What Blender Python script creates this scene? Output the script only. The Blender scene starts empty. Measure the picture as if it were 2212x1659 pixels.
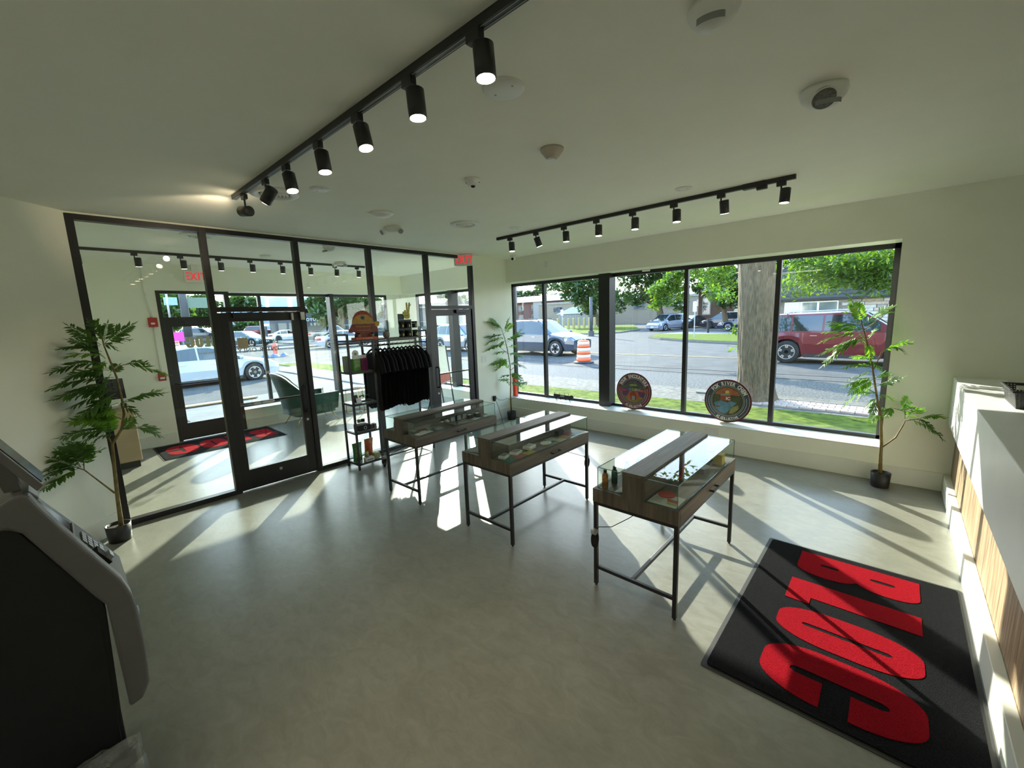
import bpy, math, random
import numpy as np
from mathutils import Vector, Matrix
random.seed(7)
PI = math.pi
scene = bpy.context.scene
col = scene.collection

# ------------------------------------------------------------------ camera
CAM = Vector((5.53472, -5.95943, 1.92834)); FPX = 907.57
YAW, PITCH, ROLL = math.radians(-42.5885), math.radians(-9.05), math.radians(-2.10)
_f = Vector((math.sin(YAW) * math.cos(PITCH), math.cos(YAW) * math.cos(PITCH), math.sin(PITCH)))
_r = Vector((math.cos(YAW), -math.sin(YAW), 0)); _u = _r.cross(_f)
RGT = _r * math.cos(ROLL) + _u * math.sin(ROLL); UPV = _u * math.cos(ROLL) - _r * math.sin(ROLL); FWD = _f
cam_data = bpy.data.cameras.new('camera'); cam = bpy.data.objects.new('camera', cam_data); col.objects.link(cam)
m = Matrix((RGT, UPV, -FWD)).transposed().to_4x4(); m.translation = CAM
cam.matrix_world = m
cam_data.sensor_width = 36; cam_data.lens = FPX * 36 / 2212; cam_data.clip_start = .05; cam_data.clip_end = 600
scene.camera = cam

def ray(u, v):
    return (FWD * FPX + RGT * (u - 1106) - UPV * (v - 829.5)).normalized()
def atz(u, v, z): d = ray(u, v); return CAM + d * ((z - CAM.z) / d.z)
def atx(u, v, x): d = ray(u, v); return CAM + d * ((x - CAM.x) / d.x)
def aty(u, v, y): d = ray(u, v); return CAM + d * ((y - CAM.y) / d.y)
def px2(p):
    d = Vector(p) - CAM; z = d.dot(FWD); return 1106 + FPX * d.dot(RGT) / z, 829.5 - FPX * d.dot(UPV) / z

# ------------------------------------------------------------------ light and exposure
scene.view_settings.view_transform = 'Standard'; scene.view_settings.look = 'None'
scene.view_settings.gamma = 1; scene.view_settings.use_curve_mapping = False
scene.view_settings.exposure = 1.56
cy_ = scene.cycles; cy_.max_bounces = 14; cy_.diffuse_bounces = 9; cy_.glossy_bounces = 4; cy_.transmission_bounces = 6; cy_.transparent_max_bounces = 24; cy_.caustics_reflective = False; cy_.caustics_refractive = False
AZ, EL = math.radians(39.5), math.radians(21.3)
SUN = Vector((-math.cos(AZ) * math.cos(EL), math.sin(AZ) * math.cos(EL), math.sin(EL)))
sd = bpy.data.lights.new('sun', 'SUN'); sd.energy = 5.9; sd.color = (1, .93, .80); sd.angle = math.radians(.55)
so = bpy.data.objects.new('sun', sd); col.objects.link(so); so.rotation_euler = SUN.to_track_quat('Z', 'Y').to_euler(); so.location = (0, 0, 30)

w = bpy.data.worlds.new('sky'); scene.world = w; w.use_nodes = True
nt = w.node_tree; nt.nodes.clear(); N = nt.nodes.new; L = nt.links.new
out = N('ShaderNodeOutputWorld'); bg = N('ShaderNodeBackground'); L(bg.outputs[0], out.inputs[0])
tc = N('ShaderNodeTexCoord'); sep = N('ShaderNodeSeparateXYZ'); L(tc.outputs['Generated'], sep.inputs[0])
ramp = N('ShaderNodeValToRGB'); L(sep.outputs[2], ramp.inputs[0])
e = ramp.color_ramp.elements; e[0].position = 0.0; e[0].color = (.97, .97, .96, 1); e[1].position = 1.0; e[1].color = (.16, .34, .74, 1)
for p_, c_ in ((.10, (.86, .90, .94, 1)), (.24, (.36, .53, .78, 1)), (.5, (.26, .42, .68, 1))):
    k = e.new(p_); k.color = c_
dirv = N('ShaderNodeVectorMath'); dirv.operation = 'DOT_PRODUCT'; L(tc.outputs['Generated'], dirv.inputs[0]); dirv.inputs[1].default_value = SUN
mp = N('ShaderNodeMapRange'); L(dirv.outputs['Value'], mp.inputs[0]); mp.inputs[1].default_value = .55; mp.inputs[2].default_value = 1; mp.inputs[3].default_value = 0; mp.inputs[4].default_value = .75
pw = N('ShaderNodeMath'); pw.operation = 'POWER'; L(mp.outputs[0], pw.inputs[0]); pw.inputs[1].default_value = 2
mix = N('ShaderNodeMixRGB'); L(pw.outputs[0], mix.inputs[0]); L(ramp.outputs[0], mix.inputs[1]); mix.inputs[2].default_value = (1.1, 1.07, 1.0, 1)
cn = N('ShaderNodeTexNoise'); cn.inputs['Scale'].default_value = 2.6; cn.inputs['Detail'].default_value = 7
cm = N('ShaderNodeMapping'); cm.inputs['Scale'].default_value = (1, 1, 3); L(tc.outputs['Generated'], cm.inputs[0]); L(cm.outputs[0], cn.inputs['Vector'])
cr = N('ShaderNodeMapRange'); L(cn.outputs[0], cr.inputs[0]); cr.inputs[1].default_value = .56; cr.inputs[2].default_value = .82; cr.inputs[4].default_value = .45
mix2 = N('ShaderNodeMixRGB'); L(cr.outputs[0], mix2.inputs[0]); L(mix.outputs[0], mix2.inputs[1]); mix2.inputs[2].default_value = (.95, .98, 1.02, 1)
L(mix2.outputs[0], bg.inputs[0]); bg.inputs[1].default_value = 3.3

def area(name, loc, size, energy, rot=(0, 0, 0), color=(1, .93, .82)):
    a = bpy.data.lights.new(name, 'AREA'); a.shape = 'RECTANGLE'; a.size, a.size_y = size; a.energy = energy; a.color = color
    o = bpy.data.objects.new(name, a); col.objects.link(o); o.location = loc; o.rotation_euler = rot
# added unseen area lamps, filling in for sales floor lighting behind the camera
area('added_rear_fill', (7.4, -8.2, 2.94), (1.2, .6), 5)
area('added_rear_fill', (3.2, -8.4, 2.94), (1.2, .6), 5)

# ------------------------------------------------------------------ materials
MATS = {}
def principled(name):
    mt = bpy.data.materials.new(name); mt.use_nodes = True
    return mt, mt.node_tree, mt.node_tree.nodes['Principled BSDF']
def M(name, c, rough=.5, metal=0, noise=None, amt=.12, bump=0, bscale=None, spec=.5, emit=None, es=0, coat=0, stretch=(1, 1, 1), trans=0, alpha=1, c2=None, sheen=0):
    """procedural material: base colour broken up by noise (scale, amount), optional relief"""
    if name in MATS: return MATS[name]
    mt, nt, b = principled(name); N = nt.nodes.new; L = nt.links.new
    c = tuple(c) + (1,)
    b.inputs['Base Color'].default_value = c; b.inputs['Roughness'].default_value = rough; b.inputs['Metallic'].default_value = metal
    b.inputs['Specular IOR Level'].default_value = spec
    if coat: b.inputs['Coat Weight'].default_value = coat; b.inputs['Coat Roughness'].default_value = .05
    if trans: b.inputs['Transmission Weight'].default_value = trans
    if alpha < 1: b.inputs['Alpha'].default_value = alpha
    if sheen: b.inputs['Sheen Weight'].default_value = sheen; b.inputs['Sheen Roughness'].default_value = .4
    if emit: b.inputs['Emission Color'].default_value = tuple(emit) + (1,); b.inputs['Emission Strength'].default_value = es
    sc = noise or 6
    tc = N('ShaderNodeTexCoord'); mpn = N('ShaderNodeMapping'); mpn.inputs['Scale'].default_value = stretch; L(tc.outputs['Object'], mpn.inputs[0])
    nz = N('ShaderNodeTexNoise'); nz.inputs['Scale'].default_value = sc; nz.inputs['Detail'].default_value = 5; L(mpn.outputs[0], nz.inputs['Vector'])
    rp = N('ShaderNodeMapRange'); L(nz.outputs[0], rp.inputs[0]); rp.inputs[1].default_value = .3; rp.inputs[2].default_value = .7
    mx = N('ShaderNodeMixRGB'); L(rp.outputs[0], mx.inputs[0])
    lo = tuple(x * (1 - amt) for x in c[:3]) + (1,); hi = (tuple(c2) + (1,)) if c2 else tuple(min(1, x * (1 + amt)) for x in c[:3]) + (1,)
    mx.inputs[1].default_value = lo; mx.inputs[2].default_value = hi; L(mx.outputs[0], b.inputs['Base Color'])
    if bump:
        n2 = N('ShaderNodeTexNoise'); n2.inputs['Scale'].default_value = bscale or sc * 4; n2.inputs['Detail'].default_value = 4; L(mpn.outputs[0], n2.inputs['Vector'])
        bp = N('ShaderNodeBump'); bp.inputs['Strength'].default_value = bump; bp.inputs['Distance'].default_value = .01
        L(n2.outputs[0], bp.inputs['Height']); L(bp.outputs[0], b.inputs['Normal'])
    MATS[name] = mt; return mt

def glass(name, tint, refl=1.5, rough=0.0, boost=1.0):
    mt = bpy.data.materials.new(name); mt.use_nodes = True; nt = mt.node_tree; nt.nodes.clear(); N = nt.nodes.new; L = nt.links.new
    o = N('ShaderNodeOutputMaterial'); t = N('ShaderNodeBsdfTransparent'); t.inputs[0].default_value = tuple(tint) + (1,)
    g = N('ShaderNodeBsdfGlossy'); g.inputs[0].default_value = (1, 1, 1, 1); g.inputs['Roughness'].default_value = rough
    lw = N('ShaderNodeLayerWeight'); lw.inputs[0].default_value = .5
    f = N('ShaderNodeMath'); f.operation = 'POWER'; L(lw.outputs['Facing'], f.inputs[0]); f.inputs[1].default_value = 4.2
    r0 = ((refl - 1) / (refl + 1)) ** 2
    mu = N('ShaderNodeMath'); mu.operation = 'MULTIPLY_ADD'; mu.use_clamp = True; mu.inputs[1].default_value = (1 - r0) * .9 * boost; mu.inputs[2].default_value = r0 * boost; L(f.outputs[0], mu.inputs[0])
    mx = N('ShaderNodeMixShader'); L(mu.outputs[0], mx.inputs[0]); L(t.outputs[0], mx.inputs[1]); L(g.outputs[0], mx.inputs[2]); L(mx.outputs[0], o.inputs[0])
    MATS[name] = mt; return mt

def leafmat(name, c, c2, tr=.45):
    mt = bpy.data.materials.new(name); mt.use_nodes = True; nt = mt.node_tree; nt.nodes.clear(); N = nt.nodes.new; L = nt.links.new
    o = N('ShaderNodeOutputMaterial'); d = N('ShaderNodeBsdfDiffuse'); t = N('ShaderNodeBsdfTranslucent'); g = N('ShaderNodeBsdfGlossy'); g.inputs['Roughness'].default_value = .45
    tc = N('ShaderNodeTexCoord'); nz = N('ShaderNodeTexNoise'); nz.inputs['Scale'].default_value = 5; nz.inputs['Detail'].default_value = 3; L(tc.outputs['Object'], nz.inputs['Vector'])
    rp = N('ShaderNodeMapRange'); L(nz.outputs[0], rp.inputs[0]); rp.inputs[1].default_value = .35; rp.inputs[2].default_value = .65
    mx = N('ShaderNodeMixRGB'); L(rp.outputs[0], mx.inputs[0]); mx.inputs[1].default_value = tuple(c) + (1,); mx.inputs[2].default_value = tuple(c2) + (1,)
    L(mx.outputs[0], d.inputs[0])
    tm = N('ShaderNodeMixRGB'); tm.blend_type = 'MULTIPLY'; tm.inputs[0].default_value = 1; L(mx.outputs[0], tm.inputs[1]); tm.inputs[2].default_value = (1.9, 1.75, .7, 1); L(tm.outputs[0], t.inputs[0])
    a = N('ShaderNodeMixShader'); a.inputs[0].default_value = tr; L(d.outputs[0], a.inputs[1]); L(t.outputs[0], a.inputs[2])
    b = N('ShaderNodeMixShader'); b.inputs[0].default_value = .06; L(a.outputs[0], b.inputs[1]); L(g.outputs[0], b.inputs[2]); L(b.outputs[0], o.inputs[0])
    MATS[name] = mt; return mt

def woodmat(name, c1, c2, axis=1, scale=1.0, rough=.55, band=9):
    mt, nt, b = principled(name); N = nt.nodes.new; L = nt.links.new
    tc = N('ShaderNodeTexCoord'); mp = N('ShaderNodeMapping'); s = [14 * scale] * 3; s[axis] = 1.1 * scale; mp.inputs['Scale'].default_value = s
    L(tc.outputs['Object'], mp.inputs[0])
    n1 = N('ShaderNodeTexNoise'); n1.inputs['Scale'].default_value = 2.2; n1.inputs['Detail'].default_value = 8; n1.inputs['Distortion'].default_value = .6; L(mp.outputs[0], n1.inputs['Vector'])
    mp2 = N('ShaderNodeMapping'); s2 = [90 * scale] * 3; s2[axis] = 2.5 * scale; mp2.inputs['Scale'].default_value = s2; L(tc.outputs['Object'], mp2.inputs[0])
    n2 = N('ShaderNodeTexNoise'); n2.inputs['Scale'].default_value = 1.5; n2.inputs['Detail'].default_value = 3; L(mp2.outputs[0], n2.inputs['Vector'])
    ad = N('ShaderNodeMath'); ad.operation = 'MULTIPLY_ADD'; L(n2.outputs[0], ad.inputs[0]); ad.inputs[1].default_value = .35; L(n1.outputs[0], ad.inputs[2])
    rp = N('ShaderNodeValToRGB'); L(ad.outputs[0], rp.inputs[0]); rp.color_ramp.elements[0].position = .48; rp.color_ramp.elements[1].position = .85
    rp.color_ramp.elements[0].color = tuple(c1) + (1,); rp.color_ramp.elements[1].color = tuple(c2) + (1,)
    L(rp.outputs[0], b.inputs['Base Color']); b.inputs['Roughness'].default_value = rough
    bp = N('ShaderNodeBump'); bp.inputs['Strength'].default_value = .15; bp.inputs['Distance'].default_value = .004; L(ad.outputs[0], bp.inputs['Height']); L(bp.outputs[0], b.inputs['Normal'])
    MATS[name] = mt; return mt

def floormat():
    mt, nt, b = principled('polished_concrete_floor'); N = nt.nodes.new; L = nt.links.new
    tc = N('ShaderNodeTexCoord')
    n1 = N('ShaderNodeTexNoise'); n1.inputs['Scale'].default_value = 1.1; n1.inputs['Detail'].default_value = 9; n1.inputs['Roughness'].default_value = .65; L(tc.outputs['Object'], n1.inputs['Vector'])
    mp = N('ShaderNodeMapping'); mp.inputs['Scale'].default_value = (4, 7, 1); mp.inputs['Rotation'].default_value = (0, 0, -.7); L(tc.outputs['Object'], mp.inputs[0])
    n2 = N('ShaderNodeTexNoise'); n2.inputs['Scale'].default_value = 1.6; n2.inputs['Detail'].default_value = 8; n2.inputs['Roughness'].default_value = .7; n2.inputs['Distortion'].default_value = 1.2; L(mp.outputs[0], n2.inputs['Vector'])
    r1 = N('ShaderNodeValToRGB'); L(n1.outputs[0], r1.inputs[0]); r1.color_ramp.elements[0].position = .35; r1.color_ramp.elements[1].position = .68
    r1.color_ramp.elements[0].color = (.195, .202, .178, 1); r1.color_ramp.elements[1].color = (.24, .244, .216, 1)
    r2 = N('ShaderNodeValToRGB'); L(n2.outputs[0], r2.inputs[0]); r2.color_ramp.elements[0].position = .36; r2.color_ramp.elements[1].position = .66
    r2.color_ramp.elements[0].color = (.82, .81, .78, 1); r2.color_ramp.elements[1].color = (1.08, 1.08, 1.07, 1)
    mx = N('ShaderNodeMixRGB'); mx.blend_type = 'MULTIPLY'; mx.inputs[0].default_value = .8; L(r1.outputs[0], mx.inputs[1]); L(r2.outputs[0], mx.inputs[2])
    L(mx.outputs[0], b.inputs['Base Color'])
    rr = N('ShaderNodeMapRange'); L(n2.outputs[0], rr.inputs[0]); rr.inputs[3].default_value = .24; rr.inputs[4].default_value = .36; L(rr.outputs[0], b.inputs['Roughness'])
    b.inputs['Specular IOR Level'].default_value = .5
    MATS['floor'] = mt; return mt

WALL = M('warm_white_wall_paint', (.845, .865, .765), .7, noise=3, amt=.02, bump=.05, bscale=220)
CEIL = M('white_ceiling_paint', (.89, .895, .82), .75, noise=3, amt=.015, bump=.05, bscale=200)
TRIMW = M('white_semigloss_trim', (.78, .79, .72), .42, noise=3, amt=.02)
FLOOR = floormat()
BLK = M('black_anodised_frame', (.016, .016, .017), .38, noise=8, amt=.1)
BLKM = M('black_powder_coated_metal', (.018, .019, .021), .42, noise=12, amt=.15)
MATB = M('matte_black', (.012, .012, .013), .8, noise=10, amt=.2)
GLS = glass('clear_window_glass', (.94, .965, .94), 1.5, 0, .6)
GLP = glass('clear_partition_glass', (.955, .98, .955), 1.5, 0, .6)
GLC = glass('display_case_glass', (.95, .98, .965), 1.6, 0, .42)
GLE = M('green_glass_edge', (.05, .16, .13), .15, noise=5, amt=.1)
OAK = woodmat('grey_oak_laminate', (.10, .082, .064), (.19, .155, .12), axis=1)
OAKX = woodmat('grey_oak_laminate_end', (.095, .077, .060), (.175, .142, .11), axis=2)
PLANK = woodmat('light_oak_plank', (.14, .085, .045), (.42, .30, .18), axis=2, scale=1.2)
COUNTER = M('white_counter_laminate', (.80, .81, .80), .35, noise=4, amt=.02)
WHITE = M('white_plastic', (.78, .79, .76), .4, noise=6, amt=.03)
GREYP = M('grey_plastic', (.25, .27, .27), .4, noise=6, amt=.05)
RED = M('red_plastic', (.45, .02, .025), .4, noise=6, amt=.06)
PILER = M('red_mat_pile', (.30, .004, .012), 1, noise=240, amt=.35, bump=1.0, bscale=260, spec=.05)
PILEB = M('black_mat_pile', (.011, .012, .014), 1, noise=240, amt=.5, bump=1.0, bscale=260, spec=.05)
RUB = M('black_rubber', (.02, .021, .022), .6, noise=10, amt=.1)
BRASS = M('brass_metal', (.50, .34, .14), .3, 1, noise=8, amt=.05)
GREEN = M('dark_green_velvet', (.006, .06, .045), .6, noise=8, amt=.2, sheen=.8)
TSH = M('black_cotton', (.006, .007, .010), .95, noise=40, amt=.25, bump=.3, bscale=60)
LEAF = leafmat('artificial_leaf_green', (.06, .18, .02), (.16, .33, .04), .45)
LEAFD = leafmat('artificial_leaf_dark', (.040, .115, .025), (.10, .21, .045), .35)
LEAFT = leafmat('honey_locust_leaf', (.035, .10, .012), (.12, .22, .02), .5)
LEAFF = leafmat('distant_tree_leaf', (.018, .055, .014), (.065, .125, .025), .4)
STEM = M('brown_green_stem', (.16, .12, .035), .6, noise=30, amt=.3)
BARK = M('ridged_grey_bark', (.10, .075, .042), .95, noise=9, amt=.5, bump=1.0, bscale=10, stretch=(5, 5, .8))
ASPH = M('grey_asphalt', (.082, .080, .074), .9, noise=1.2, amt=.18, bump=.3, bscale=90, spec=.08)  # plain asphalt colour with slight mottling
GRAV = M('crushed_gravel', (.105, .105, .10), .95, noise=22, amt=.65, bump=1, bscale=30, spec=.08)
DIRT = M('gravel_dirt', (.15, .138, .115), .95, noise=9, amt=.35, bump=.8, bscale=30, spec=.08)
GRASS = M('mown_grass', (.055, .10, .008), .95, noise=7, amt=.45, bump=1, bscale=80, c2=(.13, .165, .02), spec=.08)
CONC = M('pale_concrete', (.16, .155, .14), .9, noise=5, amt=.12, bump=.2, bscale=60, spec=.08)
YEL = M('yellow_road_paint', (.20, .15, .07), .8, noise=20, amt=.3)
WPAINT = M('white_road_paint', (.28, .28, .27), .8, noise=20, amt=.25)
# ------------------------------------------------------------------ mesh helpers
class MB:
    def __init__(s): s.v = []; s.f = []
    def quad(s, a, b, c, d): n = len(s.v); s.v += [tuple(a), tuple(b), tuple(c), tuple(d)]; s.f.append((n, n + 1, n + 2, n + 3)); return s
    def tri(s, a, b, c): n = len(s.v); s.v += [tuple(a), tuple(b), tuple(c)]; s.f.append((n, n + 1, n + 2)); return s
    def box(s, x0, x1, y0, y1, z0, z1):
        return s.hexa([(x0, y0, z0), (x1, y0, z0), (x1, y1, z0), (x0, y1, z0), (x0, y0, z1), (x1, y0, z1), (x1, y1, z1), (x0, y1, z1)])
    def hexa(s, p):
        n = len(s.v); s.v += [tuple(q) for q in p]
        s.f += [tuple(n + i for i in q) for q in ((3, 2, 1, 0), (4, 5, 6, 7), (0, 1, 5, 4), (1, 2, 6, 5), (2, 3, 7, 6), (3, 0, 4, 7))]; return s
    def bar(s, a, b, w, h=None, up=(0, 0, 1)):
        """rectangular bar from a to b"""
        a, b = Vector(a), Vector(b); h = h or w; d = (b - a).normalized(); up = Vector(up)
        if abs(d.dot(up)) > .97: up = Vector((0, 1, 0))
        x = d.cross(up).normalized() * w / 2; z = x.cross(d).normalized() * h / 2
        return s.hexa([a - x - z, a + x - z, b + x - z, b - x - z, a - x + z, a + x + z, b + x + z, b - x + z])
    def tube(s, pts, r, n=8, cap=True):
        pts = [Vector(p) for p in pts]; k0 = len(s.v); rr = r if hasattr(r, '__len__') else [r] * len(pts); prev = None
        for i, p in enumerate(pts):
            t = (pts[min(i + 1, len(pts) - 1)] - pts[max(i - 1, 0)]).normalized()
            if prev is None:
                ref = Vector((0, 0, 1)) if abs(t.z) < .9 else Vector((1, 0, 0)); x = t.cross(ref).normalized()
            else: x = (prev - t * prev.dot(t)).normalized()
            prev = x; y = t.cross(x)
            for j in range(n):
                a = 2 * PI * j / n; s.v.append(tuple(p + (x * math.cos(a) + y * math.sin(a)) * rr[i]))
        for i in range(len(pts) - 1):
            for j in range(n):
                a = k0 + i * n + j; b = k0 + i * n + (j + 1) % n; s.f.append((a, b, b + n, a + n))
        if cap:
            s.f.append(tuple(k0 + j for j in reversed(range(n)))); q = k0 + (len(pts) - 1) * n; s.f.append(tuple(q + j for j in range(n)))
        return s
    def cyl(s, a, b, r0, r1=None, n=20, cap=True): return s.tube([a, b], [r0, r0 if r1 is None else r1], n, cap)
    def lathe(s, prof, c=(0, 0, 0), n=24, ax='z', sx=1, sy=1):
        """prof: list of (radius, height) revolved about an axis"""
        k0 = len(s.v); c = Vector(c)
        for r, h in prof:
            for j in range(n):
                a = 2 * PI * j / n; u, v_ = r * math.cos(a) * sx, r * math.sin(a) * sy
                s.v.append(tuple(c + Vector({'z': (u, v_, h), 'y': (u, h, v_), 'x': (h, u, v_)}[ax])))
        for i in range(len(prof) - 1):
            for j in range(n):
                a = k0 + i * n + j; b = k0 + i * n + (j + 1) % n; s.f.append((a, b, b + n, a + n))
        if prof[0][0] > 1e-4: s.f.append(tuple(k0 + j for j in reversed(range(n))))
        if prof[-1][0] > 1e-4: q = k0 + (len(prof) - 1) * n; s.f.append(tuple(q + j for j in range(n)))
        return s
    def prism(s, poly, lo, hi, ax='z', holes=None):
        """2-D polygon swept from lo to hi: ax z -> (x,y), y -> (x,z), x -> (y,z)"""
        f = {'z': lambda p, h: (p[0], p[1], h), 'y': lambda p, h: (p[0], h, p[1]), 'x': lambda p, h: (h, p[0], p[1])}[ax]
        n = len(poly); k = len(s.v); s.v += [f(p, lo) for p in poly] + [f(p, hi) for p in poly]
        s.f.append(tuple(k + i for i in reversed(range(n)))); s.f.append(tuple(k + n + i for i in range(n)))
        for i in range(n): j = (i + 1) % n; s.f.append((k + i, k + j, k + n + j, k + n + i))
        return s
    def grid(s, fn, nu, nv):
        k = len(s.v)
        for i in range(nu + 1):
            for j in range(nv + 1): s.v.append(tuple(fn(i / nu, j / nv)))
        for i in range(nu):
            for j in range(nv): a = k + i * (nv + 1) + j; s.f.append((a, a + nv + 1, a + nv + 2, a + 1))
        return s
    def ball(s, c, rx, ry=None, rz=None, n=12, m=8):
        ry = ry or rx; rz = rz or rx
        return s.lathe([(max(1e-5, math.sin(PI * i / m)), -math.cos(PI * i / m)) for i in range(m + 1)], n=n).scale_last((m + 1) * n, c, (rx, ry, rz))
    def scale_last(s, cnt, c, sc):
        for i in range(len(s.v) - cnt, len(s.v)): v = s.v[i]; s.v[i] = (c[0] + v[0] * sc[0], c[1] + v[1] * sc[1], c[2] + v[2] * sc[2])
        return s
    def xf(s, M_):
        s.v = [tuple(M_ @ Vector(p)) for p in s.v]; return s
    def add(s, o): n = len(s.v); s.v += o.v; s.f += [tuple(i + n for i in f) for f in o.f]; return s

def props(o, label=None, cat=None, group=None, kind=None):
    if label: o['label'] = label
    if cat: o['category'] = cat
    if group: o['group'] = group
    if kind: o['kind'] = kind
    return o
def root(name, loc, label, cat, group=None, rz=0, kind=None):
    o = bpy.data.objects.new(name, None); col.objects.link(o); o.location = loc; o.rotation_euler = (0, 0, rz); o.empty_display_size = .1
    return props(o, label, cat, group, kind)
def base_of(o):
    while o.parent: o = o.parent
    return o
def ob(name, mb, mat, parent=None, smooth=False, bevel=0, local=False, label=None, cat=None, group=None, kind=None, sub=0, seg=2):
    """link a mesh as one object. World coordinates unless local: they are shifted to the parent's base"""
    v = mb.v
    if parent is not None and not local:
        b = base_of(parent); off = b.location
        if abs(b.rotation_euler.z) > 1e-6:
            R_ = Matrix.Rotation(-b.rotation_euler.z, 3, 'Z'); v = [tuple(R_ @ (Vector(p) - off)) for p in v]
        else: v = [(p[0] - off.x, p[1] - off.y, p[2] - off.z) for p in v]
    me = bpy.data.meshes.new(name); me.from_pydata(v, [], mb.f); me.materials.append(mat)
    if smooth: me.shade_smooth() if hasattr(me, 'shade_smooth') else me.polygons.foreach_set('use_smooth', [True] * len(me.polygons))
    o = bpy.data.objects.new(name, me); col.objects.link(o)
    if parent is not None: o.parent = parent
    if bevel: md = o.modifiers.new('bevel', 'BEVEL'); md.width = bevel; md.segments = seg; md.limit_method = 'ANGLE'; md.angle_limit = .6
    if sub: md = o.modifiers.new('sub', 'SUBSURF'); md.levels = md.render_levels = sub
    return props(o, label, cat, group, kind)
def meshobj(name, v, f, mat, parent=None, smooth=False, **k):
    mb = MB(); mb.v = v; mb.f = f; return ob(name, mb, mat, parent, smooth, **k)
def copy_tree(o, parent=None):
    c = o.copy(); col.objects.link(c); c.parent = parent
    for ch in list(o.children): copy_tree(ch, c)
    return c
def rrect(w, h, r, n=5, cx=0, cy=0):
    p = []
    for sx, sy, a0 in ((1, 1, 0), (-1, 1, 90), (-1, -1, 180), (1, -1, 270)):
        for i in range(n + 1):
            a = math.radians(a0 + 90 * i / n); p.append((cx + sx * (w / 2 - r) + r * math.cos(a), cy + sy * (h / 2 - r) + r * math.sin(a)))
    return p
_txt = {}
def text_mb(s, size=1.0, ext=.002, fat=0.0, align='CENTER', space=1.0):
    """lettering as mesh in the xy plane, centred"""
    key = (s, size, ext, fat, align, space)
    if key not in _txt:
        cu = bpy.data.curves.new('t', 'FONT'); cu.body = s; cu.size = size; cu.extrude = ext; cu.offset = fat; cu.align_x = align; cu.align_y = 'CENTER'; cu.space_character = space; cu.resolution_u = 3
        o = bpy.data.objects.new('t', cu); col.objects.link(o); dg = bpy.context.evaluated_depsgraph_get(); dg.update()
        me = bpy.data.meshes.new_from_object(o.evaluated_get(dg)); _txt[key] = ([tuple(v.co) for v in me.vertices], [tuple(p.vertices) for p in me.polygons])
        bpy.data.objects.remove(o); bpy.data.curves.remove(cu); bpy.data.meshes.remove(me)
    mb = MB(); mb.v = list(_txt[key][0]); mb.f = list(_txt[key][1]); return mb
def basis(o, x, y, z):
    m_ = Matrix((Vector(x), Vector(y), Vector(z))).transposed().to_4x4(); m_.translation = Vector(o); return m_
def struct(name, mb, mat, parent=None, **k):
    o = ob(name, mb, mat, parent, **k)
    if parent is None: o['kind'] = 'structure'
    return o
def sroot(name):
    o = bpy.data.objects.new(name, None); col.objects.link(o); o['kind'] = 'structure'; return o
B = lambda *a: MB().box(*a)
# ------------------------------------------------------------------ room shell
H = 3.0; HD = 2.57; SILL = .365
struct('floor', B(-3.87, 9, -9, .42, -.12, 0), FLOOR)
struct('ceiling', B(-3.87, 9, -9, .42, H, H + .12), CEIL)
EXTW = M('exterior_brick_red_brown', (.22, .13, .10), .9, noise=12, amt=.2)
wb = MB()                                             # street wall with the long window openings
wb.box(-3.87, 9, 0, .42, HD, H); wb.box(-3.87, 9, 0, .42, 0, SILL); wb.box(5.5, 9, 0, .42, SILL, HD); wb.box(-.45, -.2, 0.14, .42, SILL, HD); wb.box(-3.87, -3.44, 0.36, .42, SILL, HD)
struct('wall_back', wb, WALL)
wc = MB()
wc.box(-3.87, -3.49, -9, 0, HD, H); wc.box(-3.87, -3.49, -9, -4.68, 0, HD); wc.box(-3.87, -3.49, -3.64, 0, 0, SILL); wc.box(-3.87, -3.80, -.24, 0.36, SILL, HD)
struct('wall_left', wc, WALL)
struct('wall_partition', MB().box(-.13, 0, -.836, .14, 0, H).box(-.09, 0, -5.715, -.836, 2.985, H).box(-.13, 0, -7, -5.715, 0, H), WALL)
dx, dy = .66, -.75; k = math.hypot(dx, dy); dx /= k; dy /= k; LW = 3.285 / -dy; WDX, WDY = dx, dy
def diag(s, off, z): return (s * dx - off * dy, -5.715 + s * dy + off * dx, z)
def diagbox(s0, s1, o0, o1, z0, z1): return MB().hexa([diag(s0, o0, z0), diag(s1, o0, z0), diag(s1, o1, z0), diag(s0, o1, z0), diag(s0, o0, z1), diag(s1, o0, z1), diag(s1, o1, z1), diag(s0, o1, z1)])
struct('wall_diagonal', diagbox(0, LW, -.1, 0, 0, H), WALL)
struct('wall_rear', B(-3.87, 9, -9.1, -9, 0, H), WALL)
struct('wall_right', B(9, 9.1, -9, .42, 0, H), WALL)
struct('wall_vestibule_end', B(-3.49, 0, -7.1, -7, 0, H), WALL)
BBH = .19
struct('baseboard_back', MB().box(0.016, 6.0, -.016, 0, 0, BBH), TRIMW, bevel=.003)
struct('baseboard_partition', B(0, .016, -.83, 0, 0, BBH), TRIMW, bevel=.003)
struct('baseboard_diagonal', diagbox(0.02, LW, 0, .016, 0, BBH), TRIMW, bevel=.003)
struct('baseboard_vestibule', MB().box(-3.49, -3.474, -7, -4.70, 0, BBH).box(-3.49, -3.474, -3.63, 0, 0, BBH).box(-3.474, -.13, -.016, 0, 0, BBH), TRIMW)

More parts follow.
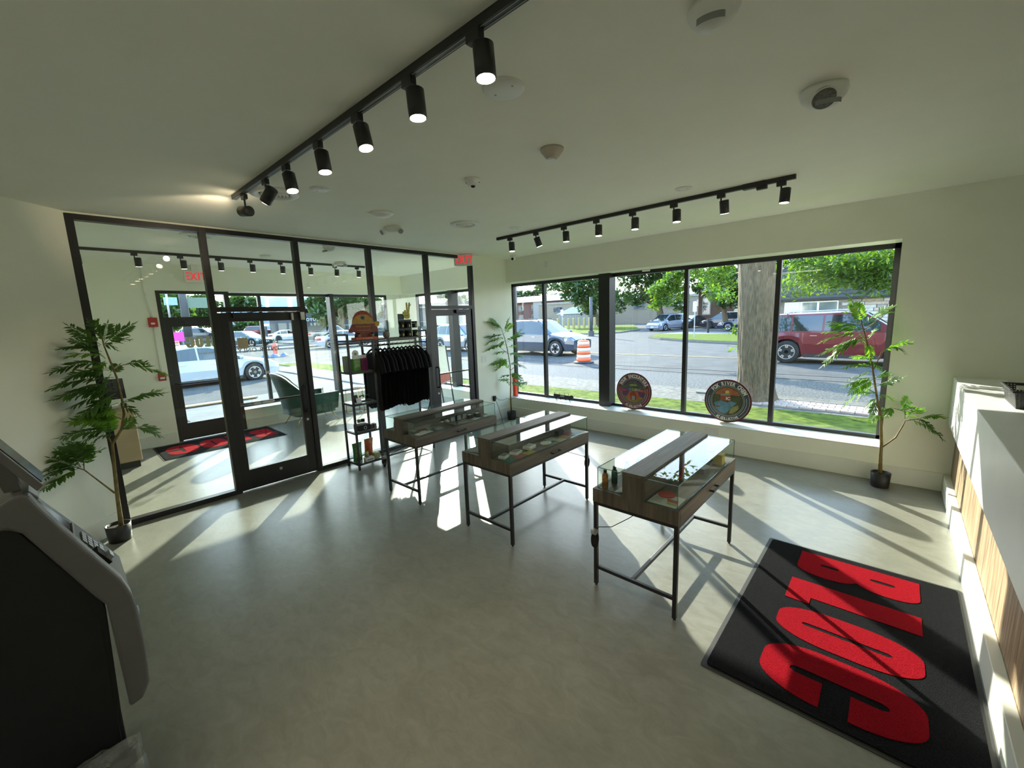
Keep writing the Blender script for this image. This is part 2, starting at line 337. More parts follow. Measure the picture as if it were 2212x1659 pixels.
def window(name, ax, a0, a1, p0, p1, mulls, heavy, z0=SILL, z1=HD, fw=.055, sill=None):
    """ax 'x': window runs along x in the planes y p0..p1; ax 'y': along y in planes x p0..p1"""
    r = sroot(name)
    bx = (lambda a, b, q0, q1, c, d: B(a, b, q0, q1, c, d)) if ax == 'x' else (lambda a, b, q0, q1, c, d: B(q0, q1, a, b, c, d))
    f = MB()
    for a in ((a0, a1, p0, p1, z0, z0 + fw), (a0, a1, p0, p1, z1 - fw, z1), (a0, a0 + fw, p0, p1, z0, z1), (a1 - fw, a1, p0, p1, z0, z1)): f.add(bx(*a))
    ob('window_frame', f, BLK, r)
    s = -1 if ax == 'x' else 1
    for (c, wd) in mulls: ob('mullion', bx(c - wd / 2, c + wd / 2, p0 - .005, p1 + .005, z0 + fw, z1 - fw), BLK, r)
    for (c, wd) in heavy: ob('mullion', bx(c - wd / 2, c + wd / 2, p0 - (.12 if ax == 'x' else .02), p1 + (.02 if ax == 'x' else .12), z0, z1), BLK, r, bevel=.004)
    cuts = sorted([(a0 + fw, a0 + fw)] + [(c - wd / 2, c + wd / 2) for c, wd in mulls + heavy] + [(a1 - fw, a1 - fw)])
    pm = (p0 + p1) / 2
    for i in range(len(cuts) - 1):
        ob('pane', bx(cuts[i][1], cuts[i + 1][0], pm - .003, pm + .003, z0 + fw, z1 - fw), GLS, r)
    if sill: ob('window_sill', B(*sill), TRIMW, r, bevel=.004)
    return r
window('window_1', 'x', -.2, 5.5, .36, .42, [(.60, .055), (3.22, .055), (4.37, .055)], [(1.945, .20)], sill=(-.13, 5.5, -.006, .36, SILL - .002, SILL + .012))
window('window_2', 'x', -3.44, -.45, .36, .42, [], [(-1.98, .15)], sill=(-3.49, -.45, -.006, .36, SILL - .002, SILL + .012))
window('window_3', 'y', -3.64, -.24, -3.87, -3.81, [(-3.06, .06)], [(-1.66, .09)], sill=(-3.81, -3.484, -3.64, 0, SILL - .002, SILL + .012))
struct('trim_1', MB().box(-3.86, -3.80, -3.64, -.2, HD - .002, HD + .002), TRIMW)

# glass partition between the shop and the vestibule
X0, X1 = -.085, 0.0
part = sroot('partition_frame')
for (y0, y1) in ((-5.715, -5.655), (-4.732, -4.672), (-3.79, -3.73), (-2.81, -2.75), (-1.833, -1.773), (-.896, -.836)):
    ob('post', B(X0, X1, y0, y1, 0, 2.985), BLK, part, bevel=.002)
for (y0, y1) in ((-5.655, -4.732), (-4.672, -3.79), (-3.73, -2.81), (-2.75, -1.833), (-1.773, -.896)):
    ob('head_rail', B(X0, X1, y0, y1, 2.935, 2.985), BLK, part)
for (y0, y1) in ((-5.655, -4.732), (-3.73, -2.81), (-2.75, -1.833)):
    ob('bottom_rail', B(X0, X1, y0, y1, 0, .055), BLK, part)
    ob('pane', B(-.046, -.040, y0, y1, .055, 2.935), GLP, part)
for (y0, y1) in ((-4.672, -3.79), (-1.773, -.896)):
    ob('transom_rail', B(X0, X1, y0, y1, 2.10, 2.152), BLK, part)
    ob('pane', B(-.046, -.040, y0, y1, 2.152, 2.935), GLP, part)
def glazed_door(name, y0, y1, xa, xb, pull_side, closer=True, zt=2.09, gz0=.25, gz1=1.99, st=.098, bar=True, g=GLP):
    r = sroot(name); a, b = y0 + .004, y1 - .004
    ob('stile', B(xa, xb, a, a + st, .012, zt), BLK, r, bevel=.002); ob('stile', B(xa, xb, b - st, b, .012, zt), BLK, r, bevel=.002)
    ob('top_rail', B(xa, xb, a + st, b - st, gz1, zt), BLK, r); ob('bottom_rail', B(xa, xb, a + st, b - st, .012, gz0), BLK, r)
    xm = (xa + xb) / 2; ob('pane', B(xm - .003, xm + .003, a + st, b - st, gz0, gz1), g, r)
    if bar: ob('push_bar', MB().tube([(xa, a + .03, 1.02), (xa - .06, a + .05, 1.02), (xa - .06, b - .05, 1.02), (xa, b - .03, 1.02)], .014, 10), BLKM, r, smooth=True)
    py = b - .05 if pull_side > 0 else a + .05
    ob('pull_handle', MB().tube([(xb, py, 1.16), (xb + .05, py, 1.15), (xb + .055, py, 1.12), (xb + .055, py, .86), (xb + .05, py, .83), (xb, py, .82)], .011, 10), BLKM, r, smooth=True)
    ob('lock', MB().cyl((xb - .001, py, .72), (xb + .006, py, .72), .016, n=14), M('steel', (.45, .45, .44), .3, 1), r)
    if closer:
        cy = y1 - .22 if pull_side < 0 else y0 + .3
        ob('door_closer', MB().box(xb, xb + .045, cy - .16, cy + .12, 2.03, 2.085).bar((xb + .02, cy, 2.09), (xb + .05, cy + .25, 2.118), .02, .008), BLKM, r)
    return r
d1 = glazed_door('door_1', -4.672, -3.79, -.068, -.022, 1)
ob('door_contact', MB().box(-.022, .012, -3.905, -3.885, 1.99, 2.075).box(.0, .028, -3.80, -3.755, 1.99, 2.085), WHITE, d1, bevel=.003)
ob('kick_plate_screw', MB().cyl((-.022, -4.23, .17), (-.018, -4.23, .17), .018, n=14), M('steel', (.45, .45, .44), .3, 1), d1)
glazed_door('door_2', -1.773, -.896, -.068, -.022, -1)
# street door in the vestibule with transom
r = sroot('door_3')
for (y0, y1, z0, z1) in ((-4.68, -4.62, 0, HD), (-3.72, -3.64, 0, HD), (-4.62, -3.72, HD - .05, HD), (-4.62, -3.72, 2.07, 2.13)):
    ob('door_frame', B(-3.60, -3.51, y0, y1, z0, z1), BLK, r)
ob('stile', B(-3.58, -3.53, -4.616, -4.52, .01, 2.07), BLK, r); ob('stile', B(-3.58, -3.53, -3.82, -3.724, .01, 2.07), BLK, r)
ob('top_rail', B(-3.58, -3.53, -4.52, -3.82, 1.97, 2.07), BLK, r); ob('bottom_rail', B(-3.58, -3.53, -4.52, -3.82, .01, .30), BLK, r)
ob('pane', B(-3.558, -3.552, -4.52, -3.82, .30, 1.97), GLS, r); ob('pane', B(-3.558, -3.552, -4.62, -3.72, 2.13, HD - .05), GLS, r)
ob('push_bar', MB().tube([(-3.53, -4.60, 1.0), (-3.46, -4.57, 1.0), (-3.46, -3.80, 1.0), (-3.53, -3.77, 1.0)], .013, 10), BLKM, r, smooth=True)
ob('door_closer', MB().box(-3.53, -3.48, -4.35, -4.1, 2.0, 2.06).bar((-3.5, -4.2, 2.06), (-3.46, -4.0, 2.09), .02, .01), BLKM, r)
# mirrored lettering printed on the outside of the street door and window
LET = M('cream_vinyl_lettering', (.62, .58, .42), .6, noise=20, amt=.05); LETK = M('black_vinyl_lettering', (.03, .03, .03), .6)
def lettering(s, c, size, mat, parent, fat=0, ax='C', name='lettering', space=1.0, ext=.0015):
    """text read from the street: mirrored when seen from inside (plane x = c.x)"""
    t = text_mb(s, size, ext, fat, 'CENTER', space).xf(basis(c, (0, -1, 0), (0, 0, 1), (-1, 0, 0)))
    return ob(name, t, mat, parent)
# ------------------------------------------------------------------ block letters of the mats, window and sign (2-D outlines)
def blocshapes():
    """four heavy rounded capitals in a unit cell: list of (outer, [slots])"""
    out = {}
    out['B'] = ([(0, 0), (.72, 0)] + [(1 - .28 + .28 * math.sin(a), .26 - .26 * math.cos(a)) for a in [PI * i / 12 for i in range(1, 12)]] + [(.80, .5)] +
                [(.72 + .25 * math.sin(a), .76 - .24 * math.cos(a)) for a in [PI * i / 12 for i in range(1, 12)]] + [(.72, 1), (0, 1)],
                [rrect(.10, .17, .045, 3, .45, .28), rrect(.10, .20, .045, 3, .45, .72)])
    out['L'] = ([(0, 0), (.78, 0), (.78, .2), (.56, .2), (.56, 1), (0, 1)], [])
    out['O'] = (rrect(1.05, 1, .40, 10, .525, .5), [rrect(.09, .62, .044, 4, .525, .5)])
    out['C'] = (rrect(1.05, 1, .40, 10, .525, .5), [])
    return out
def fill2d(outer, holes, z0, z1, to3):
    """solid with slots: built through a 2-D curve so that the slots are really open"""
    cu = bpy.data.curves.new('t', 'CURVE'); cu.dimensions = '2D'; cu.fill_mode = 'BOTH'; cu.extrude = (z1 - z0) / 2
    for pl in [outer] + holes:
        sp = cu.splines.new('POLY'); sp.points.add(len(pl) - 1); sp.use_cyclic_u = True
        for i, p in enumerate(pl): sp.points[i].co = (p[0], p[1], 0, 1)
    o = bpy.data.objects.new('t', cu); col.objects.link(o); dg = bpy.context.evaluated_depsgraph_get(); dg.update()
    me = bpy.data.meshes.new_from_object(o.evaluated_get(dg)); mb = MB()
    mb.v = [tuple(to3(v.co.x, v.co.y, v.co.z + (z0 + z1) / 2)) for v in me.vertices]; mb.f = [tuple(p.vertices) for p in me.polygons]
    bpy.data.objects.remove(o); bpy.data.curves.remove(cu); bpy.data.meshes.remove(me); return mb
BS = blocshapes()
def bloc(letter, x0, w, y0, h, z0, z1, to3):
    o, hs = BS[letter]; wid = {'B': 1.0, 'L': .78, 'O': 1.05, 'C': 1.05}[letter]
    f = lambda p: (x0 + p[0] / wid * w, y0 + p[1] * h)
    if letter == 'C':     # a slot that opens to the right between the two arms
        n = len(o); arm = []
        q = [f(p) for p in o]
        s0, s1 = .44, .54; cx0 = .48
        right = x0 + w
        # rebuild the outline: the ring of the O with a mouth cut in from the right
        pts = rrect(1.05, 1, .40, 10, .525, .5)
        up = [p for p in pts if p[1] >= .5 + .085]; lo = [p for p in pts if p[1] < .5 - .085]
        # order: start at the upper lip, go over the top counter-clockwise to the lower lip, then back along the slot
        pts2 = sorted(up, key=lambda p: math.atan2(p[1] - .5, p[0] - .525)) + [p for p in sorted(lo, key=lambda p: (math.atan2(p[1] - .5, p[0] - .525)) % (2 * PI))]
        lips = [(1.05, .585)] + pts2 + [(1.05, .415), (.60, .415), (.60, .24), (.565, .20), (.51, .20), (.475, .24), (.475, .76), (.51, .80), (.565, .80), (.60, .76), (.60, .585)]
        return fill2d([f(p) for p in lips], [], z0, z1, to3)
    return fill2d([f(p) for p in o], [[f(p) for p in hh] for hh in hs], z0, z1, to3)
def door_mat(x0, x1, y0, y1, lx0, lx1, ly, label):
    """ly: (far y, near y) of each letter; letters stand with their tops towards +x and read towards -y"""
    r = root('door_mat', ((x0 + x1) / 2, (y0 + y1) / 2, 0), label, 'mat')
    ob('rubber_border', MB().prism(rrect(x1 - x0, y1 - y0, .02, 3, (x0 + x1) / 2, (y0 + y1) / 2), 0.0, .004), RUB, r)
    ob('pile', MB().prism(rrect(x1 - x0 - .05, y1 - y0 - .05, .02, 3, (x0 + x1) / 2, (y0 + y1) / 2), .004, .011), PILEB, r, label='black carpet pile field of the mat')
    for ch, (a, b) in zip('BLOC', ly):
        mb = bloc(ch, 0, a - b, 0, lx1 - lx0, .011, .0135, lambda x, y, z: (lx0 + y, a - x, z))
        ob('letter', mb, PILER, r, label='red pile letter %s on the mat' % ch)
    return r
door_mat(4.875, 5.995, -3.80, -2.08, 5.116, 5.785, [(-2.168, -2.49), (-2.60, -2.87), (-2.925, -3.265), (-3.31, -3.71)],
         'black floor mat with red letters lying beside the white counter')
door_mat(-3.39, -2.36, -5.06, -3.32, -3.18, -2.55, [(-3.42, -3.74), (-3.83, -4.10), (-4.14, -4.50), (-4.54, -4.95)],
         'black floor mat with red letters inside the vestibule street door')
sd_ = bpy.data.objects['door_3']
for ch, (a, b) in zip('BLOC', [(-3.87, -4.0), (-4.01, -4.10), (-4.11, -4.23), (-4.24, -4.37)]):
    ob('lettering', bloc(ch, 0, a - b, 0, .19, 0, .002, lambda x, y, z: (-3.562 - z, a - x, 1.60 + y)), LET, sd_)
lettering('STORE HOURS', (-3.563, -4.08, 1.49), .042, LET, sd_, .001)
win3 = bpy.data.objects['window_3']
for zz in (1.62, 1.47): lettering('ENTER ONLY', (-3.845, -3.16, zz), .115, LETK, win3, .001, space=1.1)
ob('notice_sheet', B(-3.836, -3.832, -3.52, -3.34, 1.52, 1.72), M('tan_paper', (.42, .30, .18), .8, noise=8, amt=.1), win3, label='tan paper notice taped to the glass')

# ------------------------------------------------------------------ service counter
ct = root('service_counter', (6.3, -4.0, 0), 'long white and oak service counter along the right wall', 'counter')
ob('plinth', MB().box(6.0, 6.05, -8.6, -.018, 0, BBH - .01), TRIMW, ct, bevel=.004)
y = -.018; i = 0
while y > -8.5:
    wv = .40; y2 = max(-8.6, y - wv); ob('panel', B(6.05, 6.075, y2 + .002, y, BBH - .02, .74), PLANK, ct, bevel=.0015); y = y2; i += 1
ob('carcass', MB().box(6.075, 6.9, -8.6, -.018, .0, .70), M('grey_carcass_board', (.3, .3, .29), .6), ct)
ob('apron', MB().box(5.98, 6.32, -8.6, -.004, .73, 1.19), COUNTER, ct, bevel=.006)
ob('worktop', MB().box(6.32, 6.95, -8.6, -.004, .70, .74), COUNTER, ct, bevel=.003)
# woven plastic basket
bk = root('storage_basket', (6.27, -1.42, 1.19), 'black woven plastic basket with side handles on the counter', 'basket')
def basket():
    mb = MB(); w0, w1, l0, l1, h = .10, .118, .20, .235, .118
    def wall(p0, p1, q0, q1, nu, nv, solid):
        P0, P1, Q0, Q1 = map(Vector, (p0, p1, q0, q1))
        for i in range(nu):
            for j in range(nv):
                def pt(u, v): return (P0.lerp(P1, u)).lerp(Q0.lerp(Q1, u), v)
                u0, u1, v0, v1 = i / nu, (i + 1) / nu, j / nv, (j + 1) / nv
                if solid(i, j, nu, nv): mb.quad(pt(u0, v0), pt(u1, v0), pt(u1, v1), pt(u0, v1))
                else:
                    a, b_ = .28, .34; uu0 = u0 + (u1 - u0) * a; uu1 = u1 - (u1 - u0) * a; vv0 = v0 + (v1 - v0) * b_; vv1 = v1 - (v1 - v0) * b_
                    for A in ((u0, u1, v0, vv0), (u0, u1, vv1, v1), (u0, uu0, vv0, vv1), (uu1, u1, vv0, vv1)): mb.quad(pt(A[0], A[2]), pt(A[1], A[2]), pt(A[1], A[3]), pt(A[0], A[3]))
    c = lambda sx, sy, t: (sx * (w0 + (w1 - w0) * t), sy * (l0 + (l1 - l0) * t), h * t)
    def handle(i, j, nu, nv): return False
    for sx in (-1, 1): wall(c(sx, -1, 0), c(sx, 1, 0), c(sx, -1, 1), c(sx, 1, 1), 26, 9, lambda i, j, a, b: j < 1)
    for sy in (-1, 1):
        wall(c(-1, sy, 0), c(1, sy, 0), c(-1, sy, .62), c(1, sy, .62), 13, 6, lambda i, j, a, b: j < 1)
        wall(c(-1, sy, .62), c(-.45, sy, .62), c(-1, sy, 1), c(-.45, sy, 1), 4, 3, lambda i, j, a, b: False)
        wall(c(.45, sy, .62), c(1, sy, .62), c(.45, sy, 1), c(1, sy, 1), 4, 3, lambda i, j, a, b: False)
        wall(c(-.45, sy, .88), c(.45, sy, .88), c(-.45, sy, 1), c(.45, sy, 1), 1, 1, lambda i, j, a, b: True)
    mb.box(-w0, w0, -l0, l0, 0, .004)
    return mb
BASK = M('black_woven_plastic', (.016, .018, .019), .45, noise=60, amt=.2)
ob('woven_body', basket(), BASK, bk, local=True)
rim = MB(); q = [(s * (.118 + .004), t * (.235 + .004), .118) for s, t in ((-1, -1), (1, -1), (1, 1), (-1, 1))]
for i in range(4): rim.bar(q[i], q[(i + 1) % 4], .012, .010)
ob('rim', rim, BASK, bk, local=True)

# ------------------------------------------------------------------ ceiling and wall fittings
def ceil_disc(name, x, y, r, h, label, cat='cover plate', group=None, mat=WHITE, screws=True):
    t = root(name, (x, y, H), label, cat, group)
    ob('cover', MB().lathe([(r, 0), (r, -h * .4), (r * .93, -h), (1e-5, -h)], n=36), mat, t, True, local=True)
    if screws:
        for s in (-.55, .55): ob('screw', MB().cyl((s * r, 0, -h - .001), (s * r, 0, -h + .001), .006, n=8), GREYP, t, local=True)
    return t
ceil_disc('ceiling_cover_plate', 4.065, -4.343, .10, .012, 'large round white blank plate on the ceiling beside the near track')
ceil_disc('ceiling_cover_plate', 2.013, -4.326, .075, .008, 'small flat white ceiling plate right of the round air vent')
ceil_disc('ceiling_cover_plate', 1.991, -1.951, .07, .008, 'small white ceiling plate near the far end of the window track')
ceil_disc('ceiling_cover_plate', 4.03, -1.983, .07, .008, 'small white ceiling plate above the middle of the window track')
def diffuser(x, y, r, label):
    t = root('air_diffuser', (x, y, H), label, 'air vent')
    ob('rim', MB().lathe([(r, 0), (r * .98, -.012), (r * .72, -.022), (r * .62, -.010), (r * .62, 0)], n=40), WHITE, t, True, local=True)
    ob('throat', MB().lathe([(r * .62, -.001), (1e-5, -.001)], n=30), MATB, t, local=True)
    for k, f in enumerate((.52, .38, .24)):
        ob('ring', MB().lathe([(r * (f + .05), -.006), (r * f, -.026), (r * (f - .03), -.024), (r * (f + .02), -.004)], n=32), WHITE, t, True, local=True)
    ob('hub', MB().lathe([(r * .13, -.004), (r * .10, -.03), (1e-5, -.032)], n=20), WHITE, t, True, local=True)
diffuser(1.67, -4.545, .185, 'round white air vent beside the far end of the near light track')
diffuser(1.78, -2.575, .165, 'round white air vent in front of the glass partition')
diffuser(-.56, -4.62, .175, 'round white air vent on the vestibule ceiling')
t = root('heat_detector', (3.775, -3.578, H), 'beige cone-shaped heat detector on the ceiling', 'detector')
BEIGE = M('beige_plastic', (.50, .44, .38), .45, noise=6, amt=.04)
ob('housing', MB().lathe([(.078, 0), (.075, -.012), (.045, -.050), (.030, -.058), (1e-5, -.058)], n=28), BEIGE, t, True, local=True)
ob('sensor', MB().lathe([(.028, -.058), (.028, -.064), (.034, -.068), (.034, -.073), (1e-5, -.073)], n=20), WHITE, t, local=True)
t = root('smoke_detector', (-1.748, -3.533, H), 'white smoke detector on the vestibule ceiling', 'detector')
ob('housing', MB().lathe([(.075, 0), (.072, -.016), (.05, -.04), (1e-5, -.045)], n=24), WHITE, t, True, local=True)
t = root('dome_camera', (2.994, -3.561, H), 'small white dome camera on the ceiling beyond the near light track', 'camera')
ob('housing', MB().lathe([(.062, 0), (.062, -.016), (.045, -.042), (.030, -.050), (1e-5, -.050)], n=28), WHITE, t, True, local=True)
ob('lens', MB().ball((0, 0, -.05), .018, .018, .014), MATB, t, True, local=True)
for a in (.4, 2.2, 4.1): ob('vent_hole', MB().ball((.052 * math.cos(a), .052 * math.sin(a), -.03), .005, n=6, m=4), MATB, t, local=True)
t = root('access_point', (1.64, -3.545, H), 'shallow white wireless access point dish on the ceiling', 'access point')
ob('dish', MB().lathe([(.115, 0), (.11, -.012), (.06, -.038), (1e-5, -.040)], n=36), WHITE, t, True, local=True)
def twin_head(x, y, label, rz=0):
    t = root('emergency_light', (x, y, H), label, 'emergency light', rz=rz)
    ob('housing', MB().lathe([(.10, 0), (.10, -.02), (.06, -.055), (1e-5, -.06)], n=24, sx=1.0, sy=.7), WHITE, t, True, local=True)
    for s in (-1, 1): ob('lamp_head', MB().cyl((s * .075, 0, -.03), (s * .115, -.05, -.065), .028, .034, n=16), WHITE, t, True, local=True); ob('lens', MB().cyl((s * .115, -.05, -.065), (s * .117, -.0525, -.067), .027, n=14), GREYP, t, local=True)
twin_head(1.156, -3.121, 'white twin-head emergency light on the ceiling before the partition', .6)
twin_head(-1.854, -2.292, 'white twin-head emergency light on the vestibule ceiling', .6)
def strobe(x, y, label, rz, lens=True, s=1.0):
    t = root('alarm_dome', (x, y, H), label, 'alarm', rz=rz)
    ob('housing', MB().lathe([(.10 * s, 0), (.105 * s, -.02), (.095 * s, -.05 * s), (.06 * s, -.085 * s), (1e-5, -.095 * s)], n=32, sx=1.0, sy=.82), WHITE, t, True, local=True)
    if lens:
        ob('grille', MB().cyl((-.01, -.045, -.055), (-.012, -.060, -.078), .050, .048, n=24), M('grey_speaker_mesh', (.16, .165, .15), .7, noise=90, amt=.4), t, local=True)
        ob('grille_ring', MB().tube([(-.011 + .052 * math.cos(a), -.052 + .042 * math.sin(a), -.066 - .030 * math.sin(a)) for a in [2 * PI * i / 24 for i in range(25)]], .004, 6), WHITE, t, True, local=True)
    ob('visor', MB().grid(lambda u, v: (.06 * math.cos(PI * (.15 + .7 * u)) * s, -.065 - .03 * math.sin(PI * (.15 + .7 * u)) * s, -.085 * s - .022 * v), 10, 1), GREYP, t, local=True)
strobe(5.168, -3.182, 'white oval ceiling alarm with a round grey grille', .4)
strobe(4.96, -4.20, 'white ceiling alarm dome cut by the top of the picture', .2, False, .85)
strobe(-.381, -3.166, 'white alarm dome on the vestibule ceiling', .3, False, .9)
t = root('turret_camera', (.447, -.277, H), 'white turret camera on the ceiling in the far corner', 'camera')
ob('base', MB().lathe([(.055, 0), (.055, -.018), (.04, -.03), (1e-5, -.03)], n=24), WHITE, t, True, local=True)
ob('eyeball', MB().ball((0, 0, -.055), .040, n=18, m=12), WHITE, t, True, local=True)
ob('lens', MB().cyl((.012, -.026, -.067), (.018, -.040, -.074), .022, n=16), MATB, t, local=True)
def exit_sign(c, nx, label, mirror=False):
    """box sign hung from the ceiling with its face towards +nx"""
    t = root('exit_sign', (c[0], c[1], H), label, 'sign')
    x, y, z = c; ux = Vector(nx).normalized(); sx = Vector((0, 0, 1)).cross(ux)
    def bx(a, b, h0, h1, d0, d1): 
        pts = []
        for zz in (h0, h1):
            for (aa, dd) in ((a, d0), (b, d0), (b, d1), (a, d1)): pts.append(Vector((x, y, z + zz)) + sx * aa + ux * dd)
        return MB().hexa(pts)
    ob('housing', bx(-.15, .15, -.095, .095, -.022, .022), WHITE, t, bevel=.010)
    ob('canopy', bx(-.05, .05, .095, H - z, -.03, .03), WHITE, t, bevel=.004)
    RD = M('red_exit_letters', (.62, .03, .04), .5, emit=(.8, .03, .04), es=.25)
    ob('lettering', text_mb('EXIT', .165, .001, .004, 'CENTER', 1.12).xf(Matrix.Translation(Vector((x, y, z)) + ux * .0235) @ basis((0, 0, 0), sx, (0, 0, 1), ux) @ Matrix.Diagonal((.82, 1.05, 1, 1))), RD, t)
    ob('mounting_plate', bx(-.158, -.128, -.088, .088, -.018, .026), WHITE, t)
exit_sign((.06, -1.09, 2.90), (.62, -.78, 0), 'white exit sign with red letters hanging at the right partition door')
exit_sign((-3.40, -4.12, 2.80), (1, -.05, 0), 'white exit sign with red letters above the street door')

LENS = M('lit_spot_lens', (1, .9, .7), .4, emit=(1, .83, .55), es=16.0)
LENSD = M('lit_spot_lens_soft', (1, .95, .85), .4, emit=(1, .93, .80), es=5.0)
def track(name, a, b, label, jb=None):
    t = root(name, ((a[0] + b[0]) / 2, (a[1] + b[1]) / 2, H), label, 'light track')
    ob('rail', MB().bar((a[0], a[1], H - .017), (b[0], b[1], H - .017), .036, .034), BLKM, t)
    d = (Vector((b[0], b[1], 0)) - Vector((a[0], a[1], 0))).normalized()
    sl = Vector((-d.y, d.x, 0)) * .009
    for s in (-1, 1): ob('conductor_slot', MB().bar(Vector((a[0], a[1], H - .0345)) + sl * s, Vector((b[0], b[1], H - .0345)) + sl * s, .004, .002), GREYP, t)
    if jb: ob('feed_box', MB().bar((jb[0] - .09 * d.x, jb[1] - .09 * d.y, H - .02), (jb[0] + .09 * d.x, jb[1] + .09 * d.y, H - .02), .06, .045), BLKM, t, bevel=.004); ob('power_adapter', MB().bar((jb[0] + .02, jb[1], H - .05), (jb[0] + .10, jb[1], H - .05), .034, .03), BLKM, t)
    return t
track('track_rail', (1.40, -4.765), (6.6, -4.73), 'long black light track running from the camera towards the partition')
track('track_rail', (1.40, -1.65), (4.82, -1.65), 'black light track on the ceiling along the street windows', (4.516, -1.65))
track('track_rail', (-2.17, -6.2), (-2.17, -1.66), 'black light track across the vestibule ceiling')
def spot(x, y, label, group, d=(1, 0), aim=(0, 0, -1), mat=LENS, power=0, offs=.045, cone=62):
    """d: along the track; the lamp body hangs beside its stem, shining along aim"""
    t = root('spotlight', (x, y, H), label, 'spotlight', group)
    dx_, dy_ = d
    ob('adapter', MB().bar((-.035 * dx_, -.035 * dy_, -.052), (.035 * dx_, .035 * dy_, -.052), .032, .036), BLKM, t, local=True, bevel=.003)
    ob('stem', MB().cyl((0, 0, -.065), (0, 0, -.125), .007, n=8), BLKM, t, local=True)
    A = Vector(aim).normalized(); c = Vector((offs * dx_, offs * dy_, -.148))
    if A.z > -.6: c = Vector((0, 0, -.160))
    p0 = c - A * .055; p1 = c + A * .060
    ob('lamp_body', MB().tube([p0, p0 + A * .004, p1 - A * .001, p1], [.034, .039, .039, .0375], 28, cap=False).lathe([(1e-5, 0), (.034, 0)], n=1) if False else MB().tube([p0, p0 + A * .004, p1], [.034, .039, .039], 28), BLKM, t, True, local=True)
    ob('lens', MB().cyl(p1 + A * .0005, p1 + A * .0025, .034, n=24), mat, t, local=True)
    if power:
        l = bpy.data.lights.new('spot_beam', 'SPOT'); l.energy = power; l.color = (1, .80, .55); l.spot_size = math.radians(cone); l.spot_blend = .7; l.shadow_soft_size = .03
        lo = bpy.data.objects.new('spot_beam', l); col.objects.link(lo); lo.parent = t; lo.location = p1 + A * .01; lo.rotation_euler = (-A).to_track_quat('Z', 'Y').to_euler()
    return t
g = 'spotlights on the near ceiling track'
for x, aim, lab in ((5.0, (0, 0, -1), 'black spotlight cut by the top edge, nearest on the near track'), (4.302, (.05, .02, -1), 'large black spotlight, second nearest on the near track'),
                    (3.881, (.05, .03, -1), 'black spotlight third from the camera on the near track'), (3.426, (.22, .05, -1), 'black spotlight fourth from the camera on the near track'),
                    (2.968, (.12, .05, -1), 'black spotlight fifth from the camera on the near track'), (2.481, (.22, .05, -1), 'black spotlight sixth from the camera on the near track'),
                    (2.09, (-.75, -.3, -.75), 'black spotlight tilted left in front of the round air vent'), (1.605, (-1, -.25, .12), 'black spotlight turned level at the far end of the near track')):
    spot(x, -4.752, lab, g, (1, 0), aim, LENS, 7)
g = 'spotlights on the window track'
for x, aim, lit, nm in ((1.631, (.05, 0, -1), 1, 'first'), (2.075, (.2, .3, -1), 0, 'second'), (2.503, (0, .05, -1), 1, 'third'), (2.945, (0, 0, -1), 1, 'fourth'), (3.381, (0, 0, -1), 1, 'fifth'),
                    (3.816, (.02, 0, -1), 1, 'sixth'), (4.249, (0, .25, -1), 0, 'seventh'), (4.72, (-.05, 0, -1), 1, 'eighth')):
    spot(x, -1.65, 'small black spotlight, %s from the left on the window track' % nm, g, (1, 0), aim, LENSD, 4 if lit else 0, .03)
g = 'spotlights on the vestibule track'
for y, nm in ((-5.60, 'first'), (-5.02, 'second'), (-4.52, 'third'), (-4.06, 'fourth'), (-3.63, 'fifth'), (-3.18, 'sixth'), (-2.72, 'seventh'), (-2.25, 'eighth'), (-1.82, 'ninth')):
    spot(-2.17, y, 'small black spotlight, %s from the left on the vestibule track' % nm, g, (0, 1), (-.25, .05, -1), LENSD, 0, .03)

# small fittings on the walls
t = root('wall_sensor', (.963, 0, 2.80), 'small white sensor box high on the wall above the windows', 'sensor')
ob('housing', B(.93, .995, -.022, -.0002, 2.755, 2.86), WHITE, t, bevel=.006)
t = root('magnetic_contact', (2.62, .33, HD), 'small white contact under the window head', 'sensor')
ob('housing', B(2.57, 2.68, .30, .345, HD - .028, HD - .0002), WHITE, t, bevel=.004)
t = root('outlet_plate', (0, -.673, 1.19), 'white double switch plate on the wall beside the right partition door', 'switch')
ob('plate', B(.0002, .006, -.73, -.60, 1.13, 1.25), WHITE, t, bevel=.002)
for yy in (-.695, -.635): ob('rocker', B(.006, .010, yy - .014, yy + .014, 1.16, 1.22), WHITE, t, bevel=.002)
t = root('floor_outlet', (3.75, 0, .27), 'white blank plate on the wall below the windows', 'outlet')
ob('plate', B(3.66, 3.84, -.008, -.0002, .205, .335), WHITE, t, bevel=.002)
t = root('power_adapter', (0, -.468, .43), 'black power adapter plugged into the wall by the corner plant', 'adapter')
ob('socket_plate', B(.0002, .006, -.505, -.435, .37, .49), WHITE, t, bevel=.002); ob('plug', B(.006, .05, -.495, -.44, .40, .475), MATB, t, bevel=.005); ob('plug', B(.006, .04, -.485, -.452, .375, .399), MATB, t, bevel=.003)
props(ob('power_cable', MB().tube([(.045, -.47, .41), (.10, -.46, .30), (.13, -.44, .16), (.18, -.44, .04), (.24, -.5, .008), (.6, -.8, .008), (1.0, -1.6, .008), (1.35, -2.3, .008)], .004, 6), MATB, None, True), 'thin black cable running from the adapter down behind the corner plant', 'cable')
props(ob('power_cable', MB().tube([(.03, -.45, .46), (.06, -.38, .385), (.09, -.30, .375), (.12, -.24, .40), (.16, -.16, .37), (.22, -.05, .42), (.25, .02, .385)], .0035, 6), MATB, None, True), 'thin black cable looping from the adapter to the window sill', 'cable')
t = root('horn_strobe', (-3.49, -4.77, 2.05), 'red fire alarm box on the wall left of the street door', 'alarm')
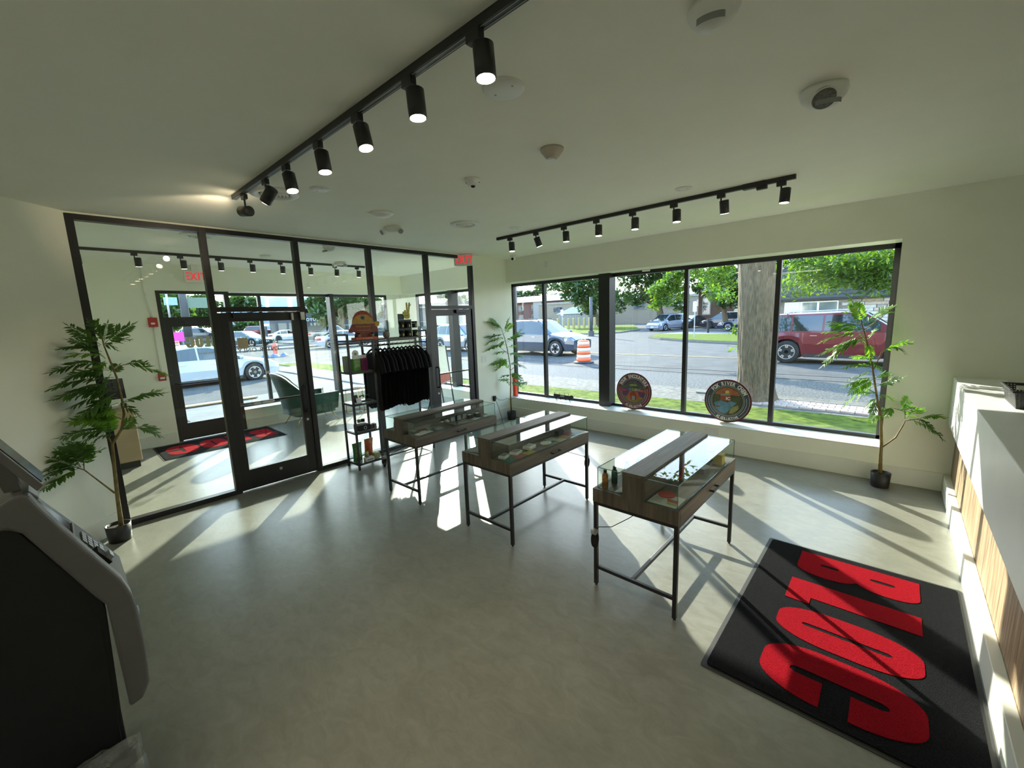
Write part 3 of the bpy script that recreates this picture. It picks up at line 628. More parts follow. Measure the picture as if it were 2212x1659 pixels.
ob('housing', B(-3.4898, -3.45, -4.83, -4.71, 1.98, 2.13), RED, t, bevel=.006); ob('strobe_lens', B(-3.45, -3.435, -4.80, -4.75, 2.02, 2.05), WHITE, t, bevel=.003)
t = root('fire_pull_station', (-3.49, -4.77, 1.15), 'red fire pull station low beside the street door', 'alarm')
ob('housing', B(-3.4898, -3.45, -4.82, -4.72, 1.09, 1.22), RED, t, bevel=.005); ob('pull_handle', B(-3.45, -3.44, -4.80, -4.74, 1.12, 1.15), WHITE, t)
t = root('conduit_pipe', (-3.49, -4.78, 1.2), 'white conduit pipe running down the vestibule wall to the alarms', 'pipe')
ob('pipe', MB().tube([(-3.478, -4.82, 2.999), (-3.478, -4.82, 2.6), (-3.478, -4.79, 2.35), (-3.478, -4.77, 2.13)], .011, 8), WHITE, t, True)
ob('pipe', MB().tube([(-3.478, -4.77, 1.98), (-3.478, -4.77, 1.22)], .011, 8), WHITE, t, True)
ob('coupling', MB().cyl((-3.478, -4.80, 2.49), (-3.478, -4.80, 2.53), .016, n=10), WHITE, t, True)
t = root('junction_box', (-3.49, -.2, 2.55), 'small white junction box in the far corner of the vestibule', 'box')
ob('housing', B(-3.4898, -3.45, -.12, -.04, 2.42, 2.56), WHITE, t, bevel=.004)
# ------------------------------------------------------------------ street outside
G = -.10
def flat(name, poly, z, mat, h=.03, **k):
    return struct(name, MB().prism(poly, z - h, z, 'z'), mat, **k)
flat('ground', [(-220, -90), (120, -90), (120, 240), (-220, 240)], G - .01, ASPH, .2)
flat('lawn', [(-3.9, .43), (14, .43), (14, 3.75), (-3.9, 3.3)], G + .05, GRASS, .06)
flat('lawn', [(-19, 1.95), (-3.9, 1.95), (-3.9, 3.2), (-17, 3.3)], G + .03, GRASS, .05)
flat('dirt_strip', [(-17, 3.25), (14, 3.6), (14, 5.2), (-17, 5.2)], G + .02, DIRT, .04)
flat('gravel_strip', [(-17, 5.1), (40, 4.5), (40, 8.2), (-17, 7.4)], G + .01, GRAV, .04)
struct('kerb_1', MB().box(2.0, 14, 4.55, 4.68, G - .05, G + .06), CONC)
# brick edging between lawn and gravel
be = sroot('paver_edging'); PAV = M('pinkish_paver_brick', (.36, .27, .22), .9, noise=9, amt=.25, bump=.3, bscale=60); me_ = None
flat('mortar_bed', [(2.4, 3.78), (8.2, 3.82), (8.2, 4.5), (2.4, 4.5)], G + .035, CONC, .03)
for rw in range(6):
    for c in range(26):
        x = 2.5 + c * .215 + (rw % 2) * .107; y = 3.84 + rw * .108
        if me_ is None:
            o = ob('brick', MB().box(0, .205, 0, .098, 0, .05), PAV, be, local=True, bevel=.006, seg=1); me_ = o.data
        else: o = o.copy(); col.objects.link(o); o.parent = be
        o.location = (x, y, G + .01 + random.uniform(0, .008)); o.rotation_euler = (0, 0, random.uniform(-.02, .02))
rd = flat('road_marking', [(-60, 13.05), (1.2, 13.05), (1.2, 13.17), (-60, 13.17)], G + .004, YEL, .01); flat('road_marking', [(-60, 13.32), (3, 13.32), (3, 13.44), (-60, 13.44)], G + .004, YEL, .01)
flat('road_marking', [(3, 13.2), (30, 10.6), (30, 10.75), (3, 13.34)], G + .004, YEL, .01)
flat('road_seam', [(-17, 8.9), (40, 9.3), (40, 9.36), (-17, 8.96)], G + .003, M('dark_tar_seam', (.06, .06, .062), .9), .01)
flat('road_seam', [(-17, 7.9), (40, 8.6), (40, 8.66), (-17, 7.96)], G + .003, MATS['dark_tar_seam'], .01)
# far verges and kerbs
v1 = [(-9.6, 29), (-9.0, 26.2), (-7.2, 24.2), (-4.5, 22.2), (-1.0, 20.6), (6, 19.2), (40, 17.5), (40, 24), (6, 26.4), (-4, 29)]
flat('lawn', v1, G + .16, GRASS, .2)
v2 = [(-60, 30.8), (-19, 30.8), (-16.8, 31.6), (-15.8, 34), (-16.5, 40), (-26, 58), (-70, 58)]
flat('lawn', v2, G + .12, GRASS, .2)
def kerb_line(pts, name='kerb_2', w_=.2, h=.13):
    mb = MB()
    for a, b_ in zip(pts, pts[1:]): mb.bar((a[0], a[1], G + h / 2), (b_[0], b_[1], G + h / 2), w_, h)
    struct(name, mb, CONC)
kerb_line(v1[:7]); kerb_line(v2[:5])
flat('driveway', [(-9.6, 29), (-4, 29), (6, 26.4), (40, 24), (40, 30), (6, 31.5), (-9, 33.5)], G + .13, CONC, .2)
# pavement by the street door: slabs with open joints
pv = sroot('sidewalk'); o = None
ob('joint_bed', MB().box(-16.2, -3.9, -8, 1.95, G - .05, G + .02), M('dark_joint', (.10, .095, .085), .95), pv)
for ix in range(8):
    for iy in range(-6, 1):
        x0 = -16.1 + ix * 1.53; y0 = .42 + iy * 1.22 + .3
        if x0 < -7.5 and iy < 0: continue
        if x0 + 1.5 > -3.9: continue
        if o is None: o = ob('paving_slab', MB().box(0, 1.505, 0, 1.195, 0, .07), CONC, pv, local=True, bevel=.01, seg=1)
        else: o = o.copy(); col.objects.link(o); o.parent = pv
        o.location = (x0, y0, G - .01 + random.uniform(0, .006))
flat('driveway', [(-16, -8), (-8.4, -8), (-8.4, -.45), (-16, -.45)], G + .025, ASPH, .04)
flat('road_marking', [(-8.0, -8), (-7.7, -8), (-7.7, -2.2), (-8.0, -2.2)], G + .07, YEL, .03)
for k, (x, a, b) in enumerate([(-19, -10, 6), (-24, -20, 30), (-27.5, -20, 30)]): flat('road_marking', [(x, a), (x + .15, a), (x + .15, b), (x, b)], G + .004, (WPAINT if k == 0 else YEL), .01)
flat('lawn', [(-36, 1), (-33.5, 1), (-33.5, 40), (-36, 40)], G + .12, CONC, .15)
flat('parking_lot', [(-64, -30), (-64, 60), (-130, 60), (-130, -30)], G + .42, ASPH, .5)
flat('sidewalk', [(-60, 12), (-38, 12), (-38, 14.5), (-60, 17)], G + .1, CONC, .12)

# ---- vehicles -------------------------------------------------------
TIRE = M('tyre_rubber', (.012, .012, .013), .8, noise=20, amt=.2); CARG = M('dark_car_glass', (.012, .018, .022), .04, spec=1.0, noise=3, amt=.3)
CHR = M('alloy_silver', (.55, .56, .57), .28, 1, noise=9, amt=.05); LAMPC = M('clear_headlamp', (.75, .78, .8), .1, spec=1, noise=12, amt=.15); TAIL = M('red_tail_lamp', (.35, .01, .015), .15, spec=1, noise=12, amt=.15)
PLAST = M('black_car_trim', (.015, .016, .017), .5, noise=20, amt=.2); PLATE = M('number_plate', (.55, .58, .62), .4, noise=30, amt=.1)
# side profiles: x from the rear (0) to the nose (1), heights in metres: shoulder line, top line; cabin = (rear glass foot, roof start, roof end, windscreen foot)
KIND = {
 'suv':     dict(L=4.6, W=1.86, wr=.36, wf=.195, wrr=.80, gc=.22, sh=[(0, .95), (.05, 1.03), (.5, 1.00), (.74, .98), (.93, .86), (1, .72)], top=[(0, .99), (.02, 1.06), (.10, 1.60), (.16, 1.69), (.45, 1.70), (.56, 1.63), (.735, 1.06), (.95, .90), (1, .74)], cab=(.02, .12, .54, .735), pil=(.15, .33, .52)),
 'bigsuv':  dict(L=5.2, W=2.0, wr=.405, wf=.18, wrr=.78, gc=.24, sh=[(0, 1.02), (.04, 1.10), (.5, 1.10), (.76, 1.10), (.95, 1.0), (1, .86)], top=[(0, 1.05), (.02, 1.15), (.075, 1.68), (.12, 1.78), (.50, 1.81), (.60, 1.74), (.745, 1.20), (.96, 1.06), (1, .90)], cab=(.02, .09, .60, .745), pil=(.20, .38, .57)),
 'minivan': dict(L=5.1, W=1.98, wr=.34, wf=.19, wrr=.80, gc=.18, sh=[(0, .92), (.05, 1.02), (.5, .99), (.76, .96), (.94, .80), (1, .62)], top=[(0, .96), (.02, 1.1), (.07, 1.62), (.12, 1.73), (.50, 1.75), (.60, 1.68), (.80, 1.04), (.95, .84), (1, .64)], cab=(.02, .09, .60, .80), pil=(.26, .45, .62)),
 'sedan':   dict(L=4.75, W=1.83, wr=.33, wf=.20, wrr=.80, gc=.16, sh=[(0, .80), (.05, .92), (.5, .89), (.74, .86), (.93, .72), (1, .56)], top=[(0, .84), (.03, .98), (.13, 1.02), (.30, 1.38), (.42, 1.45), (.53, 1.42), (.74, .95), (.94, .76), (1, .58)], cab=(.13, .29, .53, .74), pil=(.26, .44, .62)),
 'pickup':  dict(L=5.5, W=1.95, wr=.39, wf=.18, wrr=.79, gc=.26, sh=[(0, 1.0), (.03, 1.08), (.38, 1.08), (.74, 1.05), (.95, .98), (1, .82)], top=[(0, 1.02), (.02, 1.12), (.37, 1.12), (.375, 1.13), (.40, 1.72), (.50, 1.80), (.58, 1.78), (.72, 1.17), (.96, 1.04), (1, .86)], cab=(.372, .41, .59, .72), pil=(.43, .50, .60)),
}
def itp(t, x):
    for a, b in zip(t, t[1:]):
        if x <= b[0]: return a[1] + (b[1] - a[1]) * (x - a[0]) / max(1e-6, b[0] - a[0])
    return t[-1][1]
def vehicle(kind, loc, heading, color, label, group=None, scale=1.0, detail=True, metallic=.3, name=None):
    """heading: angle of the nose direction about z"""
    K = KIND[kind]; L_, W_, wr = K['L'], K['W'], K['wr']
    t = root(name or {'suv': 'suv', 'bigsuv': 'suv', 'minivan': 'minivan', 'sedan': 'car', 'pickup': 'pickup_truck'}[kind], loc, label, 'pickup truck' if kind == 'pickup' else 'car', group, rz=heading)
    t.scale = (scale,) * 3
    paint = M('paint_%02d%02d%02d' % tuple(int(99 * c) for c in color), color, .28, metallic, noise=2, amt=.04, coat=.8)
    xs = sorted(set([i / 44 for i in range(45)] + [p[0] for p in K['top']] + [K['cab'][i] for i in range(4)]))
    xs = [x for i, x in enumerate(xs) if i == 0 or x - xs[i - 1] > .004]
    xw = [K['wf'] , K['wrr']]; mb = MB(); ws, rg, side = MB(), MB(), []
    def ring(x):
        taper = 1 - .16 * abs(2 * x - 1) ** 6 - (.05 if x > .9 else 0)
        w2 = W_ / 2 * taper; zs, zt = itp(K['sh'], x), itp(K['top'], x); zb = K['gc'] + (.10 * (max(0, abs(2 * x - 1) - .85) / .15))
        for c in xw:
            d = (x - c) * L_
            if abs(d) < wr * 1.18: zb = max(zb, wr + math.sqrt(max(0, (wr * 1.18) ** 2 - d * d)))
        zb = min(zb, zs - .08); cabin = K['cab'][0] < x < K['cab'][3]; hh = max(0, zt - zs)
        wt = w2 * (.93 - .20 * min(1, hh / .75)) if cabin or hh > .12 else w2 * .88
        zm = zb + (zs - zb) * .55
        X = (x - .5) * L_
        return [(X, w2 * .97, zb), (X, w2, zm), (X, w2 * .965, zs), (X, wt, zt - .035), (X, wt * .86, zt), (X, 0, zt + .015)]
    R_ = [ring(x) for x in xs]; n = len(R_)
    cab = K['cab']
    def inside(xa, xb, lo, hi): return xa >= lo - 1e-4 and xb <= hi + 1e-4
    win = MB(); wl = []
    for s in (1, -1):
        for i in range(n - 1):
            for j in range(5):
                a, b, c, d = R_[i][j], R_[i + 1][j], R_[i + 1][j + 1], R_[i][j + 1]
                q = [(p[0], s * p[1], p[2]) for p in (a, b, c, d)]
                if s < 0: q = q[::-1]
                xa, xb = xs[i], xs[i + 1]
                if j >= 3 and inside(xa, xb, cab[2], cab[3]): ws.quad(*q)
                elif j >= 3 and inside(xa, xb, cab[0], cab[1]): rg.quad(*q)
                else: mb.quad(*q)
    for s in (1, -1):   # nose and tail caps
        for e_, rr in ((0, R_[0]), (1, R_[-1])):
            q = [(p[0], s * p[1], p[2]) for p in rr] + [(rr[0][0], 0, rr[0][2])]
            mb.v += q; k = len(mb.v); mb.f.append(tuple(range(k - 7, k)))
    ob('body', mb, paint, t, True, local=True)
    ob('windscreen', ws, CARG, t, True, local=True); ob('rear_window', rg, CARG, t, True, local=True)
    # side windows: panes between the pillars, a little proud of the cabin side
    p1, p2, p3 = K['pil']; f0, f1 = cab[0] + (.05 if kind != 'pickup' else .02), cab[3] - .015
    for s in (1, -1):
        for (a, b) in ((f0, p1 - .006), (p1 + .006, p2 - .006), (p2 + .006, min(p3 + .10, f1))) if kind != 'pickup' else ((p1 - .02, p2 - .005), (p2 + .008, f1)):
            g_ = MB(); m_ = 8; pts = []
            for i in range(m_ + 1):
                x = a + (b - a) * i / m_; r_ = ring(x); lo_, hi_ = Vector(r_[2]), Vector(r_[3])
                A_ = lo_.lerp(hi_, .10); B_ = lo_.lerp(hi_, .90)
                if B_.z - A_.z < .03: B_ = A_ + Vector((0, 0, .02))
                pts.append((A_, B_))
            for i in range(m_):
                q = [pts[i][0], pts[i + 1][0], pts[i + 1][1], pts[i][1]]; q = [(p.x, s * (p.y + .006), p.z) for p in q]; g_.quad(*(q if s > 0 else q[::-1]))
            ob('side_window', g_, CARG, t, local=True)
    ob('underbody', MB().box(-L_ * .44, L_ * .44, -W_ * .40, W_ * .40, K['gc'], K['gc'] + .35).box(-L_ * .36, L_ * .30, -W_ * .36, W_ * .36, .4, .8), PLAST, t, local=True)
    for c in xw:
        for s in (1, -1):
            X = (c - .5) * L_; Y = s * (W_ / 2 - .13)
            wh = ob('wheel', MB().lathe([(wr * .66, -.10), (wr * .93, -.11), (wr, -.085), (wr, .085), (wr * .93, .11), (wr * .66, .10)], (X, Y, wr), 28, 'y'), TIRE, t, True, local=True)
            if detail:
                rm = MB().tube([(X + wr * .63 * math.cos(2 * PI * q / 24), Y + s * .095, wr + wr * .63 * math.sin(2 * PI * q / 24)) for q in range(25)], .018, 5, cap=False)
                for k in range(5):
                    a = 2 * PI * k / 5 + .3
                    for da in (-.14, .14): rm.bar((X + .05 * math.cos(a), Y + s * .088, wr + .05 * math.sin(a)), (X + wr * .63 * math.cos(a + da), Y + s * .092, wr + wr * .63 * math.sin(a + da)), wr * .09, .02, (0, 1, 0))
                rm.cyl((X, Y + s * .08, wr), (X, Y + s * .10, wr), wr * .16, n=12); ob('rim', rm, CHR, wh, local=True)
            ob('hub_cover', MB().cyl((X, Y, wr), (X, Y + s * .055, wr), wr * .66, n=20), PLAST if detail else CHR, wh, local=True)
    zs = lambda x: itp(K['sh'], x)
    for s in (1, -1):
        Xn, Xr = L_ / 2, -L_ / 2; wn, wrr_ = ring(.975)[1][1], ring(.02)[1][1]; zh = zs(.96) - .10
        ob('headlight', MB().hexa([(Xn - .42, s * (W_ / 2 * .93), zh), (Xn - .06, s * wn * .80, zh - .05), (Xn - .02, s * wn * .55, zh - .05), (Xn - .3, s * wn * .5, zh), (Xn - .42, s * (W_ / 2 * .955), zh + .13), (Xn - .10, s * wn * .82, zh + .06), (Xn - .06, s * wn * .55, zh + .06), (Xn - .3, s * wn * .5, zh + .13)]), LAMPC, t, local=True)
        zt_ = zs(.03) - .22
        ob('tail_light', MB().hexa([(Xr - .012, s * wrr_ * .62, zt_), (Xr - .012, s * wrr_ * .97, zt_), (Xr + .30, s * (W_ / 2 * .985), zt_ + .04), (Xr + .25, s * wrr_ * .6, zt_), (Xr - .012, s * wrr_ * .62, zt_ + .18), (Xr - .012, s * wrr_ * .97, zt_ + .2), (Xr + .24, s * (W_ / 2 * .985), zt_ + .22), (Xr + .2, s * wrr_ * .6, zt_ + .2)]), TAIL, t, local=True)
        xm = cab[3] - .03; rm_ = ring(xm)
        ob('side_mirror', MB().ball((rm_[2][0], s * (rm_[2][1] + .12), rm_[2][2] + .08), .07, .11, .075, 10, 6), paint, t, True, local=True)
        if detail:
            for x in (.33, .52):
                r_ = ring(x); ob('door_handle', MB().bar((r_[2][0] - .1, s * (r_[2][1] + .012), r_[2][2] - .10), (r_[2][0] + .1, s * (r_[2][1] + .012), r_[2][2] - .10), .03, .025), CHR, t, local=True)
            ob('sill_trim', MB().bar(((xw[0] - .5) * L_ + wr * 1.3, s * W_ / 2 * .985, K['gc'] + .05), ((xw[1] - .5) * L_ - wr * 1.3, s * W_ / 2 * .985, K['gc'] + .05), .03, .12), PLAST, t, local=True)
    ob('grille', MB().hexa([(L_ / 2 - .05, -.55, .42), (L_ / 2 - .05, .55, .42), (L_ / 2 - .3, .55, .42), (L_ / 2 - .3, -.55, .42), (L_ / 2 + .008, -.5, zs(1) - .08), (L_ / 2 + .008, .5, zs(1) - .08), (L_ / 2 - .3, .5, zs(1) - .08), (L_ / 2 - .3, -.5, zs(1) - .08)]), PLAST, t, local=True)
    ob('number_plate', MB().box(L_ / 2 + .006, L_ / 2 + .02, -.16, .16, .38, .50), PLATE, t, local=True)
    if kind in ('suv', 'bigsuv', 'minivan') and detail:
        for s in (1, -1): ob('roof_rail', MB().tube([(-L_ * .34, s * W_ * .335, itp(K['top'], .16) + .0), (-L_ * .32, s * W_ * .335, itp(K['top'], .2) + .05), (L_ * .02, s * W_ * .335, itp(K['top'], .5) + .05), (L_ * .05, s * W_ * .335, itp(K['top'], .54))], .018, 6), CHR if kind == 'bigsuv' else PLAST, t, True, local=True)
    return t
gz = G
vehicle('suv', (-8.55, 12.0, gz), 0, (.045, .055, .075), 'dark blue-grey suv driving past behind the orange drum', scale=1.08)
vehicle('bigsuv', (4.25, 13.1, gz), 0, (.13, .008, .014), 'dark red suv passing to the right of the big tree trunk', scale=1.0)
vehicle('minivan', (-13.2, 39.9, gz), math.radians(-104), (.20, .23, .29), 'silver blue minivan parked across the street under a tree')
vehicle('sedan', (-12.9, 46.3, gz), math.radians(-104), (.015, .016, .02), 'black hatchback half hidden behind the silver minivan', detail=False)
vehicle('minivan', (-8.4, 44.2, gz), math.radians(184), (.022, .022, .028), 'dark minivan parked behind the no-parking sign post', detail=False)
vehicle('sedan', (-4.5, 36.6, gz + .1), math.radians(184), (.010, .014, .032), 'black sedan parked across the street left of the big tree trunk')
vehicle('sedan', (-13.1, -2.35, gz), math.radians(94), (.40, .42, .44), 'white car standing right outside the street door', metallic=.05)
vehicle('suv', (-15.2, 12.2, gz), 0, (.25, .26, .28), 'pale grey suv seen through the right partition door')
vehicle('sedan', (-21.5, 12.6, gz), 0, (.10, .12, .17), 'dark blue car following the pale grey suv', detail=False)
vehicle('sedan', (-30.3, 11.6, gz), math.radians(75), (.34, .35, .46), 'pale lavender hatchback seen between the partition posts')
vehicle('pickup', (-42.0, 16.2, gz), math.radians(60), (.12, .13, .13), 'grey pickup truck beyond the lavender hatchback', detail=False)
vehicle('sedan', (-45.6, 8.2, gz), math.radians(30), (.03, .07, .09), 'dark teal sedan facing the door, left of the window mullion', scale=1.1)
g = 'cars in the parking lot across the side street'
for k, (x, y, h_, kd, c, lab) in enumerate([
    (-77, -.6, 60, 'sedan', (.50, .52, .55), 'white car at the far left of the parking lot'), (-70, 4.0, 40, 'sedan', (.55, .57, .6), 'white sedan left of the dark street pole'),
    (-68, 9.0, 60, 'suv', (.05, .06, .07), 'dark suv right of the dark street pole'), (-78, 10.2, 50, 'suv', (.6, .62, .65), 'white suv high behind the dark suv'),
    (-70, 12.2, 60, 'sedan', (.45, .5, .6), 'light blue sedan behind the door post'), (-77, 19.0, 80, 'suv', (.16, .01, .02), 'maroon suv above the dark teal sedan'),
    (-76, 24.2, 85, 'sedan', (.5, .56, .7), 'pale blue coupe in the lot above the notice sheet'), (-82, 29.5, 85, 'sedan', (.55, .6, .72), 'second pale blue car in the lot row'),
    (-55.5, 16.0, 85, 'sedan', (.6, .62, .64), 'white car right of the tall pylon sign'), (-55.5, 21.5, 85, 'pickup', (.06, .07, .09), 'dark truck at the right of the lot'),
    (-46, 47.5, 0, 'suv', (.02, .02, .025), 'black suv by the apartment block'), (-38, 49.5, 0, 'sedan', (.5, .5, .52), 'white car beside the white fence')]):
    vehicle(kd, (x, y, gz + (.42 if x < -65 else 0)), math.radians(h_), c, lab, g, detail=False)

# ---- street furniture ------------------------------------------------
ORG = M('orange_barrel_plastic', (.78, .12, .03), .5, noise=9, amt=.08); RWH = M('white_reflective_band', (.72, .72, .72), .35, noise=14, amt=.06)
def drum(x, y, label, s=1.0):
    t = root('traffic_drum', (x, y, G), label, 'traffic drum', 'orange traffic drums'); t.scale = (s,) * 3
    ob('rubber_base', MB().lathe([(.42, 0), (.42, .04), (.33, .07)], n=24), RUB, t, True, local=True)
    zz = [.05, .22, .36, .50, .64, .78, .90]; rr = [.30, .295, .285, .275, .265, .255, .245]
    for i in range(6):
        ob('band' if i % 2 else 'barrel_ring', MB().lathe([(rr[i] * (1.02 if i % 2 == 0 else 1), zz[i]), (rr[i + 1], zz[i + 1])], n=28), RWH if i % 2 else ORG, t, True, local=True)
    ob('top', MB().lathe([(.245, .90), (.22, .94), (.10, .96), (1e-5, .965)], n=24), ORG, t, True, local=True)
    ob('handle', MB().tube([(-.09, 0, .95), (-.07, 0, 1.04), (.07, 0, 1.04), (.09, 0, .95)], .018, 8), WHITE, t, True, local=True)
drum(-4.25, 9.25, 'orange and white traffic drum in front of the dark grey suv')
drum(-48, atx(380, 740, -48).y, 'traffic drum left of the pink sign outside the street door'); drum(-47, atx(427, 742, -47).y, 'traffic drum beside the lamp pole base outside'); drum(-41, atx(522, 740, -41).y, 'traffic drum in front of the dark teal sedan')
cy_ = atx(389, 735, -46).y; t = root('construction_sign', (-46, cy_, G), 'bright pink construction sign board outside the street door', 'sign')
ob('board', MB().box(-45.99, -45.95, cy_ - .45, cy_ + .35, G + .9, G + 1.75), M('neon_pink_board', (.85, .04, .45), .5, noise=5, amt=.05), t); ob('leg', MB().bar((-46, cy_ - .4, G), (-46, cy_ - .3, G + 1.2), .05), GREYP, t); ob('leg', MB().bar((-46, cy_ + .3, G), (-46, cy_ + .2, G + 1.2), .05), GREYP, t)
def hydrant(x, y, c, label, s=1.0):
    t = root('fire_hydrant', (x, y, G), label, 'hydrant'); t.scale = (s,) * 3
    ob('barrel', MB().lathe([(.16, 0), (.16, .04), (.11, .06), (.11, .50), (.14, .52), (.14, .56), (.12, .60), (.08, .70), (.03, .73), (.03, .78), (1e-5, .79)], n=18), c, t, True, local=True)
    for a in ((1, 0), (-1, 0), (0, -1)): ob('outlet_cap', MB().cyl((0, 0, .42), (.19 * a[0], .19 * a[1], .42), .055, .06, 12), c, t, True, local=True)
hydrant(-25.0, 4.1, M('faded_red_hydrant', (.50, .07, .05), .6, noise=9, amt=.15), 'red fire hydrant seen through the partition door', 1.25)
hydrant(-22.5, 32.6, M('brown_red_hydrant', (.16, .06, .04), .7, noise=9, amt=.15), 'dark red fire hydrant on the far grass verge', 1.1)
t = root('tarp', (-24.2, 3.0, G), 'blue tarpaulin bunched at the foot of the red hydrant', 'tarpaulin')
ob('sheet', MB().grid(lambda u, v: (-24.4 + (u - .5) * .6, 3.0 + v * 1.6, G + .03 + .22 * abs(math.sin(7 * u + 5 * v) * math.sin(9 * v) * math.sin(PI * u))), 10, 14), M('blue_tarpaulin', (.04, .09, .40), .5, noise=9, amt=.2), t, True)
def street_sign(x, y, h, w_, sh, label, face=(0, -1), n=2, arrow=True, post=None):
    t = root('parking_sign', (x, y, G), label, 'sign', rz=math.atan2(face[1], face[0]) + PI / 2)
    ob('post', MB().cyl((0, 0, 0), (0, 0, h + .05), .035, n=8), post or M('galvanised_steel', (.35, .37, .38), .45, .6, noise=12, amt=.1), t, local=True)
    for k in range(n):
        z1 = h - k * (sh + .02)
        pl = ob('plate', MB().box(-w_ / 2, w_ / 2, -.05, -.04, z1 - sh, z1), RWH, t, local=True)
        ob('symbol', MB().tube([(w_ * .32 * math.cos(q_), -.052, z1 - sh * .40 + w_ * .32 * math.sin(q_)) for q_ in [2 * PI * i_ / 20 for i_ in range(21)]], w_ * .035, 4, cap=False).bar((-w_ * .2, -.053, z1 - sh * .25), (w_ * .2, -.053, z1 - sh * .55), w_ * .08, .004), MATB, pl, local=True)
        ob('arrow', MB().bar((-w_ * .3, -.053, z1 - sh * .86), (w_ * .3, -.053, z1 - sh * .86), w_ * .07, .004), MATB, pl, local=True)
street_sign(-4.9, 24.3, 2.62, .25, .33, 'white no-parking sign on a steel post on the far verge')
street_sign(-21.0, 31.2, 2.6, .34, .60, 'white no-parking sign on a post behind the dark grey suv', n=1)
street_sign(aty(988, 700, 14.6).x, 14.6, 3.3, .50, .60, 'white route sign seen through the right partition door')
t = root('bollard', (-6.2, 31.3, G), 'thin black bollard in front of the black sedan', 'bollard'); ob('shaft', MB().cyl((0, 0, 0), (0, 0, 1.25), .09, n=10), MATB, t, local=True); ob('cap', MB().cyl((0, 0, 1.25), (0, 0, 1.3), .11, n=10), MATB, t, local=True)
YB = M('yellow_bollard_paint', (.30, .25, .10), .6, noise=9, amt=.1); t0_ = None
for k in range(9):
    u = 1194 + k * 11.3; p = atz(u, 703.5 - k * .2, G)
    p = CAM + (p - CAM) * .72; p.z = G; p = Vector((p.x, p.y, G))
    if t0_ is None:
        t0_ = root('bollard', p, 'pale yellow bollard before the apartment car park, leftmost of the row', 'bollard', 'row of yellow bollards'); ob('shaft', MB().cyl((0, 0, 0), (0, 0, 1.5), .19, n=10), YB, t0_, local=True); ob('cap', MB().ball((0, 0, 1.5), .19, .19, .1, 10, 5), YB, t0_, True, local=True)
    else: c_ = copy_tree(t0_); c_.location = p; c_['label'] = 'pale yellow bollard before the apartment car park, %s from the left' % ('second', 'third', 'fourth', 'fifth', 'sixth', 'seventh', 'eighth', 'ninth')[k - 1]
def pole(x, y, r0, h, label, mat, arms=(), name='lamp_post', cat='post'):
    t = root(name, (x, y, G), label, cat); ob('shaft', MB().cyl((0, 0, 0), (0, 0, h), r0, r0 * .8, 12), mat, t, True, local=True)
    ob('base_collar', MB().cyl((0, 0, 0), (0, 0, r0 * 3), r0 * 1.7, n=12), mat, t, local=True)
    for a, b, wd in arms: ob('crossarm', MB().bar(a, b, wd), mat, t, local=True)
    return t
TIMB = M('weathered_timber', (.13, .11, .09), .9, noise=12, amt=.2); DKP = M('dark_painted_steel', (.05, .055, .06), .6, noise=6, amt=.1)
q = aty(1117, 701, 60)
pole(q.x, q.y, .22, 8.3, 'wooden utility pole with cross arms at the far left of the window', TIMB, [((-1.2, 0, 7.9), (1.2, 0, 7.9), .16), ((-1.3, 0, 7.2), (1.3, 0, 7.2), .16), ((-1.2, 0, 6.3), (1.2, 0, 6.3), .16)], 'utility_pole')
for k, (za, dz) in enumerate(((8.0, .5), (7.3, .3))):
    props(ob('overhead_wire', MB().tube([(q.x + .9 + 25 * i / 6, q.y + .3 - 3 * i / 6, G + za + .1 - 1.2 * math.sin(PI * i / 6) + i * dz * .2) for i in range(7)], .03, 5), DKP), 'thin overhead wire leading right from the utility pole, %s of two' % ('upper', 'lower')[k], 'wire')
q = atz(1277, 707, G); q = CAM + (q - CAM) * .6
pole(q.x, q.y, .16, 3.6, 'dark lamp post on the far grass left of the window pillar', DKP)
q = atx(410, 742, -50); p = pole(-50, q.y, .40, 9.5, 'thick dark pole rising outside the street door', DKP, [((0, 0, 6.2), (0, 3.0, 6.2), .12)])
ob('street_name_board', MB().box(-.06, .06, .3, 2.7, 4.2, 5.3), M('grey_green_board', (.13, .18, .13), .7, noise=5, amt=.1), p, local=True); ob('street_name_board', MB().box(-.06, .06, -1.6, -.5, 4.5, 5.3), M('pale_green_board', (.25, .38, .33), .6, noise=5), p, local=True)
q = atx(376, 742, -49); p = pole(-49, q.y, .10, 9, 'thin pale pole with a red traffic light outside the street door', M('galvanised_steel', (.35, .37, .38), .45, .6))
ob('signal_housing', MB().box(-.15, .15, -1.3, -.9, 3.1, 3.6), DKP, p, local=True); ob('red_signal', MB().ball((.17, -1.1, 3.75), .19, n=12), M('lit_red_signal', (.9, .02, .03), .4, emit=(1, .05, .05), es=1.5), p, local=True)
PY = atx(577, 730, -50).y; t = root('pylon_sign', (-50, PY, G), 'tall white pylon sign with stacked panels in the parking lot', 'sign')
ob('post', MB().box(-50.1, -49.9, PY - .1, PY + .1, G, 1.9), DKP, t)
for k in range(5): ob('panel', MB().box(-50.15, -49.85, PY - .35, PY + .35, 1.9 + k * .34, 2.2 + k * .34), (RWH, M('sign_blue_grey', (.2, .26, .33), .5))[k % 2], t)

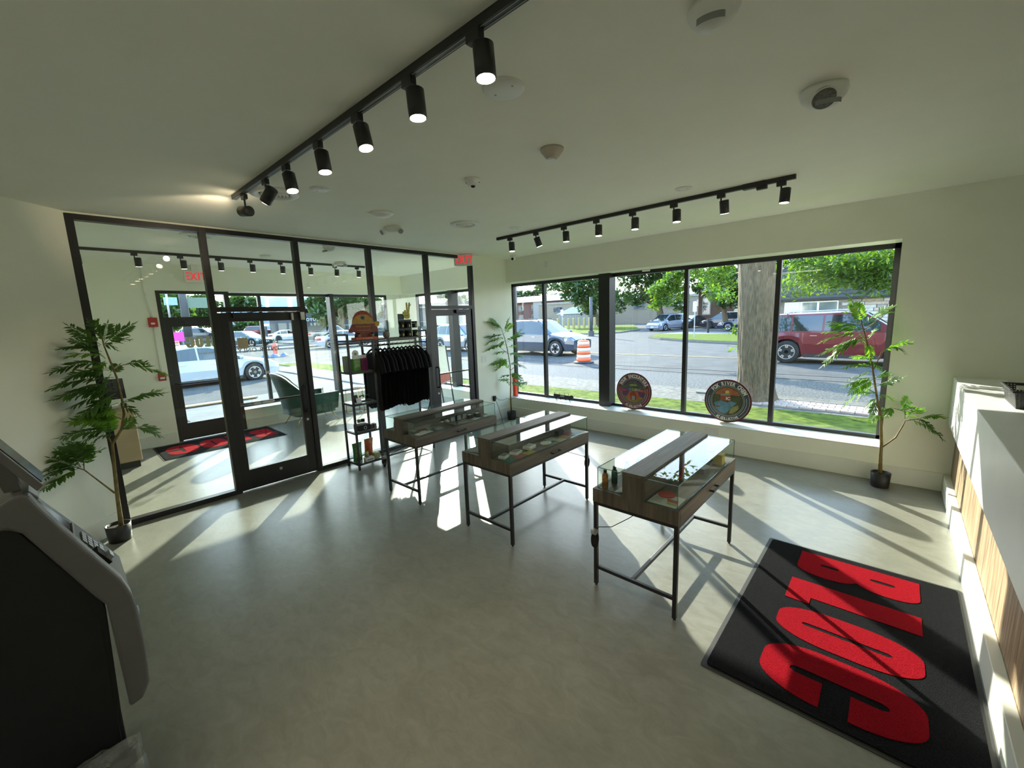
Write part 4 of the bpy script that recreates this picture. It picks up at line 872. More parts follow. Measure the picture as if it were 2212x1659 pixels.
# ---- buildings --------------------------------------------------------
BRK = M('brown_brick', (0.094, 0.052, 0.030), .9, noise=14, amt=.3, bump=.4, bscale=40); BRK2 = M('red_brown_brick', (0.121, 0.055, 0.039), .9, noise=14, amt=.3, bump=.4, bscale=40)
BEI = M('beige_brick', (0.231, 0.187, 0.132), .9, noise=10, amt=.15, bump=.3, bscale=40); SHG = M('dark_shingle', (0.030, 0.032, 0.030), .9, noise=18, amt=.35, bump=.5, bscale=40); SHL = M('light_grey_shingle', (0.176, 0.182, 0.187), .9, noise=9, amt=.1)
STN = M('pale_ledge_stone', (0.165, 0.149, 0.121), .9, noise=7, amt=.35, bump=.5, bscale=20); WGL = M('building_window_glass', (0.028, 0.039, 0.044), .08, spec=1, noise=1.5, amt=.6, c2=(0.138, 0.165, 0.165)); CRM = M('cream_render', (0.248, 0.237, 0.204), .85, noise=5, amt=.08); GRB = M('grey_siding', (0.050, 0.055, 0.061), .8, noise=8, amt=.2)
def building(name, x0, x1, y0, y1, h, wall, label, roof=None, rh=0, over=.5, wins=(), face='y', side=None, rmat=None):
    """wins: (a0, a1, z0, z1) along the face looking at the shop: face y -> the y0 wall, face x -> the x1 wall"""
    t = root(name, ((x0 + x1) / 2, (y0 + y1) / 2, G), label, 'building')
    ob('wall', MB().box(x0, x1, y0, y1, G, h), wall, t)
    rm = rmat or SHG
    if roof == 'hip':
        cx0, cx1 = (x0 + rh * 1.4, x1 - rh * 1.4); ym = (y0 + y1) / 2; a = [(x0 - over, y0 - over, h), (x1 + over, y0 - over, h), (x1 + over, y1 + over, h), (x0 - over, y1 + over, h)]; r0, r1 = (cx0, ym, h + rh), (cx1, ym, h + rh)
        ob('roof', MB().quad(a[0], a[1], r1, r0).quad(a[2], a[3], r0, r1).tri(a[1], a[2], r1).tri(a[3], a[0], r0), rm, t)
    elif roof == 'gable':
        ym = (y0 + y1) / 2; ob('roof', MB().prism([(y0 - over, h), (y1 + over, h), (ym, h + rh)], x0 - over, x1 + over, 'x'), rm, t)
    elif roof == 'gablex':
        xm = (x0 + x1) / 2; ob('roof', MB().prism([(x0 - over, h), (x1 + over, h), (xm, h + rh)], y0 - over, y1 + over, 'y'), rm, t)
    elif roof == 'flat': ob('parapet', MB().box(x0 - .1, x1 + .1, y0 - .1, y1 + .1, h, h + rh), rm, t)
    for (a0, a1, z0, z1) in wins:
        if face == 'y':
            f = ob('window', MB().box(a0 - .1, a1 + .1, y0 - .08, y0, z0 - .1, z1 + .1), CRM, t); ob('pane', MB().box(a0, a1, y0 - .10, y0 - .02, z0, z1), WGL, f)
        else:
            f = ob('window', MB().box(x1, x1 + .08, a0 - .1, a1 + .1, z0 - .1, z1 + .1), CRM, t); ob('pane', MB().box(x1 + .02, x1 + .10, a0, a1, z0, z1), WGL, f)
    return t
# stone-clad office with a dark mansard, behind the red suv
t = building('office_building', -1.6, 34, 31.5, 40, 2.45, STN, 'low stone-clad building with a dark mansard roof behind the red suv', None)
ms = MB().hexa([(-2.2, 30.9, 2.42), (34.6, 30.9, 2.42), (34.6, 40.6, 2.42), (-2.2, 40.6, 2.42), (-2.2, 32.6, 5.0), (34.6, 32.6, 5.0), (34.6, 40.5, 5.0), (-2.2, 40.5, 5.0)]); ob('mansard_roof', ms, SHG, t)
sl = MB()
for k in range(11): z = 2.47 + k * .235; sl.bar((-2.2, 30.9 + (z - 2.42) * .659 - .01, z), (34.6, 30.9 + (z - 2.42) * .659 - .01, z), .05, .03)
ob('shingle_course', sl, M('darker_shingle_edge', (.03, .032, .03), .9), t, kind='stuff'); ob('soffit', MB().box(-2.2, 34.6, 30.95, 31.5, 2.36, 2.41), GRB, t)
STNS = [M('ledge_stone_%s' % n, c, .9, noise=6, amt=.2, bump=.4, bscale=15) for n, c in (('warm', (.36, .30, .23)), ('pale', (.40, .38, .33)), ('grey', (.24, .23, .20)), ('buff', (.33, .27, .19)))]
for rw in range(11):
    z = -.05 + rw * .215; x = -1.6 + random.uniform(0, .3)
    while x < 12:
        wd = random.uniform(.5, 1.3)
        if not (-1.4 < x + wd / 2 < 2.9 and 1.15 < z + .1 < 2.3): ob('stone', B(x + .02, x + wd - .02, 31.5 - random.uniform(.04, .10), 31.5, z + .012, z + .203), random.choice(STNS), t)
        x += wd
fx = [-.85, .2, 1.2, 2.35]
for a, b in zip(fx, fx[1:]):
    f = ob('window', MB().box(a, b, 31.38, 31.5, 1.3, 2.25), WHITE, t); ob('pane', MB().box(a + .06, b - .06, 31.36, 31.45, 1.37, 2.18), M('painted_reflection_pane', (.10, .14, .14), .05, spec=1, noise=.6, amt=.5, c2=(.26, .30, .28)), f)  # bright reflection put into the pane colour as pale mottling
building('brick_house', -13.2, -6.0, 49.5, 57, 4.2, BRK, 'brown brick house with a grey roof behind the parked dark cars', 'hip', 2.2, .8, [(-12.6, -11.8, 1.4, 3.3), (-9.0, -7.8, 1.2, 3.3)], rmat=M('brown_grey_shingle', (.20, .18, .17), .9, noise=9, amt=.2))
building('long_building', -52, -15.5, 66, 74, 4.2, BEI, 'long beige brick building behind the silver minivan', 'flat', .4, rmat=CRM, wins=[(x, x + 2.2, 2.6, 3.6) for x in (-48, -42, -36, -30, -24, -19)])
t = building('apartment_building', -100, -56, 88, 97, 5.9, BRK2, 'two-storey brick apartment block with pale roof at the far left of the window', 'hip', 1.9, 1, [(x, x + 1.6, z, z + 1.4) for x in range(-97, -57, 5) for z in (.9, 3.6)], rmat=SHL)
ob('pale_bay', MB().box(-84, -80, 87.3, 88, G, 5.9), GRB, t); ob('pale_bay', MB().box(-71, -68, 87.3, 88, G, 5.9), CRM, t)
t = root('board_fence', (-40, 61.5, G), 'pale board fence with a small pavilion roof behind it', 'fence')
for k in range(12): ob('board', MB().box(-43.5 + k * .62, -43.5 + k * .62 + .59, 61.4, 61.5, G, 2.0), CRM, t)
t = building('garden_pavilion', -43.5, -38.5, 61.8, 64.9, 2.1, CRM, 'garden pavilion with a pointed grey roof above the white fence', 'hip', 1.3, .5, rmat=M('pavilion_shingle', (.30, .29, .27), .9))
t = building('clinic_building', -70, -60, 18.6, 48, 3.7, GRB, 'dark grey shop front with white letters beyond the side street', 'flat', .5, wins=[(y, y + 2.0, .5, 1.6) for y in range(25, 46, 3)], face='x')
ob('gable', MB().prism([(18.4, 3.7), (26, 3.7), (21.5, 5.9)], -61, -59.9, 'x'), GRB, t)
ob('lettering', text_mb('LOYOLA MEDICINE', .62, .02, .004, 'CENTER', 1.15).xf(basis((-59.9, 23.0, 2.62), (0, 1, 0), (0, 0, 1), (1, 0, 0))), WHITE, t)
for k in range(5): ob('arched_window', MB().box(-60, -59.9, 20.9 + k * .55, 21.15 + k * .55, 1.75, 2.15), CRM, t)
building('roadside_shop', -120, -100, -20, 11, 5.0, GRB, 'low dark shop building at the back of the parking lot', 'flat', .5, rmat=DKP)
t = building('warehouse_building', -106, -96, 21, 44, 5.6, M('pale_blue_grey_panel', (.30, .36, .40), .7, noise=4, amt=.1), 'pale blue-grey block with rooftop units above the parking lot', 'flat', .3, rmat=CRM)
for y0 in (24.4, 29.0, 34.0): ob('rooftop_unit', MB().box(-101, -97, y0, y0 + 2.6, 5.9, 8.2), M('pale_blue_unit', (.38, .47, .52), .6, noise=3, amt=.1), t)
building('corner_building', -80, -62.5, 52, 60, 5.0, CRM, 'beige corner building seen through the right partition door', 'flat', .6, wins=[(-78 + k * 5, -75.4 + k * 5, 1.8, 3.4) for k in range(3)])

# ---- trees --------------------------------------------------------------
def leaf_cloud(name, blobs, n, size, mat, parent, seed=1, flatn=.35, elong=2.2, hollow=.5):
    rng = np.random.default_rng(seed); bl = np.array([b[:3] for b in blobs], float); rad = np.array([b[3:6] if len(b) >= 6 else (b[3],) * 3 for b in blobs], float)
    wgt = (rad.prod(axis=1)) ** .75; idx = rng.choice(len(blobs), n, p=wgt / wgt.sum())
    d = rng.normal(size=(n, 3)); d /= np.linalg.norm(d, axis=1, keepdims=True); rr = hollow + (1 - hollow) * rng.random(n) ** .6
    c = bl[idx] + d * rad[idx] * rr[:, None]
    c += rng.normal(size=(n, 3)) * size * .6
    ax = rng.normal(size=(n, 3)); ax[:, 2] *= .6; ax /= np.linalg.norm(ax, axis=1, keepdims=True)
    up = rng.normal(size=(n, 3)) * flatn + np.array([0, 0, 1.0]); bx_ = np.cross(ax, up); bx_ /= np.linalg.norm(bx_, axis=1, keepdims=True) + 1e-9
    s = size * (.6 + .8 * rng.random(n))[:, None]
    a_, b_ = ax * s, bx_ * s / elong
    V = np.stack([c - a_, c - a_ * .1 + b_, c + a_, c - a_ * .1 - b_], 1).reshape(-1, 3)
    off = np.array(base_of(parent).location); V = V - off
    me = bpy.data.meshes.new(name); me.vertices.add(4 * n); me.vertices.foreach_set('co', V.astype(np.float32).ravel())
    me.loops.add(4 * n); me.loops.foreach_set('vertex_index', np.arange(4 * n, dtype=np.int32)); me.polygons.add(n)
    me.polygons.foreach_set('loop_start', np.arange(0, 4 * n, 4, dtype=np.int32)); me.update(calc_edges=True); me.materials.append(mat)
    o = bpy.data.objects.new(name, me); col.objects.link(o); o.parent = parent; o['kind'] = 'stuff'; return o
def tree(x, y, label, trunk, branches, blobs, n, size, mat=None, seed=1, bark=BARK, nm='tree', tn=14):
    t = root(nm, (x, y, G), label, 'tree')
    ob('trunk', MB().tube([p[:3] for p in trunk], [p[3] for p in trunk], tn, cap=False), bark, t, True)
    for b in branches: ob('branch', MB().tube([p[:3] for p in b], [p[3] for p in b], 8, cap=False), bark, t, True)
    leaf_cloud('foliage', blobs, n, size, mat or LEAFF, t, seed); return t
# the big street tree: ridged trunk, boughs above the window head, loose sprays hanging into view
TX, TY = 3.32, 4.35
t = root('tree', (TX, TY, G), 'thick grey street tree trunk close outside the window, leaves hanging beside it', 'tree')
rng = np.random.default_rng(4)
def bark_mb():
    mb = MB(); nz, na = 70, 110; zs_ = np.linspace(G - .05, 4.6, nz); ph = rng.random(40) * 6.28
    for i, z in enumerate(zs_):
        r = .335 + .14 * math.exp(-(z - G) / .22) + (.06 * max(0, z - 3.2)); cx = TX - .10 * (z - G) / 3 ; cy = TY
        for j in range(na):
            a = 2 * PI * j / na
            rid = sum(math.sin((9 + 3 * k) * a + ph[k] + 1.1 * math.sin(z * (1.3 + .5 * k) + ph[k + 10])) for k in range(5)) / 5
            brk = math.sin(z * 6 + 5 * math.sin(7 * a + ph[30]))
            rr = r * (1 + .03 * math.sin(3 * a + z)) + .022 * rid + .006 * brk
            mb.v.append((cx + rr * math.cos(a), cy + rr * math.sin(a), z))
    for i in range(nz - 1):
        for j in range(na): a = i * na + j; b = i * na + (j + 1) % na; mb.f.append((a, b, b + na, a + na))
    return mb
ob('trunk', bark_mb(), BARK, t, True)
for b in ([(TX - .15, TY, 4.0, .30), (TX - 1.2, TY + .6, 5.6, .2), (TX - 3.2, TY + 1.5, 7.2, .1)], [(TX - .1, TY, 4.2, .3), (TX + 1.4, TY - .3, 5.2, .22), (TX + 3.6, TY + .6, 6.2, .1)], [(TX - .1, TY, 4.2, .3), (TX, TY + 1.6, 6.2, .2), (TX + .6, TY + 3.6, 8, .1)], [(TX, TY, 4.2, .28), (TX + .6, TY - 1, 6, .16), (TX + 1.6, TY - 2, 7.5, .08)],
          [(TX + .2, TY, 3.6, .1), (TX + .8, TY + .4, 3.4, .06), (TX + 1.7, TY + .9, 3.0, .03)]):
    ob('branch', MB().tube([p[:3] for p in b], [p[3] for p in b], 10, cap=False), BARK, t, True)
leaf_cloud('foliage', [(TX + 2.6, TY + 1.2, 6.0, 2.6, 2.4, 1.6), (TX + 4.6, TY + 2.6, 5.4, 2.4, 2.2, 1.5), (TX + .5, TY + 3, 7.8, 3, 2.4, 1.6), (TX + 3.5, TY - .8, 7.6, 2.6, 2, 1.6), (TX - 3.0, TY + 3.2, 8.4, 1.8, 1.6, 1.0), (TX + 6.5, TY + .5, 6.5, 2.2, 2.0, 1.8), (TX - 1.6, TY + 1.0, 4.9, 1.3, 1.0, .9), (TX + .3, TY + .6, 4.6, 1.3, 1.0, .8), (TX - 2.6, TY + 1.4, 5.6, 1.2, 1.0, .8)], 21000, .085, LEAFT, t, 3, hollow=.2)
# hanging sprays in view, drooping from the boughs
def spray_blobs(lst):
    out = []
    for (u, v, yy, s) in lst: p = aty(u, v, yy); out.append((p.x, p.y, p.z, s * 1.25, s * 1.1, s * .8))
    return out
leaf_cloud('foliage', spray_blobs([(1722, 575, 7.5, .5), (1740, 600, 7, .42), (1765, 590, 8, .55), (1800, 585, 7.5, .6), (1830, 575, 7, .6), (1860, 590, 7, .6), (1885, 600, 7, .55), (1915, 590, 7, .6), (1925, 560, 7, .6), (1700, 620, 8.5, .35), (1748, 625, 8.5, .3), (1780, 610, 9, .45), (1720, 635, 8, .22), (1810, 612, 8, .35), (1880, 565, 7.5, .6), (1760, 560, 7.5, .5), (1905, 617, 7, .35), (1658, 620, 6.5, .22), (1662, 600, 6.5, .28), (1655, 585, 6.5, .3), (1670, 632, 7, .2)]), 6500, .062, LEAFT, t, 8, hollow=.0)
leaf_cloud('foliage', spray_blobs([(1500, 577, 7, .30), (1515, 590, 7, .32), (1545, 582, 6.5, .36), (1572, 577, 6.0, .30), (1556, 600, 7, .3), (1530, 610, 8, .3), (1568, 640, 9, .28), (1546, 636, 10, .36), (1575, 612, 7, .26), (1590, 716, 5.2, .12), (1583, 712, 5.2, .09), (1587, 752, 5.2, .10), (1594, 800, 5.2, .05)]), 2000, .06, LEAFT, t, 9, hollow=.0)
leaf_cloud('foliage', spray_blobs([(1425, 640, 12, .34), (1415, 625, 12, .3), (1440, 620, 12, .42), (1455, 605, 12, .42), (1468, 590, 12, .42), (1438, 650, 12, .32), (1412, 663, 12, .22), (1465, 625, 12, .35), (1474, 640, 12, .25), (1422, 655, 12, .25), (1476, 580, 12, .35)]), 2600, .085, LEAFT, t, 10, hollow=.0)
def bg_tree(u, v, dist_y, blob_px, label, n, size, trunk_px=None, ax='y', seed=1, mat=None, r0=.35):
    """crown from pixel discs put at a real distance (plane y or x = dist)"""
    f = aty if ax == 'y' else atx
    b0 = f(u, v, dist_y); bl = []
    for (uu, vv, s) in blob_px:
        p = f(uu, vv, dist_y + random.uniform(-2, 2)); k_ = (p - CAM).length / FPX; bl.append((p.x, p.y, p.z, s * k_, s * k_, s * k_ * .8))
    top = max(bl, key=lambda q: q[2]); ctr = np.mean([q[:3] for q in bl], axis=0)
    tr = [(b0.x, b0.y, G, r0), (b0.x * .7 + ctr[0] * .3, b0.y, G + (ctr[2] - G) * .45, r0 * .8), (ctr[0], ctr[1], ctr[2], r0 * .45)]
    br = [[(tr[1][0], tr[1][1], tr[1][2], r0 * .5), ((tr[1][0] + q[0]) / 2, q[1], (tr[1][2] + q[2]) / 2 + .3, r0 * .35), (q[0], q[1], q[2], r0 * .12)] for q in bl[:6]]
    return tree(b0.x, b0.y, label, tr, br, bl, n, size, mat, seed, tn=8)
bg_tree(1432, 700, 46, [(1360, 600, 26), (1390, 590, 30), (1420, 585, 30), (1450, 590, 30), (1345, 640, 20), (1375, 640, 24), (1410, 625, 26), (1450, 640, 22), (1470, 660, 14), (1340, 665, 12), (1400, 560, 30), (1350, 565, 30), (1450, 560, 30), (1475, 610, 18)], 'broad green tree above the silver minivan', 9000, .26, seed=11, r0=.5)
bg_tree(1297, 700, 52, [(1190, 618, 14), (1215, 612, 22), (1240, 618, 26), (1265, 620, 28), (1290, 625, 26), (1180, 605, 10), (1250, 645, 18), (1280, 655, 20), (1260, 668, 12), (1225, 640, 12), (1310, 640, 26), (1300, 600, 28), (1250, 598, 24), (1275, 672, 12)], 'leaning green tree left of the window pillar', 7500, .30, seed=12, r0=.45)
bg_tree(1570, 700, 40, [(1500, 590, 16), (1530, 600, 18), (1505, 620, 12), (1560, 590, 26), (1590, 600, 24), (1545, 625, 14), (1575, 640, 14), (1500, 560, 20), (1600, 625, 18), (1560, 655, 10), (1590, 655, 12)], 'dark green tree in front of the brown brick house', 5000, .22, seed=13, r0=.3)
bg_tree(1760, 700, 46, [(1640, 600, 26), (1700, 590, 30), (1750, 580, 34), (1810, 575, 34), (1870, 570, 34), (1920, 570, 34), (1670, 570, 30)], 'dark trees rising behind the mansard roof', 6000, .3, seed=14)
bg_tree(1150, 690, 120, [(1108, 642, 9), (1122, 638, 10), (1140, 636, 9), (1158, 632, 8), (1172, 628, 8), (1164, 618, 7), (1105, 655, 8), (1190, 650, 12), (1210, 645, 12)], 'distant tree line behind the apartment block', 3000, .7, seed=15, r0=.5)
bg_tree(365, 735, -62, [(352, 655, 14), (370, 650, 14), (388, 650, 12), (357, 675, 14), (380, 678, 14), (398, 672, 10), (352, 690, 12), (372, 696, 12)], 'dark tree filling the glass above the street door', 3500, .42, ax='x', seed=16)
bg_tree(437, 735, -86, [(428, 648, 12), (444, 652, 14), (436, 670, 16), (450, 678, 12), (425, 685, 12), (445, 695, 12), (458, 660, 10)], 'bright tree right of the thick dark pole', 3000, .42, ax='x', seed=17)
bg_tree(520, 735, -88, [(500, 656, 12), (515, 652, 12), (530, 650, 12), (545, 655, 10), (490, 662, 8), (540, 708, 12), (556, 700, 10), (528, 706, 10), (510, 712, 9)], 'tree seen over the partition door', 3000, .45, ax='x', seed=18)
bg_tree(740, 720, -50, [(680, 655, 16), (700, 650, 16), (690, 675, 14), (712, 672, 14), (730, 655, 16), (755, 652, 18), (780, 655, 18), (740, 675, 14), (765, 675, 16), (805, 655, 18), (825, 670, 14), (800, 680, 14), (700, 695, 9)], 'leafy tree behind the orange shelf display', 6500, .34, ax='x', seed=19)
bg_tree(955, 690, 70, [(952, 640, 10), (968, 638, 10), (980, 650, 12), (998, 645, 12), (985, 670, 10), (1002, 668, 10), (1010, 655, 10), (993, 688, 9)], 'tree seen above the right partition door', 2500, .4, seed=20)
# line of far trees that closes the horizon
for k, (x, y, hgt) in enumerate([(-150, -60, 9), (-150, -35, 10), (-150, -12, 9), (-150, 12, 8), (-150, 40, 9), (-140, 70, 9), (-130, 100, 10), (-120, 130, 10), (-90, 140, 11), (-60, 130, 11), (-30, 115, 11), (-5, 95, 12), (20, 90, 12), (45, 85, 12)]):
    tree(x, y, 'far round tree on the horizon, number %s from the left behind the buildings' % ['one', 'two', 'three', 'four', 'five', 'six', 'seven', 'eight', 'nine', 'ten', 'eleven', 'twelve', 'thirteen', 'fourteen'][k], [(x, y, G, .5), (x, y, hgt * .6, .3)], [], [(x + random.uniform(-6, 6), y + random.uniform(-6, 6), hgt * .55 + random.uniform(-2, 2), 6.5, 6.5, 4) for _ in range(5)], 1500, .8, None, 30 + k, tn=6)
dx_w, dy_w = WDX, WDY
# ------------------------------------------------------------------ display tables
PAPER = M('white_card', (.62, .62, .58), .7, noise=30, amt=.05)
def display_table(x0, y0, label, handle=True, wi=.595, le=1.20):
    """x0,y0: near left corner; the wooden case with a raised spine and two glass bays on a steel base"""
    t = root('display_table', (x0 + wi / 2, y0 + le / 2, 0), label, 'display table', 'glass-topped display tables')
    x1, y1 = x0 + wi, y0 + le; s0, s1 = x0 + .223, x0 + .375; e = .018
    ob('case', MB().box(x0, x1, y0 + e, y1 - e, .64, .735).box(s0, s1, y0 + e, y1 - e, .735, .888), OAK, t, bevel=.001, seg=1)
    for (ya, yb) in ((y0, y0 + e), (y1 - e, y1)): ob('end_panel', MB().prism([(x0, .64), (x1, .64), (x1, .735), (s1, .735), (s1, .888), (s0, .888), (s0, .735), (x0, .735)], ya, yb, 'y'), OAKX, t, bevel=.001, seg=1)
    ob('spine_top', MB().box(s0 - .001, s1 + .001, y0 - .001, y1 + .001, .888, .906), OAK, t, bevel=.001, seg=1)
    ob('gap_shade_strip', MB().box(s0 - .0008, s1 + .0008, y0 + .02, y1 - .02, .872, .887), MATB, t)  # black strip put in for the shade of a gap, nothing is recessed
    for nm, (a, b, side) in (('left', (x0 + .034, s0, 0)), ('right', (s1, x1 - .012, 1))) if True else ():
        bx = root  # noqa
        ya, yb = y0 + .012, y1 - .012; g = .004; gl = []
        pn = ob('glass_box', MB().box(a, b, ya, yb, .888, .892).box(a, b, ya, ya + g, .741, .888).box(a, b, yb - g, yb, .741, .888).box(*((a, a + g) if side == 0 else (b - g, b)), ya + g, yb - g, .741, .888), GLC, t)
        ed = MB(); xo = a if side == 0 else b
        for (p, q) in (((a, ya, .890), (b, ya, .890)), ((a, yb, .890), (b, yb, .890)), ((xo, ya, .890), (xo, yb, .890)), ((xo, ya, .741), (xo, ya, .890)), ((xo, yb, .741), (xo, yb, .890)), ((xo, ya, .742), (xo, yb, .742)), ((a, ya, .742), (b, ya, .742))): ed.bar(p, q, .0035)
        ob('glass_edge', ed, GLE, pn)
    if handle:
        hy = y0 + .62; ob('drawer_handle', MB().box(x1, x1 + .032, hy - .062, hy - .052, .675, .687).box(x1, x1 + .032, hy + .052, hy + .062, .675, .687).box(x1 + .026, x1 + .034, hy - .062, hy + .062, .675, .687), BLKM, t, bevel=.001)
    ob('drawer_front', MB().box(x1, x1 + .0015, y0 + .03, y1 - .03, .648, .728), OAK, t)
    tb = .026
    for (xa, ya) in ((x0 + .002, y0 + .004), (x1 - .002 - tb, y0 + .004), (x0 + .002, y1 - .004 - tb), (x1 - .002 - tb, y1 - .004 - tb)):
        lg = ob('leg', MB().box(xa, xa + tb, ya, ya + tb, .012, .618), BLKM, t, bevel=.002); ob('foot_glide', MB().cyl((xa + tb / 2, ya + tb / 2, 0), (xa + tb / 2, ya + tb / 2, .014), .009, n=10), RUB, lg)
    f = MB().box(x0 + .002, x1 - .002, y0 + .004, y0 + .004 + tb, .618, .64).box(x0 + .002, x1 - .002, y1 - .004 - tb, y1 - .004, .618, .64).box(x0 + .002, x0 + .002 + tb, y0 + .03, y1 - .03, .618, .64).box(x1 - .002 - tb, x1 - .002, y0 + .03, y1 - .03, .618, .64)
    ob('top_frame', f, BLKM, t)
    ym0, ym1 = y0 + .004 + tb / 2, y1 - .004 - tb / 2
    for ym in (ym0, ym1): ob('stretcher', MB().box(x0 + .028, x1 - .028, ym - .011, ym + .011, .133, .157), BLKM, t, bevel=.002)
    xm = (x0 + x1) / 2 - .01; ob('stretcher', MB().box(xm - .012, xm + .012, ym0 + .011, ym1 - .011, .133, .157), BLKM, t, bevel=.002)
    return t
T3, T2, T1 = (4.055, -3.56), (2.675, -3.56), (1.36, -3.57)
display_table(*T1, 'leftmost display table, standing in front of the shirt rack')
display_table(*T2, 'middle display table full of boxes and printed cards')
display_table(*T3, 'nearest display table with bottles under glass, its drawer handle facing the mat')
ZT = .7362
def item(name, loc, label, cat, group=None, rz=0): return root(name, loc, label, cat, group, rz)
# bottles in the nearest table, left bay
def bottle(x, y, c, label, h=.128, r=.021, cap=(.012, .015, .014), nm='bottle'):
    t = item(nm, (x, y, ZT), label, 'bottle', 'bottles in the nearest display table')
    ob('glass_body', MB().lathe([(r * .9, 0), (r, .004), (r, h * .68), (r * .8, h * .78), (r * .48, h * .83), (r * .46, h * .87)], n=22), c, t, True, local=True)
    ob('label_sleeve', MB().lathe([(r * 1.02, h * .10), (r * 1.02, h * .62)], n=22), c, t, True, local=True)
    ob('cap', MB().lathe([(r * .56, h * .86), (r * .56, h), (1e-5, h)], n=18), M('bottle_cap_dark', cap, .45, noise=9), t, True, local=True)
BO = M('orange_bottle', (.55, .085, .02), .25, noise=40, amt=.5, c2=(.65, .30, .06)); BG = M('teal_bottle', (.02, .10, .08), .25, noise=40, amt=.4); BP = M('violet_bottle', (.12, .06, .14), .3, noise=40, amt=.4)
bottle(4.118, -3.50, BO, 'orange bottle with a dark cap at the near end of the nearest table')
bottle(4.135, -3.40, BG, 'dark teal bottle just behind the orange bottle')
bottle(4.20, -3.32, BP, 'dim violet bottle third along in the nearest table', .10)
for k, (mc, nm_) in enumerate(((BO, 'orange'), (BG, 'teal'), (BP, 'violet'), (BG, 'green'), (BO, 'amber'), (BP, 'plum'))):
    bottle(4.14 + .03 * (k % 2), -3.22 + k * .12, mc, '%s bottle, number %s from the near end along the left glass bay' % (nm_, ('four', 'five', 'six', 'seven', 'eight', 'nine')[k]), .115 - .004 * (k % 2))
t = item('leaflet', (4.25, -3.47, ZT), 'curled white leaflet beside the spine in the nearest table', 'leaflet')
ob('sheet', MB().grid(lambda u, v: (4.205 + .07 * u, -3.53 + .13 * v, ZT + .001 + .018 * u * u), 6, 6), PAPER, t)
# right bay of the nearest table
t = item('price_sheet', (4.53, -3.44, ZT), 'white printed sheet with coloured bars in the nearest table', 'printed sheet')
ob('sheet', B(4.44, 4.62, -3.54, -3.36, ZT, ZT + .002), PAPER, t)
for k, c in enumerate(((.45, .02, .06), (.50, .09, .03), (.30, .02, .12), (.50, .42, .05), (.42, .40, .08), (.30, .34, .08))): ob('colour_bar', B(4.53 + .004 * k, 4.60 + .002 * k, -3.435 - .013 * k, -3.426 - .013 * k, ZT + .002, ZT + .0028), M('bar_ink_%s' % 'abcdef'[k], c, .7), t)
for k in range(5): ob('text_line', B(4.452, 4.51, -3.50 + k * .016, -3.495 + k * .016, ZT + .002, ZT + .0026), GREYP, t)
t = item('round_card', (4.49, -3.36, ZT + .003), 'round red card lying in the nearest table', 'card'); ob('disc', MB().cyl((4.50, -3.37, ZT + .003), (4.50, -3.37, ZT + .007), .055, n=36), M('red_card', (.50, .06, .04), .5, noise=9), t)
t = item('carton', (4.585, -2.55, ZT), 'bright yellow cube carton at the far end of the nearest table', 'box'); ob('carton', B(4.545, 4.615, -2.60, -2.525, ZT, ZT + .082), M('yellow_carton', (.68, .50, .03), .5, noise=9, amt=.05), t, bevel=.0015); ob('flap_line', B(4.5445, 4.6155, -2.6005, -2.5245, ZT + .064, ZT + .0655), M('ochre_line', (.4, .28, .02), .6), t)
t = item('comic_display', (4.50, -3.02, ZT), 'colourful upright picture card leaning in the nearest table', 'card')
for k, c in enumerate(((.50, .04, .03), (.55, .30, .04), (.03, .20, .32), (.45, .05, .10))): ob('colour_block', MB().hexa([(4.47, -3.10 + k * .04, ZT), (4.475, -3.10 + k * .04, ZT), (4.475, -3.062 + k * .04, ZT), (4.47, -3.062 + k * .04, ZT), (4.50, -3.10 + k * .04, ZT + .13), (4.505, -3.10 + k * .04, ZT + .13), (4.505, -3.062 + k * .04, ZT + .13), (4.50, -3.062 + k * .04, ZT + .13)]), M('comic_ink_%s' % 'abcd'[k], c, .6), t)
t = item('carton', (4.52, -2.80, ZT), 'small violet-grey box lying in the nearest table', 'box'); ob('carton', B(4.47, 4.57, -2.86, -2.74, ZT, ZT + .035), M('violet_grey_card', (.13, .12, .16), .6, noise=9), t, bevel=.001)
for k in range(4): 
    t = item('small_jar', (4.52 + .03 * (k % 2), -2.70 + k * .025, ZT), 'small pale jar beside the yellow carton, %s of four' % ('nearest', 'second', 'third', 'farthest')[k], 'jar', 'small jars beside the yellow carton'); ob('glass_body', MB().lathe([(.011, 0), (.011, .032), (.009, .036)], n=12), CRM, t, True, local=True); ob('lid', MB().lathe([(.0115, .036), (.0115, .044), (1e-5, .044)], n=12), MATB, t, True, local=True)
# middle table
def slab(name, x, y, w_, l_, h, mt, label, cat='box', rz=0, top=None):
    t = item(name, (x, y, ZT), label, cat, None, rz); ob('body', B(-w_ / 2, w_ / 2, -l_ / 2, l_ / 2, 0, h), mt, t, local=True, bevel=min(.003, h * .3))
    if top is not None: ob('cover_print', B(-w_ * .38, w_ * .38, -l_ * .38, l_ * .38, h, h + .0008), top, t, local=True)
    return t
tx, ty = T2
C = lambda n, c: M(n, c, .55, noise=40, amt=.3)
slab('white_case', tx + .44, ty + .10, .065, .10, .024, WHITE, 'white oval-cornered case at the near end of the middle table', rz=.25, top=GREYP)
slab('white_case', tx + .45, ty + .24, .075, .105, .022, WHITE, 'second white case behind the first in the middle table', rz=.2, top=GREYP)
slab('clear_case', tx + .455, ty + .42, .08, .11, .03, WHITE, 'white tray of small white bars in the middle table', 'tray', .15, top=M('pale_tray_print', (.5, .52, .5), .5, noise=60, amt=.6))
slab('printed_card', tx + .535, ty + .07, .08, .12, .0015, C('green_print', (.04, .16, .12)), 'teal green printed card by the near glass of the middle table', 'card', -.05)
